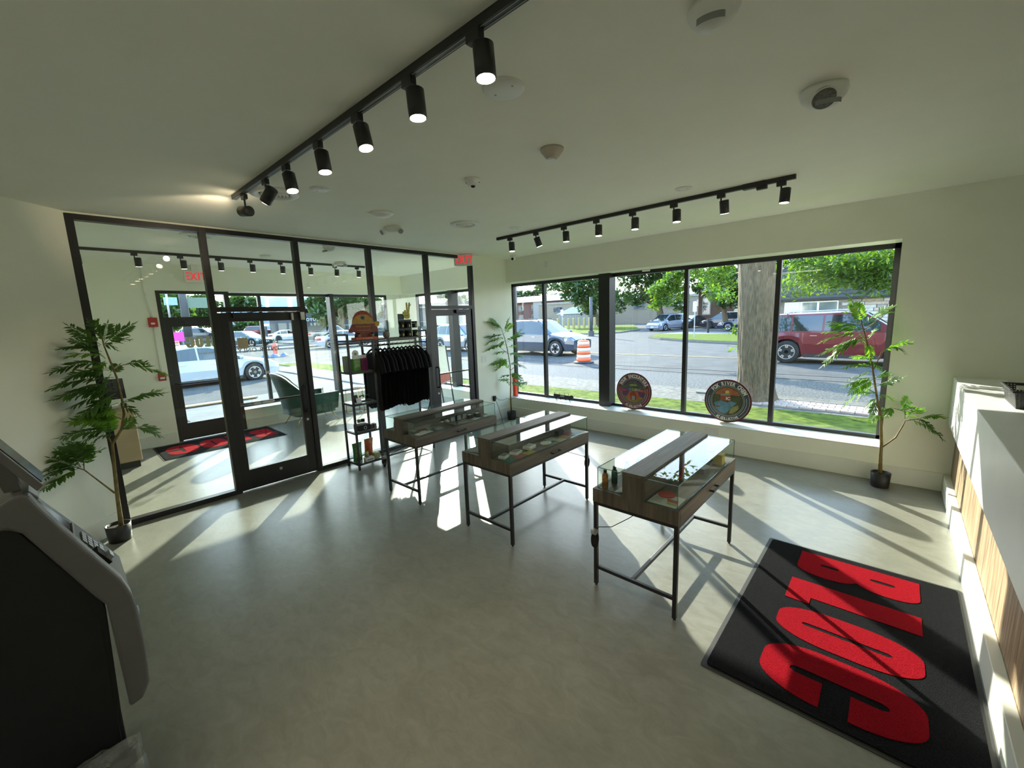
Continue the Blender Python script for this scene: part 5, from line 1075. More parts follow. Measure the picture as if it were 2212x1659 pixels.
slab('printed_card', tx + .535, ty + .20, .08, .12, .0015, C('red_print', (.34, .09, .05)), 'red and cream printed card, second along the middle table', 'card', -.05)
slab('printed_card', tx + .535, ty + .33, .08, .12, .0015, C('yellow_print', (.45, .36, .05)), 'yellow and black printed card, third along the middle table', 'card', -.05)
slab('printed_card', tx + .535, ty + .47, .08, .12, .0015, C('violet_print', (.16, .10, .14)), 'dark violet printed card, fourth along the middle table', 'card', -.05)
t = item('flower_tray', (tx + .49, ty + .62, ZT), 'white flower-shaped tray in the middle table', 'tray')
for k in range(9): a = 2 * PI * k / 9; ob('petal', MB().lathe([(.017, 0), (.019, .004), (.019, .013), (.013, .014)], (tx + .49 + .030 * math.cos(a), ty + .62 + .042 * math.sin(a), ZT), 12), WHITE, t, True)
ob('centre', MB().cyl((tx + .49, ty + .62, ZT), (tx + .49, ty + .62, ZT + .014), .024, n=14), WHITE, t)
for k, (dx_, dy_, mt, lab) in enumerate(((.44, .77, 'pale_blue_print', 'pale blue sticker card past the flower tray'), (.53, .80, 'cream_print', 'cream sticker card near the far glass of the middle table'), (.50, .90, 'orange_print', 'orange printed card towards the far end of the middle table'), (.46, 1.02, 'maroon_print', 'maroon printed card at the far end of the middle table'), (.54, 1.06, 'blue_print', 'blue printed card in the far corner of the middle table'))):
    slab('printed_card', tx + dx_, ty + dy_, .085, .11, .0015, C(mt, [(.35, .42, .45), (.45, .40, .28), (.45, .20, .08), (.22, .03, .05), (.08, .14, .28)][k]), lab, 'card', .1 * (k % 3) - .1)
slab('dark_box', tx + .42, ty + .93, .05, .09, .05, MATB, 'dark upright box beside the spine of the middle table')
t = item('wine_glass', (tx + .425, ty + .83, ZT), 'small clear glass figure beside the dark box in the middle table', 'glass'); ob('bowl', MB().lathe([(.018, 0), (.004, .006), (.004, .03), (.02, .05), (.022, .085)], n=18), GLC, t, True, local=True)
for k in range(5): slab('printed_card', tx + .14, ty + .12 + k * .2, .12, .16, .0015, C('dim_print_%s' % 'abcde'[k], [(.10, .12, .12), (.20, .20, .17), (.05, .09, .08), (.16, .13, .10), (.22, .22, .22)][k]), '%s card from the near end in the left bay of the middle table' % ('first dark', 'second pale', 'third dark green', 'fourth brown', 'fifth grey')[k], 'card', 0)
# leftmost table
tx, ty = T1
slab('black_tray', tx + .43, ty + .10, .10, .085, .03, MATB, 'black tray at the near end of the leftmost table', 'tray', .2, top=GREYP)
slab('white_card_stack', tx + .50, ty + .17, .11, .20, .006, PAPER, 'stack of white papers in the leftmost table', 'paper', .1)
slab('grinder_box', tx + .46, ty + .30, .05, .12, .03, C('sage_box', (.16, .17, .14)), 'sage grey box behind the papers in the leftmost table', rz=.1)
slab('clear_case', tx + .53, ty + .36, .05, .10, .018, GREYP, 'flat grey case by the front glass of the leftmost table', 'case', .1)
for k, (dx_, dy_) in enumerate(((.47, .45), (.51, .50), (.45, .53))):
    t = item('glass_jar', (tx + dx_, ty + dy_, ZT), 'clear glass jar, %s of three in the leftmost table' % ('nearest', 'middle', 'farthest')[k], 'jar'); ob('bowl', MB().lathe([(.022, 0), (.024, .004), (.024, .05), (.02, .055)], n=18), GLC, t, True, local=True); ob('lid', MB().lathe([(.0225, .055), (.0225, .064), (1e-5, .064)], n=18), CHR, t, True, local=True)
slab('wood_tray', tx + .49, ty + .68, .12, .24, .014, OAK, 'wooden tray with small frames in the leftmost table', 'tray', .05)
for k in range(3):
    t = item('photo_frame', (tx + .44, ty + .62 + k * .09, ZT + .014), 'small dark standing frame, %s on the wooden tray' % ('first', 'second', 'third')[k], 'frame'); ob('frame', B(tx + .44, tx + .446, ty + .60 + k * .09, ty + .67 + k * .09, ZT + .0145, ZT + .085), MATB, t); ob('picture', B(tx + .446, tx + .4465, ty + .607 + k * .09, ty + .663 + k * .09, ZT + .022, ZT + .078), GREYP, t)
slab('white_dish', tx + .48, ty + .93, .11, .10, .006, PAPER, 'white printed sheet past the wooden tray', 'paper', .15)
for k, (dx_, dy_, l) in enumerate(((.45, .89, 'small black handbag-shaped case on the white sheet'), (.46, 1.0, 'second black case at the far end of the leftmost table'))):
    t = item('black_case', (tx + dx_, ty + dy_, ZT + .007), l, 'case'); ob('body', B(-.03, .03, -.035, .035, 0, .045), MATB, t, local=True, bevel=.006); ob('lid_print', B(-.022, .022, -.027, .027, .045, .046), PAPER, t, local=True); ob('carry_handle', MB().tube([(0, -.03, .045), (0, -.02, .062), (0, .02, .062), (0, .03, .045)], .003, 6), MATB, t, True, local=True)
slab('white_tube', tx + .53, ty + 1.10, .025, .11, .022, PAPER, 'white wrapped tube in the far corner of the leftmost table', 'tube', -.1)
t = item('succulent', (tx + .10, ty + .25, ZT), 'small dark succulent under the left glass of the leftmost table', 'plant'); fm = MB()
for k in range(14): a = k * 2.4; fm.tri((.006 * math.cos(a + 1.6), .006 * math.sin(a + 1.6), .04), (-.006 * math.cos(a + 1.6), -.006 * math.sin(a + 1.6), .04), (.045 * math.cos(a), .045 * math.sin(a), .06 + .03 * (k % 3)))
ob('leaves', fm, LEAFD, t, local=True); ob('pot', MB().lathe([(.02, 0), (.026, .045), (1e-5, .04)], n=16), WHITE, t, True, local=True)
t = item('green_leaf_cutout', (tx + .12, ty + .08, ZT), 'green leaf-shaped paper cut-out in the leftmost table', 'card'); ob('cutout', MB().prism([(tx + .04, ZT + .001), (tx + .20, ZT + .001), (tx + .20, ZT + .12), (tx + .10, ZT + .06), (tx + .05, ZT + .07)], ty + .10, ty + .104, 'y'), C('leaf_print', (.10, .22, .10)), t)
# cords taped to legs
def cord_bundle(x, y, z, label, pts):
    t = root('cord_bundle', (x, y, z), label, 'cord')
    mb = MB(); rg = random.Random(int(x * 100))
    for k in range(6): dz = .0035 * k; mb.tube([(x + .004 * k - .01 + .018 * math.sin(a), y + .012 * math.cos(a) * (1 if k % 2 else .6), z + .05 * math.cos(a) + .0) for a in [2 * PI * i / 14 for i in range(15)]], .0035, 5, cap=False)
    ob('coil', mb, MATB, t, True); ob('clear_tape', MB().box(x - .022, x + .016, y - .018, y + .018, z + .045, z + .075), M('clear_tape', (.45, .45, .43), .3, noise=30, amt=.2, alpha=.6), t)
    ob('cord', MB().tube(pts, .0028, 6), MATB, t, True)
cord_bundle(4.085, -3.585, .37, 'coiled black cord taped to the near left leg of the nearest table', [(4.08, -3.585, .42), (4.10, -3.56, .46), (4.18, -3.52, .47), (4.26, -3.42, .52), (4.30, -3.30, .55), (4.34, -3.15, .60), (4.35, -3.1, .64)])
cord_bundle(3.245, -2.355, .40, 'coiled cord taped to the far right leg of the middle table', [(3.24, -2.36, .46), (3.22, -2.45, .50), (3.15, -2.58, .56), (3.1, -2.7, .63)])
cord_bundle(1.375, -3.60, .36, 'coiled cord taped to the near left leg of the leftmost table', [(1.38, -3.59, .42), (1.44, -3.45, .48), (1.52, -3.2, .58), (1.55, -3.0, .64)])

# ------------------------------------------------------------------ potted artificial trees
def frond(t, base, tip, leaf_w, mat, droop=.08, pairs=11, rng=random, parent=None, lift=0.0, name='frond'):
    """pinnate leaf: a curved rachis with paired narrow leaflets"""
    b, e_ = Vector(base), Vector(tip); L_ = (e_ - b).length; d = (e_ - b).normalized()
    side = d.cross(Vector((rng.uniform(-.6, .6), rng.uniform(-.6, .6), 1))).normalized(); up = side.cross(d).normalized()
    def at(s): return b + (e_ - b) * s + Vector((0, 0, 1)) * (4 * lift * s * (1 - s)) 
    mb = MB().tube([at(i / 6) for i in range(7)], [.0028 * (1 - .6 * i / 6) for i in range(7)], 5)
    for i in range(pairs):
        s = .16 + .80 * i / (pairs - 1); p = at(s); ll = leaf_w * (.55 + .75 * math.sin(PI * min(1, .12 + s * .86)))
        for sg in (-1, 1):
            a = side * sg * .80 + d * .60 + up * rng.uniform(-.25, .35) + Vector((0, 0, -droop * 3)); a.normalize()
            wv = a.cross(up + side * rng.uniform(-.3, .3)).normalized() * ll * .13
            q = [p, p + a * ll * .28 + wv, p + a * ll * .68 + wv * .95, p + a * ll * 1.0 - up * ll * .05, p + a * ll * .68 - wv * .95, p + a * ll * .28 - wv]
            n = len(mb.v); mb.v += [tuple(x) for x in q]; mb.f += [(n, n + 1, n + 2), (n, n + 2, n + 3), (n, n + 3, n + 4), (n, n + 4, n + 5)]
    p = e_; a = d
    wv = side * leaf_w * .1; n = len(mb.v); mb.v += [tuple(x) for x in (p, p + a * leaf_w * .3 + wv, p + a * leaf_w * .8, p + a * leaf_w * .3 - wv)]; mb.f += [(n, n + 1, n + 2, n + 3)]
    return ob(name, mb, mat, t if parent is None else parent)
def potted(x, y, label, plane, trunk, branches, fronds, mat, leafw=.055, pot_r=.085, pot_h=.155, seed=1, depth=.16, pot_off=(0, 0)):
    """plane: 'x' or 'y' with its value; trunk/branches/fronds in picture points spread in depth around that plane"""
    rg = random.Random(seed)
    f0 = (lambda u, v, o: atx(u, v, plane[1] + o)) if plane[0] == 'x' else (lambda u, v, o: aty(u, v, plane[1] + o))
    nw = Vector((-dy_w, dx_w, 0)); p0w = Vector((0, -5.715, 0))
    def f(u, v, o):
        p = f0(u, v, o)
        if plane[0] == 'x':
            if (p - p0w).dot(nw) < .05: d = ray(u, v); p = CAM + d * ((.05 - (CAM - p0w).dot(nw)) / d.dot(nw))
            if p.x < .04 and p.y > -5.7: p = atx(u, v, .04)
        else:
            if p.x < .03: p = atx(u, v, .03)
            if p.y > -.03 and (p.x > 5.45 or p.z < .40 or p.x < .1): p = aty(u, v, -.03)
        return p
    t = root('potted_tree', (x, y, 0), label, 'plant')
    ob('pot', MB().lathe([(pot_r * .86, 0), (pot_r * .9, .004), (pot_r, pot_h), (pot_r * .93, pot_h), (pot_r * .90, pot_h * .86)], n=36), MATB if False else M('black_nursery_pot', (.014, .014, .015), .45, noise=9, amt=.15), t, True, local=True)
    ob('soil', MB().lathe([(pot_r * .91, pot_h * .86), (1e-5, pot_h * .88)], n=24), M('dark_soil', (.03, .025, .018), .95, noise=60, amt=.5), t, local=True)
    tp = [f(u, v, o) for u, v, r_, o in trunk]; ob('trunk', MB().tube(tp, [q[2] for q in trunk], 10), STEM, t, True)
    for br in branches: ob('branch', MB().tube([f(u, v, o) for u, v, r_, o in br], [q[2] for q in br], 7), STEM, t, True)
    for (u0, v0, u1, v1, *o) in fronds:
        dz = o[0] if o else rg.uniform(-1, 1) * depth; d0 = dz * .35
        b_, e_ = f(u0, v0, d0), f(u1, v1, dz)
        L_ = (e_ - b_).length
        frond(t, b_, e_, leafw * min(1.25, .6 + L_ * 1.6), rg.choice(mat), pairs=max(6, int(6 + L_ * 26)), rng=rg, lift=rg.uniform(0, .05))
    return t
potted(5.525, -.20, 'tall leafy potted tree in a black pot beside the counter', ('y', -.20),
       [(1901, 1035, .019, 0), (1902, 985, .017, 0), (1904, 960, .015, 0), (1903, 905, .012, 0), (1893, 850, .010, 0), (1884, 790, .009, .02), (1872, 735, .008, 0), (1862, 700, .006, 0), (1856, 680, .004, 0)],
       [[(1906, 966, .008, 0), (1935, 945, .007, .02), (1950, 920, .006, .02), (1956, 908, .005, 0), (1985, 905, .004, 0)], [(1903, 905, .006, 0), (1925, 880, .004, .02), (1950, 888, .003, 0)], [(1893, 850, .006, 0), (1870, 838, .003, .02), (1845, 820, .003, 0)], [(1886, 800, .005, 0), (1905, 760, .004, -.02), (1920, 745, .003, 0)], [(1866, 712, .005, 0), (1900, 690, .003, 0), (1920, 672, .002, 0)]],
       [(1862, 700, 1835, 645), (1868, 700, 1840, 660), (1865, 705, 1930, 662), (1880, 700, 1928, 676), (1862, 705, 1788, 694), (1860, 712, 1790, 702), (1858, 712, 1776, 718), (1862, 720, 1768, 742), (1864, 722, 1770, 765), (1866, 728, 1778, 790), (1868, 728, 1800, 760), (1866, 712, 1810, 700), (1862, 705, 1822, 676), (1870, 735, 1830, 745),
        (1872, 740, 1890, 715), (1875, 745, 1880, 780), (1877, 770, 1840, 772), (1880, 780, 1905, 800), (1884, 790, 1850, 790), (1876, 765, 1860, 725), (1905, 762, 1970, 742), (1915, 756, 1955, 765), (1884, 795, 1820, 795), (1886, 800, 1830, 820), (1888, 815, 1822, 835), (1888, 820, 1838, 850), (1890, 830, 1850, 868), (1890, 835, 1822, 878), (1888, 820, 1925, 810), (1892, 835, 1950, 815), (1893, 850, 1850, 845), (1893, 855, 1930, 865), (1895, 860, 1870, 880), (1895, 865, 1880, 900),
        (1950, 888, 1962, 862), (1940, 884, 1972, 876), (1945, 886, 1985, 888), (1985, 905, 2042, 903), (1975, 905, 2035, 948), (1965, 905, 2028, 938), (1956, 906, 1992, 884), (1925, 880, 1915, 900), (1955, 905, 1950, 870), (1903, 900, 1880, 915), (1903, 880, 1925, 900)],
       [LEAF, LEAF, LEAFD], .062, seed=5)
potted(.31, -5.765, 'potted tree in a black pot at the left end of the glass partition', ('x', .31),
       [(263, 1148, .020, 0), (260, 1118, .018, 0), (254, 1075, .015, 0), (247, 1010, .014, .0), (242, 960, .013, 0), (262, 928, .010, 0), (268, 895, .010, 0), (264, 865, .009, 0), (252, 815, .008, 0), (236, 775, .007, 0), (224, 745, .005, 0), (219, 725, .004, 0)],
       [[(248, 1065, .008, 0), (215, 1040, .006, .02), (182, 1015, .005, .02), (165, 1010, .004, 0)], [(182, 1015, .004, 0), (180, 995, .003, .02)], [(243, 962, .007, 0), (232, 940, .005, 0)], [(262, 928, .005, 0), (280, 925, .004, .02), (300, 925, .003, 0)], [(247, 805, .005, 0), (258, 790, .004, 0), (285, 785, .003, 0)], [(262, 905, .004, 0), (240, 895, .003, 0)], [(262, 870, .004, 0), (290, 865, .003, 0)], [(225, 790, .004, 0), (190, 800, .003, 0)]],
       [(219, 728, 192, 695), (221, 730, 205, 700), (224, 740, 232, 700), (226, 742, 286, 702), (228, 750, 280, 735), (222, 745, 250, 755), (218, 745, 150, 705), (216, 748, 152, 735), (220, 760, 125, 755), (224, 770, 140, 772), (228, 775, 170, 752), (228, 780, 210, 800), (232, 785, 110, 805), (234, 795, 125, 830), (236, 800, 150, 815), (238, 805, 255, 790), (240, 808, 215, 845), (246, 815, 102, 843), (246, 825, 118, 862), (248, 835, 150, 880), (248, 845, 165, 858),
        (250, 850, 170, 900), (254, 860, 200, 885), (255, 870, 160, 915), (285, 786, 360, 808), (270, 788, 322, 790), (262, 870, 352, 850), (275, 868, 345, 843), (262, 880, 300, 900), (262, 890, 200, 900), (262, 895, 175, 925), (258, 905, 208, 922), (246, 915, 152, 912), (240, 925, 133, 945), (238, 935, 170, 965), (236, 930, 190, 900), (238, 942, 232, 900), (300, 925, 345, 942), (285, 926, 340, 925), (262, 930, 290, 905), (250, 940, 205, 955), (232, 905, 210, 880), (225, 860, 180, 845),
        (182, 1012, 185, 962), (180, 1005, 200, 960), (178, 1005, 222, 972), (172, 1010, 110, 990), (168, 1010, 95, 1035), (165, 1010, 102, 1018), (170, 1012, 92, 1060), (175, 1010, 140, 965), (172, 1008, 125, 975), (180, 1000, 160, 955)],
       [LEAFD, LEAFD, LEAF], .075, pot_r=.092, pot_h=.16, seed=9, depth=.13)
potted(.215, -.215, 'potted tree in a black pot in the corner between partition and windows', ('y', -.215),
       [(1105, 896, .015, 0), (1103, 860, .013, 0), (1103, 820, .011, 0), (1102, 790, .009, 0), (1096, 755, .008, 0), (1090, 730, .006, 0), (1084, 712, .004, 0)],
       [[(1098, 765, .005, 0), (1080, 750, .003, 0)], [(1103, 800, .005, 0), (1120, 785, .003, 0)], [(1103, 830, .004, 0), (1092, 815, .003, 0)]],
       [(1086, 712, 1050, 695), (1086, 712, 1060, 688), (1088, 715, 1100, 686), (1090, 720, 1106, 700), (1088, 722, 1048, 728), (1092, 730, 1050, 745), (1094, 738, 1125, 712), (1096, 740, 1130, 720), (1094, 745, 1047, 760), (1096, 750, 1118, 745), (1098, 760, 1068, 765), (1098, 765, 1128, 772), (1100, 775, 1060, 788), (1102, 785, 1135, 795), (1102, 790, 1120, 780), (1100, 780, 1070, 800), (1103, 805, 1128, 822), (1103, 810, 1082, 815), (1103, 820, 1078, 820), (1103, 825, 1140, 828), (1102, 800, 1080, 775), (1094, 735, 1070, 752), (1103, 835, 1092, 820), (1103, 828, 1130, 838)],
       [LEAFD, LEAF], .065, seed=13)
# ------------------------------------------------------------------ garment rack with shelves
RX0, RX1, RY0, RYM, RY1 = .14, .43, -3.435, -3.09, -2.22
rk = root('garment_rack', (.28, -2.83, 0), 'black steel rack with side shelves and a hanging rail before the partition', 'rack')
tb = .024
def post(x, y, h): ob('post', MB().box(x - tb / 2, x + tb / 2, y - tb / 2, y + tb / 2, 0, h), BLKM, rk)
for x in (RX0, RX1): post(x, RY0, 1.79); post(x, RY1, 1.79); post(x, RYM, 1.70)
DKW = woodmat('dark_brown_shelf_board', (.028, .022, .018), (.075, .058, .045), axis=1)
SHW = M('pale_shelf_sheet', (.40, .42, .42), .25, noise=5, amt=.05)
def rail(a, b, s=.022): return MB().bar(a, b, s)
for z in (.085, .505, .885, 1.30):
    ob('shelf', MB().box(RX0, RX1, RY0, RYM, z - .012, z), SHW, rk)
    for (a, b) in (((RX0, RY0, z - .012), (RX1, RY0, z - .012)), ((RX0, RYM, z - .012), (RX1, RYM, z - .012)), ((RX0, RY0, z - .012), (RX0, RYM, z - .012)), ((RX1, RY0, z - .012), (RX1, RYM, z - .012))): ob('shelf_rail', rail(a, b, .024), BLKM, rk)
ob('top_shelf', MB().box(RX0 - .01, RX1 + .01, RY0, RY1, 1.685, 1.705), DKW, rk)
for y in (RY0, RY1):
    ob('guard_rail', rail((RX0, y, 1.779), (RX1, y, 1.779)), BLKM, rk); ob('guard_rail', rail((RX0, y, 1.695), (RX1, y, 1.695)), BLKM, rk)
ob('guard_rail', rail((RX0, RY0, 1.779), (RX0, RY0 + .12, 1.779)), BLKM, rk); ob('guard_rail', rail((RX1, RY0, 1.779), (RX1, RY0 + .002, 1.779)), BLKM, rk)
ob('hanging_rail', MB().cyl((.285, RYM, 1.615), (.285, RY1, 1.615), .012, n=12), BLKM, rk, True)
for y in (RYM, RY1): ob('cross_rail', rail((RX0, y, 1.615), (RX1, y, 1.615), .020), BLKM, rk)
ob('back_rail', rail((RX0, RY0, 1.66), (RX0, RY1, 1.66), .018), BLKM, rk); ob('brace', rail((RX0, RYM, .085), (RX0, RY1, .085), .020), BLKM, rk); ob('brace', rail((RX1, RYM, .085), (RX1, RY1, .085), .022), BLKM, rk); ob('brace', rail((RX0, RY1, .085), (RX1, RY1, .085), .020), BLKM, rk)
for x in (RX0, RX1):
    for y in (RY0, RYM, RY1): ob('foot', MB().cyl((x, y, 0), (x, y, .012), .016, n=10), RUB, rk)
def tshirt(y, label, seed, fold=.012):
    rg = random.Random(seed); t = root('t_shirt', (.285, y, 1.615), label, 't-shirt', 'black t-shirts on the rack', rz=rg.uniform(-.06, .06))
    outl = [(-.235, -.86), (-.24, -.5), (-.235, -.30), (-.315, -.42), (-.36, -.33), (-.29, -.17), (-.19, -.115), (-.085, -.085), (0, -.105), (.085, -.085), (.19, -.115), (.29, -.17), (.36, -.33), (.315, -.42), (.235, -.30), (.24, -.5), (.235, -.86)]
    outl = [(x * .86, z * (1 + rg.uniform(-.012, .012)) + rg.uniform(-.006, .006)) for x, z in outl]
    mb = MB(); n = 14
    # body: front and back panels with soft vertical folds
    def pan(sg):
        def fn(u, v):
            x = (-.205 + .41 * u); zt = -.10 - .07 * abs(2 * u - 1) ** 1.6; zb = -.86 + .02 * math.sin(9 * u + seed); z = zt + (zb - zt) * v
            return (x, sg * (.012 + fold * abs(math.sin(PI * u)) * (.4 + v * .7)) + .006 * math.sin(14 * u + seed + 2 * v) * v, z)
        return MB().grid(fn, n, 10)
    a, b = pan(1), pan(-1); b.f = [tuple(reversed(f)) for f in b.f]; mb.add(a).add(b)
    ob('body', mb, TSH, t, True, local=True)
    for sg in (-1, 1):
        sl = MB().tube([(sg * .175, 0, -.135), (sg * .235, 0, -.21), (sg * .275, 0, -.36)], [.045, .055, .062], 10, cap=False); sl.v = [(p[0], p[1] * .42, p[2]) for p in sl.v]
        ob('sleeve', sl, TSH, t, True, local=True)
    ob('collar', MB().tube([(.075 * math.cos(q), .022 * math.sin(q), -.10 + .012 * math.cos(2 * q)) for q in [2 * PI * i / 16 for i in range(17)]], .007, 6, cap=False), TSH, t, True, local=True)
    hg = ob('hanger', MB().tube([(-.17, 0, -.135), (-.06, 0, -.075), (0, 0, -.052), (.06, 0, -.075), (.17, 0, -.135)], [.008, .012, .013, .012, .008], 8).tube([(-.06, 0, -.115), (.06, 0, -.115)], .007, 6), MATB, t, True, local=True)
    ob('hook', MB().tube([(0, 0, -.052), (0, 0, -.028), (.018, 0, -.012)] + [(.018 * math.cos(q), 0, .006 + .018 * math.sin(q)) for q in [PI * i / 8 - .5 for i in range(0, 11)]], .0028, 6), CHR, hg, True, local=True)
    return t
ords = ['first', 'second', 'third', 'fourth', 'fifth', 'sixth', 'seventh', 'eighth', 'ninth', 'tenth', 'eleventh', 'twelfth']
for k in range(12):
    tshirt(-3.035 + k * .068, 'black t-shirt on a hanger, %s from the shelf side of the rack' % ords[k], 40 + k)
o = bpy.data.objects.get('t_shirt.008')
if o: ob('chest_print', B(-.03, .01, -.0295, -.0285, -.30, -.26), GREYP, o, local=True, label='small grey print on the chest')

# things on the rack
RO = M('deep_red_card', (.33, .03, .015), .55, noise=30, amt=.3); GO = M('gold_card', (.42, .24, .03), .55, noise=25, amt=.3); OR = M('bright_orange_card', (.68, .10, .02), .5, noise=12, amt=.1); DR = M('brown_red_card', (.20, .05, .03), .6, noise=22, amt=.35)
t = root('shelf_display', (.30, -3.12, 1.705), 'red and gold helmet-shaped cardboard display on an orange tray', 'display')
def lay(name, pts, x, mt, th=.004): return ob(name, MB().prism(pts, x, x + th, 'x'), mt, t)
cy, cz = -3.13, 1.705
arc = lambda r0, r1, a0, a1, n=14, dy=0, dz=0: [(cy + dy + r0 * math.cos(math.radians(a0 + (a1 - a0) * i / n)), cz + dz + r1 * math.sin(math.radians(a0 + (a1 - a0) * i / n))) for i in range(n + 1)]
lay('helmet_dome', arc(.155, .17, 0, 180, dz=.21), .300, RO)
lay('gold_band', arc(.15, .115, 12, 168, dz=.215) + [(cy - .15, cz + .20), (cy + .15, cz + .20)], .3045, GO)
lay('blue_badge', arc(.026, .022, 0, 340, dz=.285, dy=-.005), .309, M('navy_card', (.03, .035, .12), .5)); lay('dark_brim', [(cy - .165, cz + .205), (cy + .165, cz + .205), (cy + .17, cz + .185), (cy - .17, cz + .185)], .309, DR)
lay('face_guard', [(cy - .16, cz + .20), (cy + .16, cz + .20), (cy + .215, cz + .115), (cy + .20, cz + .095), (cy + .12, cz + .10), (cy + .10, cz + .03), (cy - .11, cz + .03), (cy - .13, cz + .10), (cy - .20, cz + .095), (cy - .215, cz + .115)], .2985, DR)
for k in range(4): lay('guard_line', [(cy - .11 + .01 * k, cz + .175 - .025 * k), (cy + .11 - .01 * k, cz + .175 - .025 * k), (cy + .105 - .01 * k, cz + .168 - .025 * k), (cy - .105 + .01 * k, cz + .168 - .025 * k)], .303, (GO, RO)[k % 2])
lay('side_plume', [(cy + .14, cz + .215), (cy + .20, cz + .235), (cy + .24, cz + .23), (cy + .235, cz + .18), (cy + .19, cz + .155), (cy + .15, cz + .17)], .296, GO)
lay('pleated_skirt', [(cy - .135, cz + .03), (cy + .135, cz + .03), (cy + .12, cz + .115), (cy - .12, cz + .115)], .294, RO)
ob('tray', B(.24, .37, cy - .155, cy + .155, cz, cz + .032), OR, t, bevel=.002); ob('lettering', text_mb('IC COLLECTIVE', .020, .0004, .0002).xf(basis((.3706, cy + .01, cz + .017), (0, 1, 0), (0, 0, 1), (1, 0, 0))), PAPER, t)
for k, yy in enumerate((-3.22, -3.03)): 
    j = root('sample_jar', (.335, yy, 1.737), 'small dark-lidded jar on the orange tray, %s' % ('left of centre', 'right of centre')[k], 'jar'); ob('glass_body', MB().lathe([(.018, 0), (.018, .04)], n=14), CRM, j, True, local=True); ob('lid', MB().lathe([(.019, .04), (.019, .058), (1e-5, .058)], n=14), MATB, j, True, local=True)
t = root('pineapple_pot', (.30, -2.80, 1.705), 'small white pot with a spiky plant on top of the rack', 'plant')
ob('pot', MB().lathe([(.025, 0), (.042, .02), (.046, .06), (.036, .09), (1e-5, .085)], n=20), CRM, t, True, local=True); sp = MB()
for k in range(16): a = k * 2.4; rr = .05 * (1 - .5 * (k / 16)); sp.tri((.006 * math.cos(a + 1.57), .006 * math.sin(a + 1.57), .085), (-.006 * math.cos(a + 1.57), -.006 * math.sin(a + 1.57), .085), (rr * math.cos(a), rr * math.sin(a), .105 + .05 * k / 16))
ob('spiky_leaves', sp, LEAFD, t, local=True)
t = root('jar_display', (.29, -2.44, 1.705), 'dark green stand with a yellow raised-hand cut-out holding small jars', 'display')
DG = M('dark_green_card', (.012, .035, .03), .5, noise=20, amt=.1); YG = M('mustard_yellow_card', (.48, .43, .06), .55, noise=12, amt=.08)
ob('back_board', B(.27, .276, -2.58, -2.48, 1.705, 2.03), DG, t); ob('back_board', B(.268, .274, -2.56, -2.36, 1.705, 1.95), DG, t)
for z in (1.825, 1.945): ob('clear_shelf', B(.22, .36, -2.68, -2.26, z, z + .004), GLC, t)
def hand(pts, x): ob('hand_cutout', MB().prism(pts, x, x + .005, 'x'), YG, t)
hy, hz = -2.44, 1.95
hand(rrect(.10, .095, .03, 5, hy + .005, hz + .055), .280); hand(rrect(.026, .15, .013, 4, hy + .012, hz + .165), .286)
hand([(p[0] + (p[1] - hz - .1) * .18, p[1]) for p in rrect(.026, .15, .013, 4, hy + .035, hz + .165)], .286); hand(rrect(.028, .06, .013, 4, hy - .022, hz + .105), .286); hand([(p[0] - .0, p[1]) for p in rrect(.028, .055, .013, 4, hy - .050, hz + .085)], .286)
hand([(hy + .05, hz + .19), (hy + .085, hz + .215), (hy + .088, hz + .205), (hy + .053, hz + .178)], .286)
ob('palm_line', MB().prism([(hy - .04, hz + .052), (hy + .03, hz + .060), (hy + .03, hz + .055), (hy - .04, hz + .047)], .2915, .2925, 'x'), MATB, t)
kk = 0
for z in (1.705, 1.829):
    for c in range(3):
        kk += 1; yj = -2.56 + c * .11
        j = root('label_jar', (.32, yj, z), 'black jar with a yellow mark, %s row, %s of three on the green stand' % (('lower', 'upper')[z > 1.8], ('left', 'middle', 'right')[c]), 'jar', 'black jars on the green stand')
        ob('glass_body', MB().lathe([(.036, 0), (.038, .006), (.038, .062)], n=22), M('black_jar_glass', (.015, .018, .017), .2, noise=9), j, True, local=True); ob('lid', MB().lathe([(.040, .064), (.040, .092), (1e-5, .092)], n=22), MATB, j, True, local=True)
        ob('yellow_mark', MB().box(.0375, .040, -.010, .010, .014, .05).box(.0375, .040, .004, .018, .028, .036), M('olive_mark', (.35, .33, .06), .6), j, local=True)
def rbox(name, y0, y1, z0, z1, mt, label, x0=.20, x1=.32, cat='box', extra=None):
    t = root(name, ((x0 + x1) / 2, (y0 + y1) / 2, z0), label, cat); ob('body', B(x0, x1, y0, y1, z0, z1), mt, t, bevel=.002)
    if extra: ob('front_print', B(x1, x1 + .001, y0 + .015, y1 - .015, z0 + (z1 - z0) * .3, z1 - .02), extra, t)
    return t
rbox('grey_board', -3.415, -3.335, 1.30, 1.50, M('grey_green_card', (.30, .34, .31), .6, noise=6), 'grey-green board standing at the left of the top side shelf', .20, .23)
rbox('green_box', -3.325, -3.225, 1.30, 1.46, M('green_carton', (.10, .30, .05), .5, noise=18, amt=.2), 'green carton with a pale print on the side shelf', extra=M('pale_green_print', (.30, .5, .22), .5, noise=30, amt=.4))
rbox('magenta_box', -3.215, -3.125, 1.30, 1.46, M('magenta_carton', (.32, .02, .16), .5, noise=18, amt=.3), 'magenta carton right of the green one on the side shelf', extra=M('dark_magenta_print', (.18, .02, .12), .5, noise=30, amt=.4))
t = root('header_card', (.30, -3.22, 1.462), 'white header card with a round badge above the two cartons', 'card')
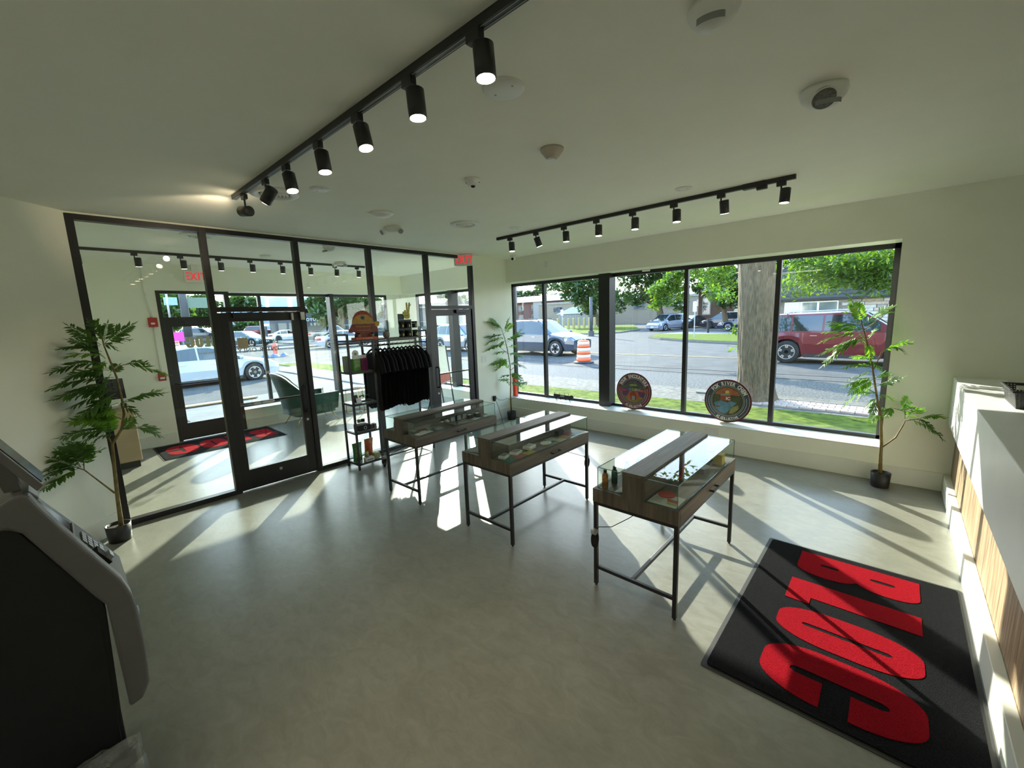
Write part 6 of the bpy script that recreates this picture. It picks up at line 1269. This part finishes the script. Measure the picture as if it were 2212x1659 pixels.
ob('strip', B(.30, .306, -3.33, -3.13, 1.462, 1.505), WHITE, t); ob('badge', MB().cyl((.307, -3.285, 1.53), (.312, -3.285, 1.53), .045, n=26), WHITE, t); ob('badge_mark', MB().cyl((.3125, -3.285, 1.525), (.3135, -3.285, 1.525), .018, n=18), GREYP, t)
t = root('phone_stand', (.36, -3.33, .885), 'dark card holder leaning at the left of the middle side shelf', 'stand'); ob('plate', MB().hexa([(.34, -3.38, .886), (.345, -3.38, .886), (.345, -3.31, .886), (.34, -3.31, .886), (.30, -3.38, .985), (.305, -3.38, .985), (.305, -3.31, .985), (.30, -3.31, .985)]), DKW, t); ob('white_card', MB().hexa([(.375, -3.36, .886), (.38, -3.36, .886), (.38, -3.29, .886), (.375, -3.29, .886), (.355, -3.36, .95), (.36, -3.36, .95), (.36, -3.29, .95), (.355, -3.29, .95)]), WHITE, t)
for k, (yy, l) in enumerate(((-3.25, 'small dark gadget in the middle of the side shelf'), (-3.17, 'grey clamp-shaped gadget at the right of the side shelf'))):
    t = root('gadget', (.30, yy, .885), l, 'gadget'); ob('base', B(.27, .35, yy - .035, yy + .035, .885, .895), MATB, t); ob('arm', MB().tube([(.30, yy - .02, .895), (.30, yy - .02, .96), (.30, yy + .03, .965), (.30, yy + .03, .94)], .010, 8), (MATB, M('grey_green_metal', (.18, .24, .22), .4, .5))[k], t, True)
for k, (yy, h) in enumerate(((-3.30, .15), (-3.245, .16))):
    t = root('glass_bottle', (.27, yy, .58), 'clear bottle with a white band, %s on the dark box of the lower side shelf' % ('left', 'right')[k], 'bottle'); ob('glass_body', MB().lathe([(.022, 0), (.024, .004), (.024, h * .6), (.012, h * .8), (.012, h)], n=18), GLC, t, True, local=True); ob('band', MB().lathe([(.0245, .02), (.0245, .06)], n=18), (CRM, MATB)[k], t, True, local=True); ob('cap', MB().lathe([(.014, h), (.014, h + .014), (1e-5, h + .014)], n=14), WHITE, t, True, local=True)
t = rbox('black_box', -3.36, -3.20, .505, .578, MATB, 'long black box with a white ring mark on the lower side shelf', .22, .38); ob('white_ring', MB().tube([(.3812, -3.275 + .020 * math.cos(a), .541 + .020 * math.sin(a)) for a in [2 * PI * i / 24 for i in range(25)]], .003, 6, cap=False), WHITE, t, True)
rbox('dark_tin', -3.19, -3.145, .505, .560, DKW, 'brown and white tin beside the black box', .28, .36, 'tin', CRM); rbox('small_dark_box', -3.135, -3.10, .505, .56, M('taupe_card', (.20, .17, .15), .6), 'taupe small box at the right end of the lower side shelf', .28, .36)
def snack_bag(y, w_, h, mt, label, x=.30, lean=.0, top=None):
    t = root('snack_bag', (x, y, .085), label, 'snack bag')
    def fn(s): return MB().grid(lambda u, v: (x + s * .032 * math.sin(PI * min(max(u, .02), .98)) * math.sin(PI * min(max(v, .03), .97)) ** .6 + .012 * math.sin(13 * v) * (1 - abs(2 * u - 1)) * .3, y + (u - .5) * w_ * (1 - .12 * math.sin(PI * v)) + lean * v, .087 + h * v), 10, 14)
    m_ = fn(1).add(fn(-1)); ob('pouch', m_, mt, t, True)
    ob('front_print', MB().grid(lambda u, v: (x + .0335 * math.sin(PI * (.2 + .6 * u)) * math.sin(PI * (.2 + .6 * v)) ** .6 + .002, y + (u - .5) * w_ * .62 + lean * (.2 + .6 * v), .087 + h * (.2 + .55 * v)), 6, 8), top or CRM, t, True)
    ob('crimped_seal', MB().box(x - .003, x + .003, y - w_ * .48 + lean, y + w_ * .48 + lean, .087 + h - .012, .087 + h), mt, t)
snack_bag(-3.38, .135, .255, M('green_foil', (.03, .13, .03), .35, noise=25, amt=.5), 'dark green snack bag on the bottom shelf of the rack', top=M('green_foil_print', (.12, .22, .08), .4, noise=60, amt=.6))
snack_bag(-3.215, .13, .27, M('orange_foil', (.50, .16, .04), .35, noise=25, amt=.4), 'tall orange snack bag on the bottom shelf of the rack', .28, .02, M('red_foil_print', (.45, .08, .03), .4, noise=60, amt=.6))
snack_bag(-3.285, .06, .12, M('lime_foil', (.30, .42, .10), .4, noise=25, amt=.3), 'small lime green packet before the orange bag', .365, 0, CRM)
rbox('white_carton', -3.33, -3.21, .085, .135, PAPER, 'white tray carton with a dark label on the bottom shelf', .35, .425, 'carton', M('dark_label', (.12, .12, .06), .6)); rbox('patterned_box', -3.17, -3.09, .085, .15, M('yellow_green_pattern', (.38, .38, .14), .6, noise=70, amt=.7), 'yellow-green patterned box at the right of the bottom shelf', .30, .36)

# ------------------------------------------------------------------ window sill pieces
ZS = SILL + .0125
t = root('orange_tower', (.02, .13, ZS), 'tall bright orange-red folded card tower at the left end of the window sill', 'display')
OT = M('vermilion_card', (.80, .06, .015), .5, noise=9, amt=.06)
ob('panel', B(-.045, .0, .09, .17, ZS, ZS + .44), OT, t); ob('panel', MB().prism([(0, .095), (.055, .10), (.07, .15), (0, .165)], ZS + .004, ZS + .45, 'z'), OT, t); ob('back_panel', B(-.05, -.046, .085, .16, ZS, ZS + .40), WHITE, t)
t = root('metal_cutout', (1.10, .26, ZS), 'black metal locomotive-like silhouette standing on the window sill', 'ornament')
px0, pz0 = .87, ZS; hgt = lambda p: [(px0 + a, pz0 + b) for a, b in p]
ob('silhouette', MB().prism(hgt([(0, .06), (.03, .055), (.13, .06), (.16, .045), (.34, .05), (.37, .04), (.42, .05), (.445, .075), (.43, .105), (.40, .115), (.36, .10), (.02, .112), (.0, .10)]), .255, .262, 'y'), MATB, t)
for a in (.06, .16, .27, .36): ob('wheel_disc', MB().cyl((px0 + a, .252, pz0 + .035), (px0 + a, .266, pz0 + .035), .022, n=18), MATB, t)
for a in (.02, .13, .24, .33): ob('top_finial', MB().tube([(px0 + a, .258, pz0 + .105), (px0 + a + .01, .258, pz0 + .125), (px0 + a - .005, .258, pz0 + .14)], .004, 5), MATB, t)
ob('name_panel', B(px0 + .15, px0 + .24, .2535, .255, pz0 + .068, pz0 + .092), GREYP, t)
for a in (.06, .36): ob('foot', B(px0 + a - .02, px0 + a + .02, .23, .29, ZS, ZS + .004), MATB, t)
def disc_sign(cx, cyy, r, label, top, bottom, ring, ring2, picture):
    zc = ZS + r + .001; t = root('round_sign', (cx, cyy, ZS), label, 'sign'); e = [0.0]
    def lay(name, rr, mt, d=.001, n=56, cx_=0, cz_=0, r_in=None):
        e[0] += .0006; return ob(name, MB().lathe([(rr, -d), (rr, 0)] + ([(1e-5, 0)] if 0 else []), (cx + cx_, cyy - .006 - e[0], zc + cz_), n, 'y'), mt, t)
    ob('board', MB().lathe([(r, 0), (r, .012)], (cx, cyy - .006, zc), 64, 'y'), M('dark_maroon_edge', (.09, .012, .016), .45), t)
    WL = M('pale_line', (.50, .47, .45), .5)
    lay('line', r * .925, WL); lay('ring', r * .91, ring); 
    lay('lower_ring', r * .72, WL); lay('lower_ring', r * .705, ring2)
    lay('line', r * .665, WL); lay('inner_line', r * .65, MATB)
    f = -.006 - e[0] - .0008
    picture(t, cx, cyy + f, zc, r)
    FT = .0008
    def arc_text(s, rad, size, a0, a1, inward):
        mb = MB(); n = len(s)
        for i, ch in enumerate(s):
            if ch == ' ': continue
            a = math.radians(a0 + (a1 - a0) * i / (n - 1)); c = Vector((cx + rad * math.sin(a), cyy - .0125, zc + rad * math.cos(a)))
            if not inward: c = Vector((cx + rad * math.sin(a), cyy - .0125, zc - rad * math.cos(a)))
            up = Vector((math.sin(a), 0, math.cos(a))) if inward else Vector((-math.sin(a), 0, math.cos(a)))
            sx = up.cross(Vector((0, 1, 0))) * -1
            sx = Vector((up.z, 0, -up.x))
            mb.add(text_mb(ch, size, FT, size * .035).xf(basis(c, sx * .80, up, (0, -1, 0))))
        ob('lettering', mb, WHITE, t)
    arc_text(top, r * .815, r * .235, *((-62, 62) if len(top) > 14 else (-50, 60)), True)
    arc_text(bottom, r * .835, r * .165, -30, 32, False)
    for sg in (-1, 1): ob('line', MB().tube([(cx + sg * r * .80 * math.sin(a), cyy - .0098, zc - r * .80 * math.cos(a)) for a in [math.radians(38 + 66 * i / 12) for i in range(13)]], .0022, 4), WL, t)
    st = ob('stand_foot', B(cx - .05, cx + .05, cyy + .008, cyy + .06, ZS, ZS + .02), GLC, t); return t
def pic_ufo(t, x, y, z, r):
    P_ = lambda name, pts, mt, o: ob(name, MB().prism([(x + a * r, z + b * r) for a, b in pts], y - o, y - o + .0006, 'y'), mt, t)
    C_ = lambda n, c: M(n, c, .6, noise=20, amt=.3)
    cl = [(.62 * math.cos(a), .62 * math.sin(a)) for a in [2 * PI * i / 40 for i in range(40)]]
    P_('night_sky', cl, C_('violet_ink', (.10, .04, .12)), .0004)
    P_('field', [(.62 * math.cos(a), .62 * math.sin(a)) for a in [PI + .45 + (PI - .9) * i / 16 for i in range(17)]], C_('olive_ink', (.22, .16, .04)), .0010)
    P_('beam', [(-.22, 0), (.22, 0), (.42, -.36), (-.42, -.36)], C_('orange_ink', (.40, .10, .03)), .0016)
    P_('barn', [(-.17, -.46), (.17, -.46), (.17, -.14), (.10, -.02), (0, .04), (-.10, -.02), (-.17, -.14)], C_('barn_red', (.25, .04, .02)), .0022)
    P_('barn_door', [(-.09, -.46), (.09, -.46), (.09, -.24), (-.09, -.24)], GREYP, .0028)
    P_('ray', [(-.20, .12), (-.78, .10), (-.72, -.02), (-.28, .02)], C_('beam_red', (.35, .03, .05)), .0016); P_('ray', [(.20, .12), (.78, .10), (.72, -.02), (.28, .02)], C_('beam_orange', (.42, .09, .03)), .0016)
    P_('saucer_hull', [(-.80, .14), (-.70, .24), (-.35, .36), (-.22, .52), (0, .60), (.22, .52), (.35, .36), (.70, .24), (.80, .14), (.55, .17), (.3, .20), (-.3, .20), (-.55, .17)], C_('saucer_green', (.07, .10, .07)), .0034)
    for k, c in enumerate(((.06, .08, .16), (.12, .20, .22), (.22, .28, .08), (.45, .38, .08), (.15, .24, .20))): P_('light_panel', [(-.45 + .18 * k, .17), (-.29 + .18 * k, .17), (-.24 + .12 * k, .02), (-.33 + .12 * k, .02)], C_('panel_ink_%s' % 'abcde'[k], c), .0030)
    P_('dome_band', [(-.18, .38), (.18, .38), (.22, .31), (-.22, .31)], C_('band_lime', (.30, .36, .10)), .0042)
def pic_river(t, x, y, z, r):
    P_ = lambda name, pts, mt, o: ob(name, MB().prism([(x + a * r, z + b * r) for a, b in pts], y - o, y - o + .0006, 'y'), mt, t)
    C_ = lambda n, c: M(n, c, .6, noise=20, amt=.3)
    cl = lambda a0, a1: [(.62 * math.cos(a), .62 * math.sin(a)) for a in [math.radians(a0 + (a1 - a0) * i / 20) for i in range(21)]]
    P_('woods', cl(0, 360)[:-1], C_('wood_green', (.06, .08, .035)), .0004); P_('sunset_sky', cl(28, 152), C_('sunset_ink', (.35, .12, .05)), .0010)
    P_('river', [(-.56, -.12), (-.30, .02), (0, -.06), (.14, .02), (.40, -.05), (.18, -.30), (-.05, -.60), (-.25, -.56), (-.45, -.42)], C_('river_blue', (.10, .22, .30)), .0016)
    P_('river', cl(205, 262), C_('river_blue', (.10, .22, .30)), .0014); P_('sun', [(-.02 + .08 * math.cos(a), .42 + .08 * math.sin(a)) for a in [2 * PI * i / 18 for i in range(18)]], C_('sun_yellow', (.60, .48, .10)), .0022)
    P_('mill', [(-.30, .05), (.12, -.02), (.14, .26), (-.02, .34), (-.28, .24)], C_('mill_red', (.30, .07, .03)), .0022); P_('mill_roof', [(-.34, .24), (.14, .28), (.02, .38), (-.26, .30)], GREYP, .0028)
    P_('fish', [(.10, -.56), (.14, -.36), (.28, -.22), (.46, -.16), (.50, -.28), (.36, -.46), (.24, -.56)], C_('fish_olive', (.28, .26, .08)), .0022); P_('branch_mark', [(-.52, -.26), (-.30, -.24), (-.30, -.29), (-.52, -.30)], C_('mark_red', (.28, .04, .04)), .0028)
    ob('lettering', text_mb('IC', r * .20, .0006, .002).xf(basis((x + .03 * r, y - .0034, z + .12 * r), (1, 0, 0), (0, 0, 1), (0, -1, 0))), WHITE, t)
disc_sign(2.475, .255, .300, 'round maroon sign with a flying saucer over a barn, beside the window pillar', 'SOUR ENCOUNTERS', 'IC COLLECTIVE', M('sign_maroon', (.16, .025, .035), .5, noise=8), M('sign_navy', (.03, .035, .075), .5, noise=8), pic_ufo)
disc_sign(3.88, .215, .300, 'round blue and green sign with a river scene before the tree trunk', 'FOX RIVER CHEM', 'IC COLLECTIVE', M('sign_blue_green', (.04, .07, .09), .5, noise=8), M('sign_forest', (.025, .06, .05), .5, noise=8), pic_river)

# ------------------------------------------------------------------ vestibule furniture
t = root('wing_chair', (-3.0, -2.62, 0), 'dark green velvet wing chair with thin brass legs in the vestibule', 'armchair')
def shell():
    mb = MB(); n = 26; rows = 8
    # plan curve from the near front arm round the back to the far front arm; height follows
    def plan(s):
        a = math.radians(-20 - 320 * s) if 0 else None
        pts = [(-2.68, -2.22), (-2.66, -2.60), (-2.70, -2.95), (-2.82, -3.08), (-3.02, -3.14), (-3.22, -3.08), (-3.33, -2.95), (-3.37, -2.60), (-3.35, -2.22)]
        f = s * (len(pts) - 1); i = min(int(f), len(pts) - 2); q = f - i; return Vector((pts[i][0] * (1 - q) + pts[i + 1][0] * q, pts[i][1] * (1 - q) + pts[i + 1][1] * q))
    def hgt_(s): 
        m_ = abs(2 * s - 1); return .60 + (0 if m_ > .62 else .45 * (1 - (m_ / .62) ** 3)) 
    for off in (0, 1):
        def fn(u, v):
            p = plan(u); c = Vector((-3.02, -2.60)); d = (p - c).normalized(); h_ = hgt_(u); z = .26 + (h_ - .26) * v; flare = .05 * v + (.10 * max(0, z - .6) if p.y < -2.8 else 0)
            q = p + d * (flare - off * .085); return (q.x, q.y - (.10 * max(0, z - .45)) * (1 if p.y < -2.7 else 0), z)
        g_ = MB().grid(fn, n, rows)
        if off: g_.f = [tuple(reversed(f)) for f in g_.f]
        mb.add(g_)
    k = (n + 1) * (rows + 1)
    for i in range(n): a = i * (rows + 1) + rows; b = (i + 1) * (rows + 1) + rows; mb.f.append((a, a + k, b + k, b)); a -= rows; b -= rows; mb.f.append((b, b + k, a + k, a))
    for i in (0, n):
        for j in range(rows): a = i * (rows + 1) + j; mb.f.append((a, a + 1, a + 1 + k, a + k) if i else (a + k, a + 1 + k, a + 1, a))
    return mb
ob('back_and_arms', shell(), GREEN, t, True)
ob('seat_cushion', MB().prism(rrect(.60, .72, .10, 5, -3.02, -2.60), .30, .44, 'z'), GREEN, t, bevel=.03, seg=4); ob('seat_base', MB().prism(rrect(.66, .80, .12, 5, -3.02, -2.62), .20, .30, 'z'), GREEN, t, bevel=.01)
for (a, b) in (((-2.80, -2.90), (-2.72, -3.02)), ((-3.24, -2.90), (-3.32, -3.02)), ((-2.80, -2.32), (-2.74, -2.20)), ((-3.24, -2.32), (-3.30, -2.20))): ob('leg', MB().cyl((a[0], a[1], .21), (b[0], b[1], 0), .012, .007, 10), BRASS, t, True)
t = root('side_table', (-3.10, -1.62, 0), 'round white side table on brass hoop legs beside the green chair', 'side table')
ob('table_top', MB().lathe([(.26, .53), (.265, .54), (.265, .555), (1e-5, .555)], (-3.10, -1.62, 0), 40), WHITE, t, True); ob('edge_band', MB().lathe([(.268, .528), (.268, .545)], (-3.10, -1.62, 0), 40), BRASS, t, True)
for k in range(3): a = 2 * PI * k / 3 + .3; ob('leg', MB().cyl((-3.10 + .2 * math.cos(a), -1.62 + .2 * math.sin(a), .53), (-3.10 + .22 * math.cos(a), -1.62 + .22 * math.sin(a), 0), .009, n=8), BRASS, t, True)
ob('base_hoop', MB().tube([(-3.10 + .22 * math.cos(a), -1.62 + .22 * math.sin(a), .012) for a in [2 * PI * i / 30 for i in range(31)]], .008, 6, cap=False), BRASS, t, True)
for k, (dx_, dy_, mt) in enumerate(((.02, -.08, 'pink'), (-.05, .10, 'white'), (.08, .04, 'grey'))):
    m_ = root('magazine', (-3.10 + dx_, -1.62 + dy_, .5555 + .004 * k), '%s magazine lying on the round side table' % mt, 'magazine', rz=.4 * k); ob('cover', B(-.075, .075, -.105, .105, 0, .0035), M('%s_cover' % mt, {'pink': (.55, .22, .25), 'white': (.6, .6, .58), 'grey': (.15, .16, .18)}[mt], .4, noise=30, amt=.2), m_, local=True)
t = root('reception_pedestal', (-2.62, -5.52, 0), 'light oak pedestal cabinet on a black base at the left of the vestibule', 'cabinet')
PED = M('light_oak_veneer', (.34, .255, .165), .5, noise=5, amt=.12); 
ob('cabinet_body', MB().hexa([(-2.87, -5.78, .09), (-2.37, -5.78, .09), (-2.37, -5.28, .09), (-2.87, -5.28, .09), (-2.90, -5.81, .86), (-2.34, -5.81, .86), (-2.34, -5.29, .86), (-2.90, -5.29, .86)]), PED, t, bevel=.012); ob('plinth', B(-2.85, -2.39, -5.76, -5.31, 0, .09), MATB, t)
t = root('pos_terminal', (-2.6, -5.52, .86), 'small computer terminal with a dark screen on the oak pedestal', 'computer')
ob('base', B(-2.72, -2.50, -5.62, -5.42, .861, .90), WHITE, t, bevel=.006); ob('stand', MB().bar((-2.62, -5.52, .90), (-2.66, -5.52, 1.10), .05, .03), MATB, t); ob('screen', MB().hexa([(-2.60, -5.72, .98), (-2.585, -5.72, .98), (-2.585, -5.32, .98), (-2.60, -5.32, .98), (-2.70, -5.72, 1.26), (-2.685, -5.72, 1.26), (-2.685, -5.32, 1.26), (-2.70, -5.32, 1.26)]), MATB, t); ob('card_reader', B(-2.52, -2.44, -5.40, -5.34, .861, .93), MATB, t, bevel=.004)
t = root('easel_sign', (-1.45, -.50, 0), 'white poster on a black easel behind the right partition door', 'sign')
ob('board', MB().hexa([(-1.36, -.66, .60), (-1.355, -.66, .60), (-1.62, -.16, .60), (-1.625, -.16, .60), (-1.42, -.70, 1.36), (-1.415, -.70, 1.36), (-1.68, -.20, 1.36), (-1.685, -.20, 1.36)]), PAPER, t)
ob('board_frame', MB().tube([(-1.35, -.66, .60), (-1.615, -.16, .60), (-1.675, -.20, 1.37), (-1.41, -.70, 1.37), (-1.35, -.66, .60)], .012, 6), BLKM, t)
for (a, b) in (((-1.41, -.70, 1.37), (-1.30, -.60, .0)), ((-1.675, -.20, 1.37), (-1.58, -.12, .0)), ((-1.55, -.45, 1.3), (-1.95, -.55, 0.0))): ob('leg', MB().bar(a, b, .022), BLKM, t)
ob('poster_band', MB().hexa([(-1.352, -.655, .62), (-1.347, -.655, .62), (-1.610, -.165, .62), (-1.615, -.165, .62), (-1.368, -.665, .80), (-1.363, -.665, .80), (-1.625, -.175, .80), (-1.630, -.175, .80)]), M('brick_red_print', (.30, .07, .05), .6, noise=12), t)

# ------------------------------------------------------------------ cash machine in the near left corner
AX0, AX1 = 2.86, 3.30
GM = M('warm_grey_moulded_plastic', (.155, .15, .148), .42, noise=5, amt=.06); BKM = M('black_painted_steel', (.010, .011, .013), .5, noise=9, amt=.2)
t = root('cash_machine', (3.08, -6.25, 0), 'black and grey cash machine standing in the near left corner', 'cash machine')
prof = [(-6.62, 0), (-5.975, 0), (-5.972, .39), (-5.955, .84), (-5.962, .885), (-6.130, 1.250), (-6.17, 1.27), (-6.62, 1.27)]
ob('body', MB().prism(prof, AX0 + .02, AX1 - .008, 'x'), BKM, t, bevel=.004)
ob('side_seam', MB().tube([(AX1 - .0075, -5.99, .05), (AX1 - .0075, -5.987, .40), (AX1 - .0075, -5.975, .80)], .002, 4), MATB, t)
outer = [(-5.945, .39), (-5.900, .402), (-5.872, .46), (-5.866, .60), (-5.868, .80), (-5.874, .865), (-5.895, .945), (-6.03, 1.235), (-6.068, 1.325), (-6.082, 1.362), (-6.10, 1.378), (-6.12, 1.376), (-6.21, 1.325)]
inner = [(-6.24, 1.262), (-6.150, 1.262), (-6.118, 1.235), (-5.975, .905), (-5.952, .86), (-5.948, .60)]
for (xa, xb) in ((AX1 - .055, AX1 + .012),): ob('bezel_cheek', MB().prism(outer + inner, xa, xb, 'x'), GM, t, bevel=.012, seg=3)
ob('lower_door', MB().prism([(-5.945, .395), (-5.905, .405), (-5.878, .46), (-5.872, .60), (-5.876, .86), (-5.95, .86)], AX0, AX1 - .05, 'x'), GM, t, bevel=.004)
ob('bezel_top', MB().prism([(-6.062, 1.335), (-6.085, 1.368), (-6.12, 1.374), (-6.21, 1.322), (-6.24, 1.262), (-6.10, 1.262)], AX0, AX1 - .05, 'x'), GM, t, bevel=.008)
fp = lambda s, d: (-5.935 - .17 * s - .025 + d * -.9 + .0, .915 + .37 * s - d * .42)   # points up the sloping console
con = [(-5.905, .93), (-6.055, 1.262), (-6.10, 1.262), (-5.96, .90)]
ob('console_panel', MB().prism([(-5.876, .862), (-5.911, .931), (-6.088, 1.245), (-6.12, 1.262), (-6.20, 1.24), (-5.96, .84)], AX0, AX1 - .05, 'x'), M('dark_console', (.045, .045, .047), .45, noise=9), t)
nx = Vector((0, .871, .491)); tt = Vector((0, -.491, .871))
def conpt(x, s, d=0): return Vector((x, -5.911, .931)) + tt * s + nx * d
def conbox(name, x0, x1, s0, s1, d0, d1, mt): return ob(name, MB().hexa([conpt(x0, s0, d0), conpt(x1, s0, d0), conpt(x1, s1, d0), conpt(x0, s1, d0), conpt(x0, s0, d1), conpt(x1, s0, d1), conpt(x1, s1, d1), conpt(x0, s1, d1)]), mt, t)
conbox('screen', 2.93, 3.19, .20, .37, .001, .004, M('dark_screen', (.01, .012, .015), .12, spec=.8)); conbox('screen_frame', 2.92, 3.20, .19, .20, .0, .008, GM)
for k in range(4): conbox('screen_button', 3.205, 3.228, .215 + .035 * k, .232 + .035 * k, .0, .006, WHITE)
for r_ in range(4):
    for c_ in range(4): conbox('key', 2.95 + .032 * c_, 2.975 + .032 * c_, .04 + .030 * r_, .063 + .030 * r_, .0, .008, M('steel_key', (.4, .41, .41), .35, .8))
conbox('card_reader', 3.14, 3.21, .05, .12, 0, .03, MATB); conbox('reader_lip', 3.15, 3.20, .06, .08, .03, .045, CHR); conbox('receipt_slot', 3.13, 3.22, .14, .16, 0, .012, MATB)
ob('lock', MB().lathe([(.022, -.0), (.020, .012), (1e-5, .014)], (3.20, -5.872, .735), 20, 'y'), M('pale_blue_lock', (.35, .42, .42), .3, .3), t, True)
ob('cash_slot', MB().box(2.96, 3.16, -5.885, -5.862, .70, .73), MATB, t)
t = root('topper_screen', (3.1, -6.15, 1.378), 'tilted dark flat screen on a short arm above the cash machine', 'screen')
ob('panel', MB().hexa([(3.13, -6.045, 1.372 + .02), (3.30, -6.045, 1.372 + .02), (3.30, -6.062, 1.352 + .02), (3.13, -6.062, 1.352 + .02), (3.13, -6.22, 1.72), (3.30, -6.22, 1.72), (3.30, -6.24, 1.70), (3.13, -6.24, 1.70)]), GM, t, bevel=.003)
ob('screen_glass', MB().hexa([(3.13, -6.0465, 1.40), (3.28, -6.0465, 1.40), (3.28, -6.048, 1.398), (3.13, -6.048, 1.398), (3.13, -6.212, 1.712), (3.28, -6.212, 1.712), (3.28, -6.2145, 1.710), (3.13, -6.2145, 1.710)]), MATS['dark_screen'], t)
ob('arm', MB().hexa([(3.19, -6.10, 1.379), (3.25, -6.10, 1.379), (3.25, -6.14, 1.379), (3.19, -6.14, 1.379), (3.19, -6.12, 1.52), (3.25, -6.12, 1.52), (3.25, -6.17, 1.52), (3.19, -6.17, 1.52)]), GM, t)
t = root('yellow_leaflet', (3.27, -6.20, 1.33), 'yellow leaflet card standing on top of the cash machine', 'card'); ob('card', MB().hexa([(3.27, -6.165, 1.345), (3.275, -6.165, 1.345), (3.275, -6.23, 1.315), (3.27, -6.23, 1.315), (3.27, -6.150, 1.43), (3.275, -6.150, 1.43), (3.275, -6.23, 1.44), (3.27, -6.23, 1.44)]), M('yellow_print', (.50, .36, .03), .6, noise=60, amt=.5), t)
t = root('waste_bin', (3.42, -6.12, 0), 'low bin lined with a crumpled clear bag beside the cash machine', 'bin')
ob('bin_body', MB().prism(rrect(.20, .34, .03, 4, 3.42, -6.125), 0, .235, 'z'), MATB, t, bevel=.004)
def bag():
    rg = random.Random(3)
    def fn(u, v):
        a = 2 * PI * u; x = 3.42 + .112 * max(-1, min(1, 1.35 * math.cos(a))) ; y = -6.125 + .185 * max(-1, min(1, 1.35 * math.sin(a))); k = .010 * math.sin(9 * a + 3 * v) + .006 * math.sin(23 * a)
        return (x + k * math.cos(a), y + k * math.sin(a), .262 - .15 * v + .006 * math.sin(11 * a + 2))
    return MB().grid(fn, 60, 6)
BAGM = M('crumpled_clear_bag', (.42, .44, .42), .25, noise=20, amt=.3, bump=1, bscale=18, alpha=.45, spec=.8)
ob('bin_liner', bag().grid(lambda u, v: (3.31 + .22 * u, -6.31 + .37 * v, .258 - .03 * math.sin(PI * u) * math.sin(PI * v) + .008 * math.sin(17 * u + 9 * v)), 14, 18), BAGM, t, True)
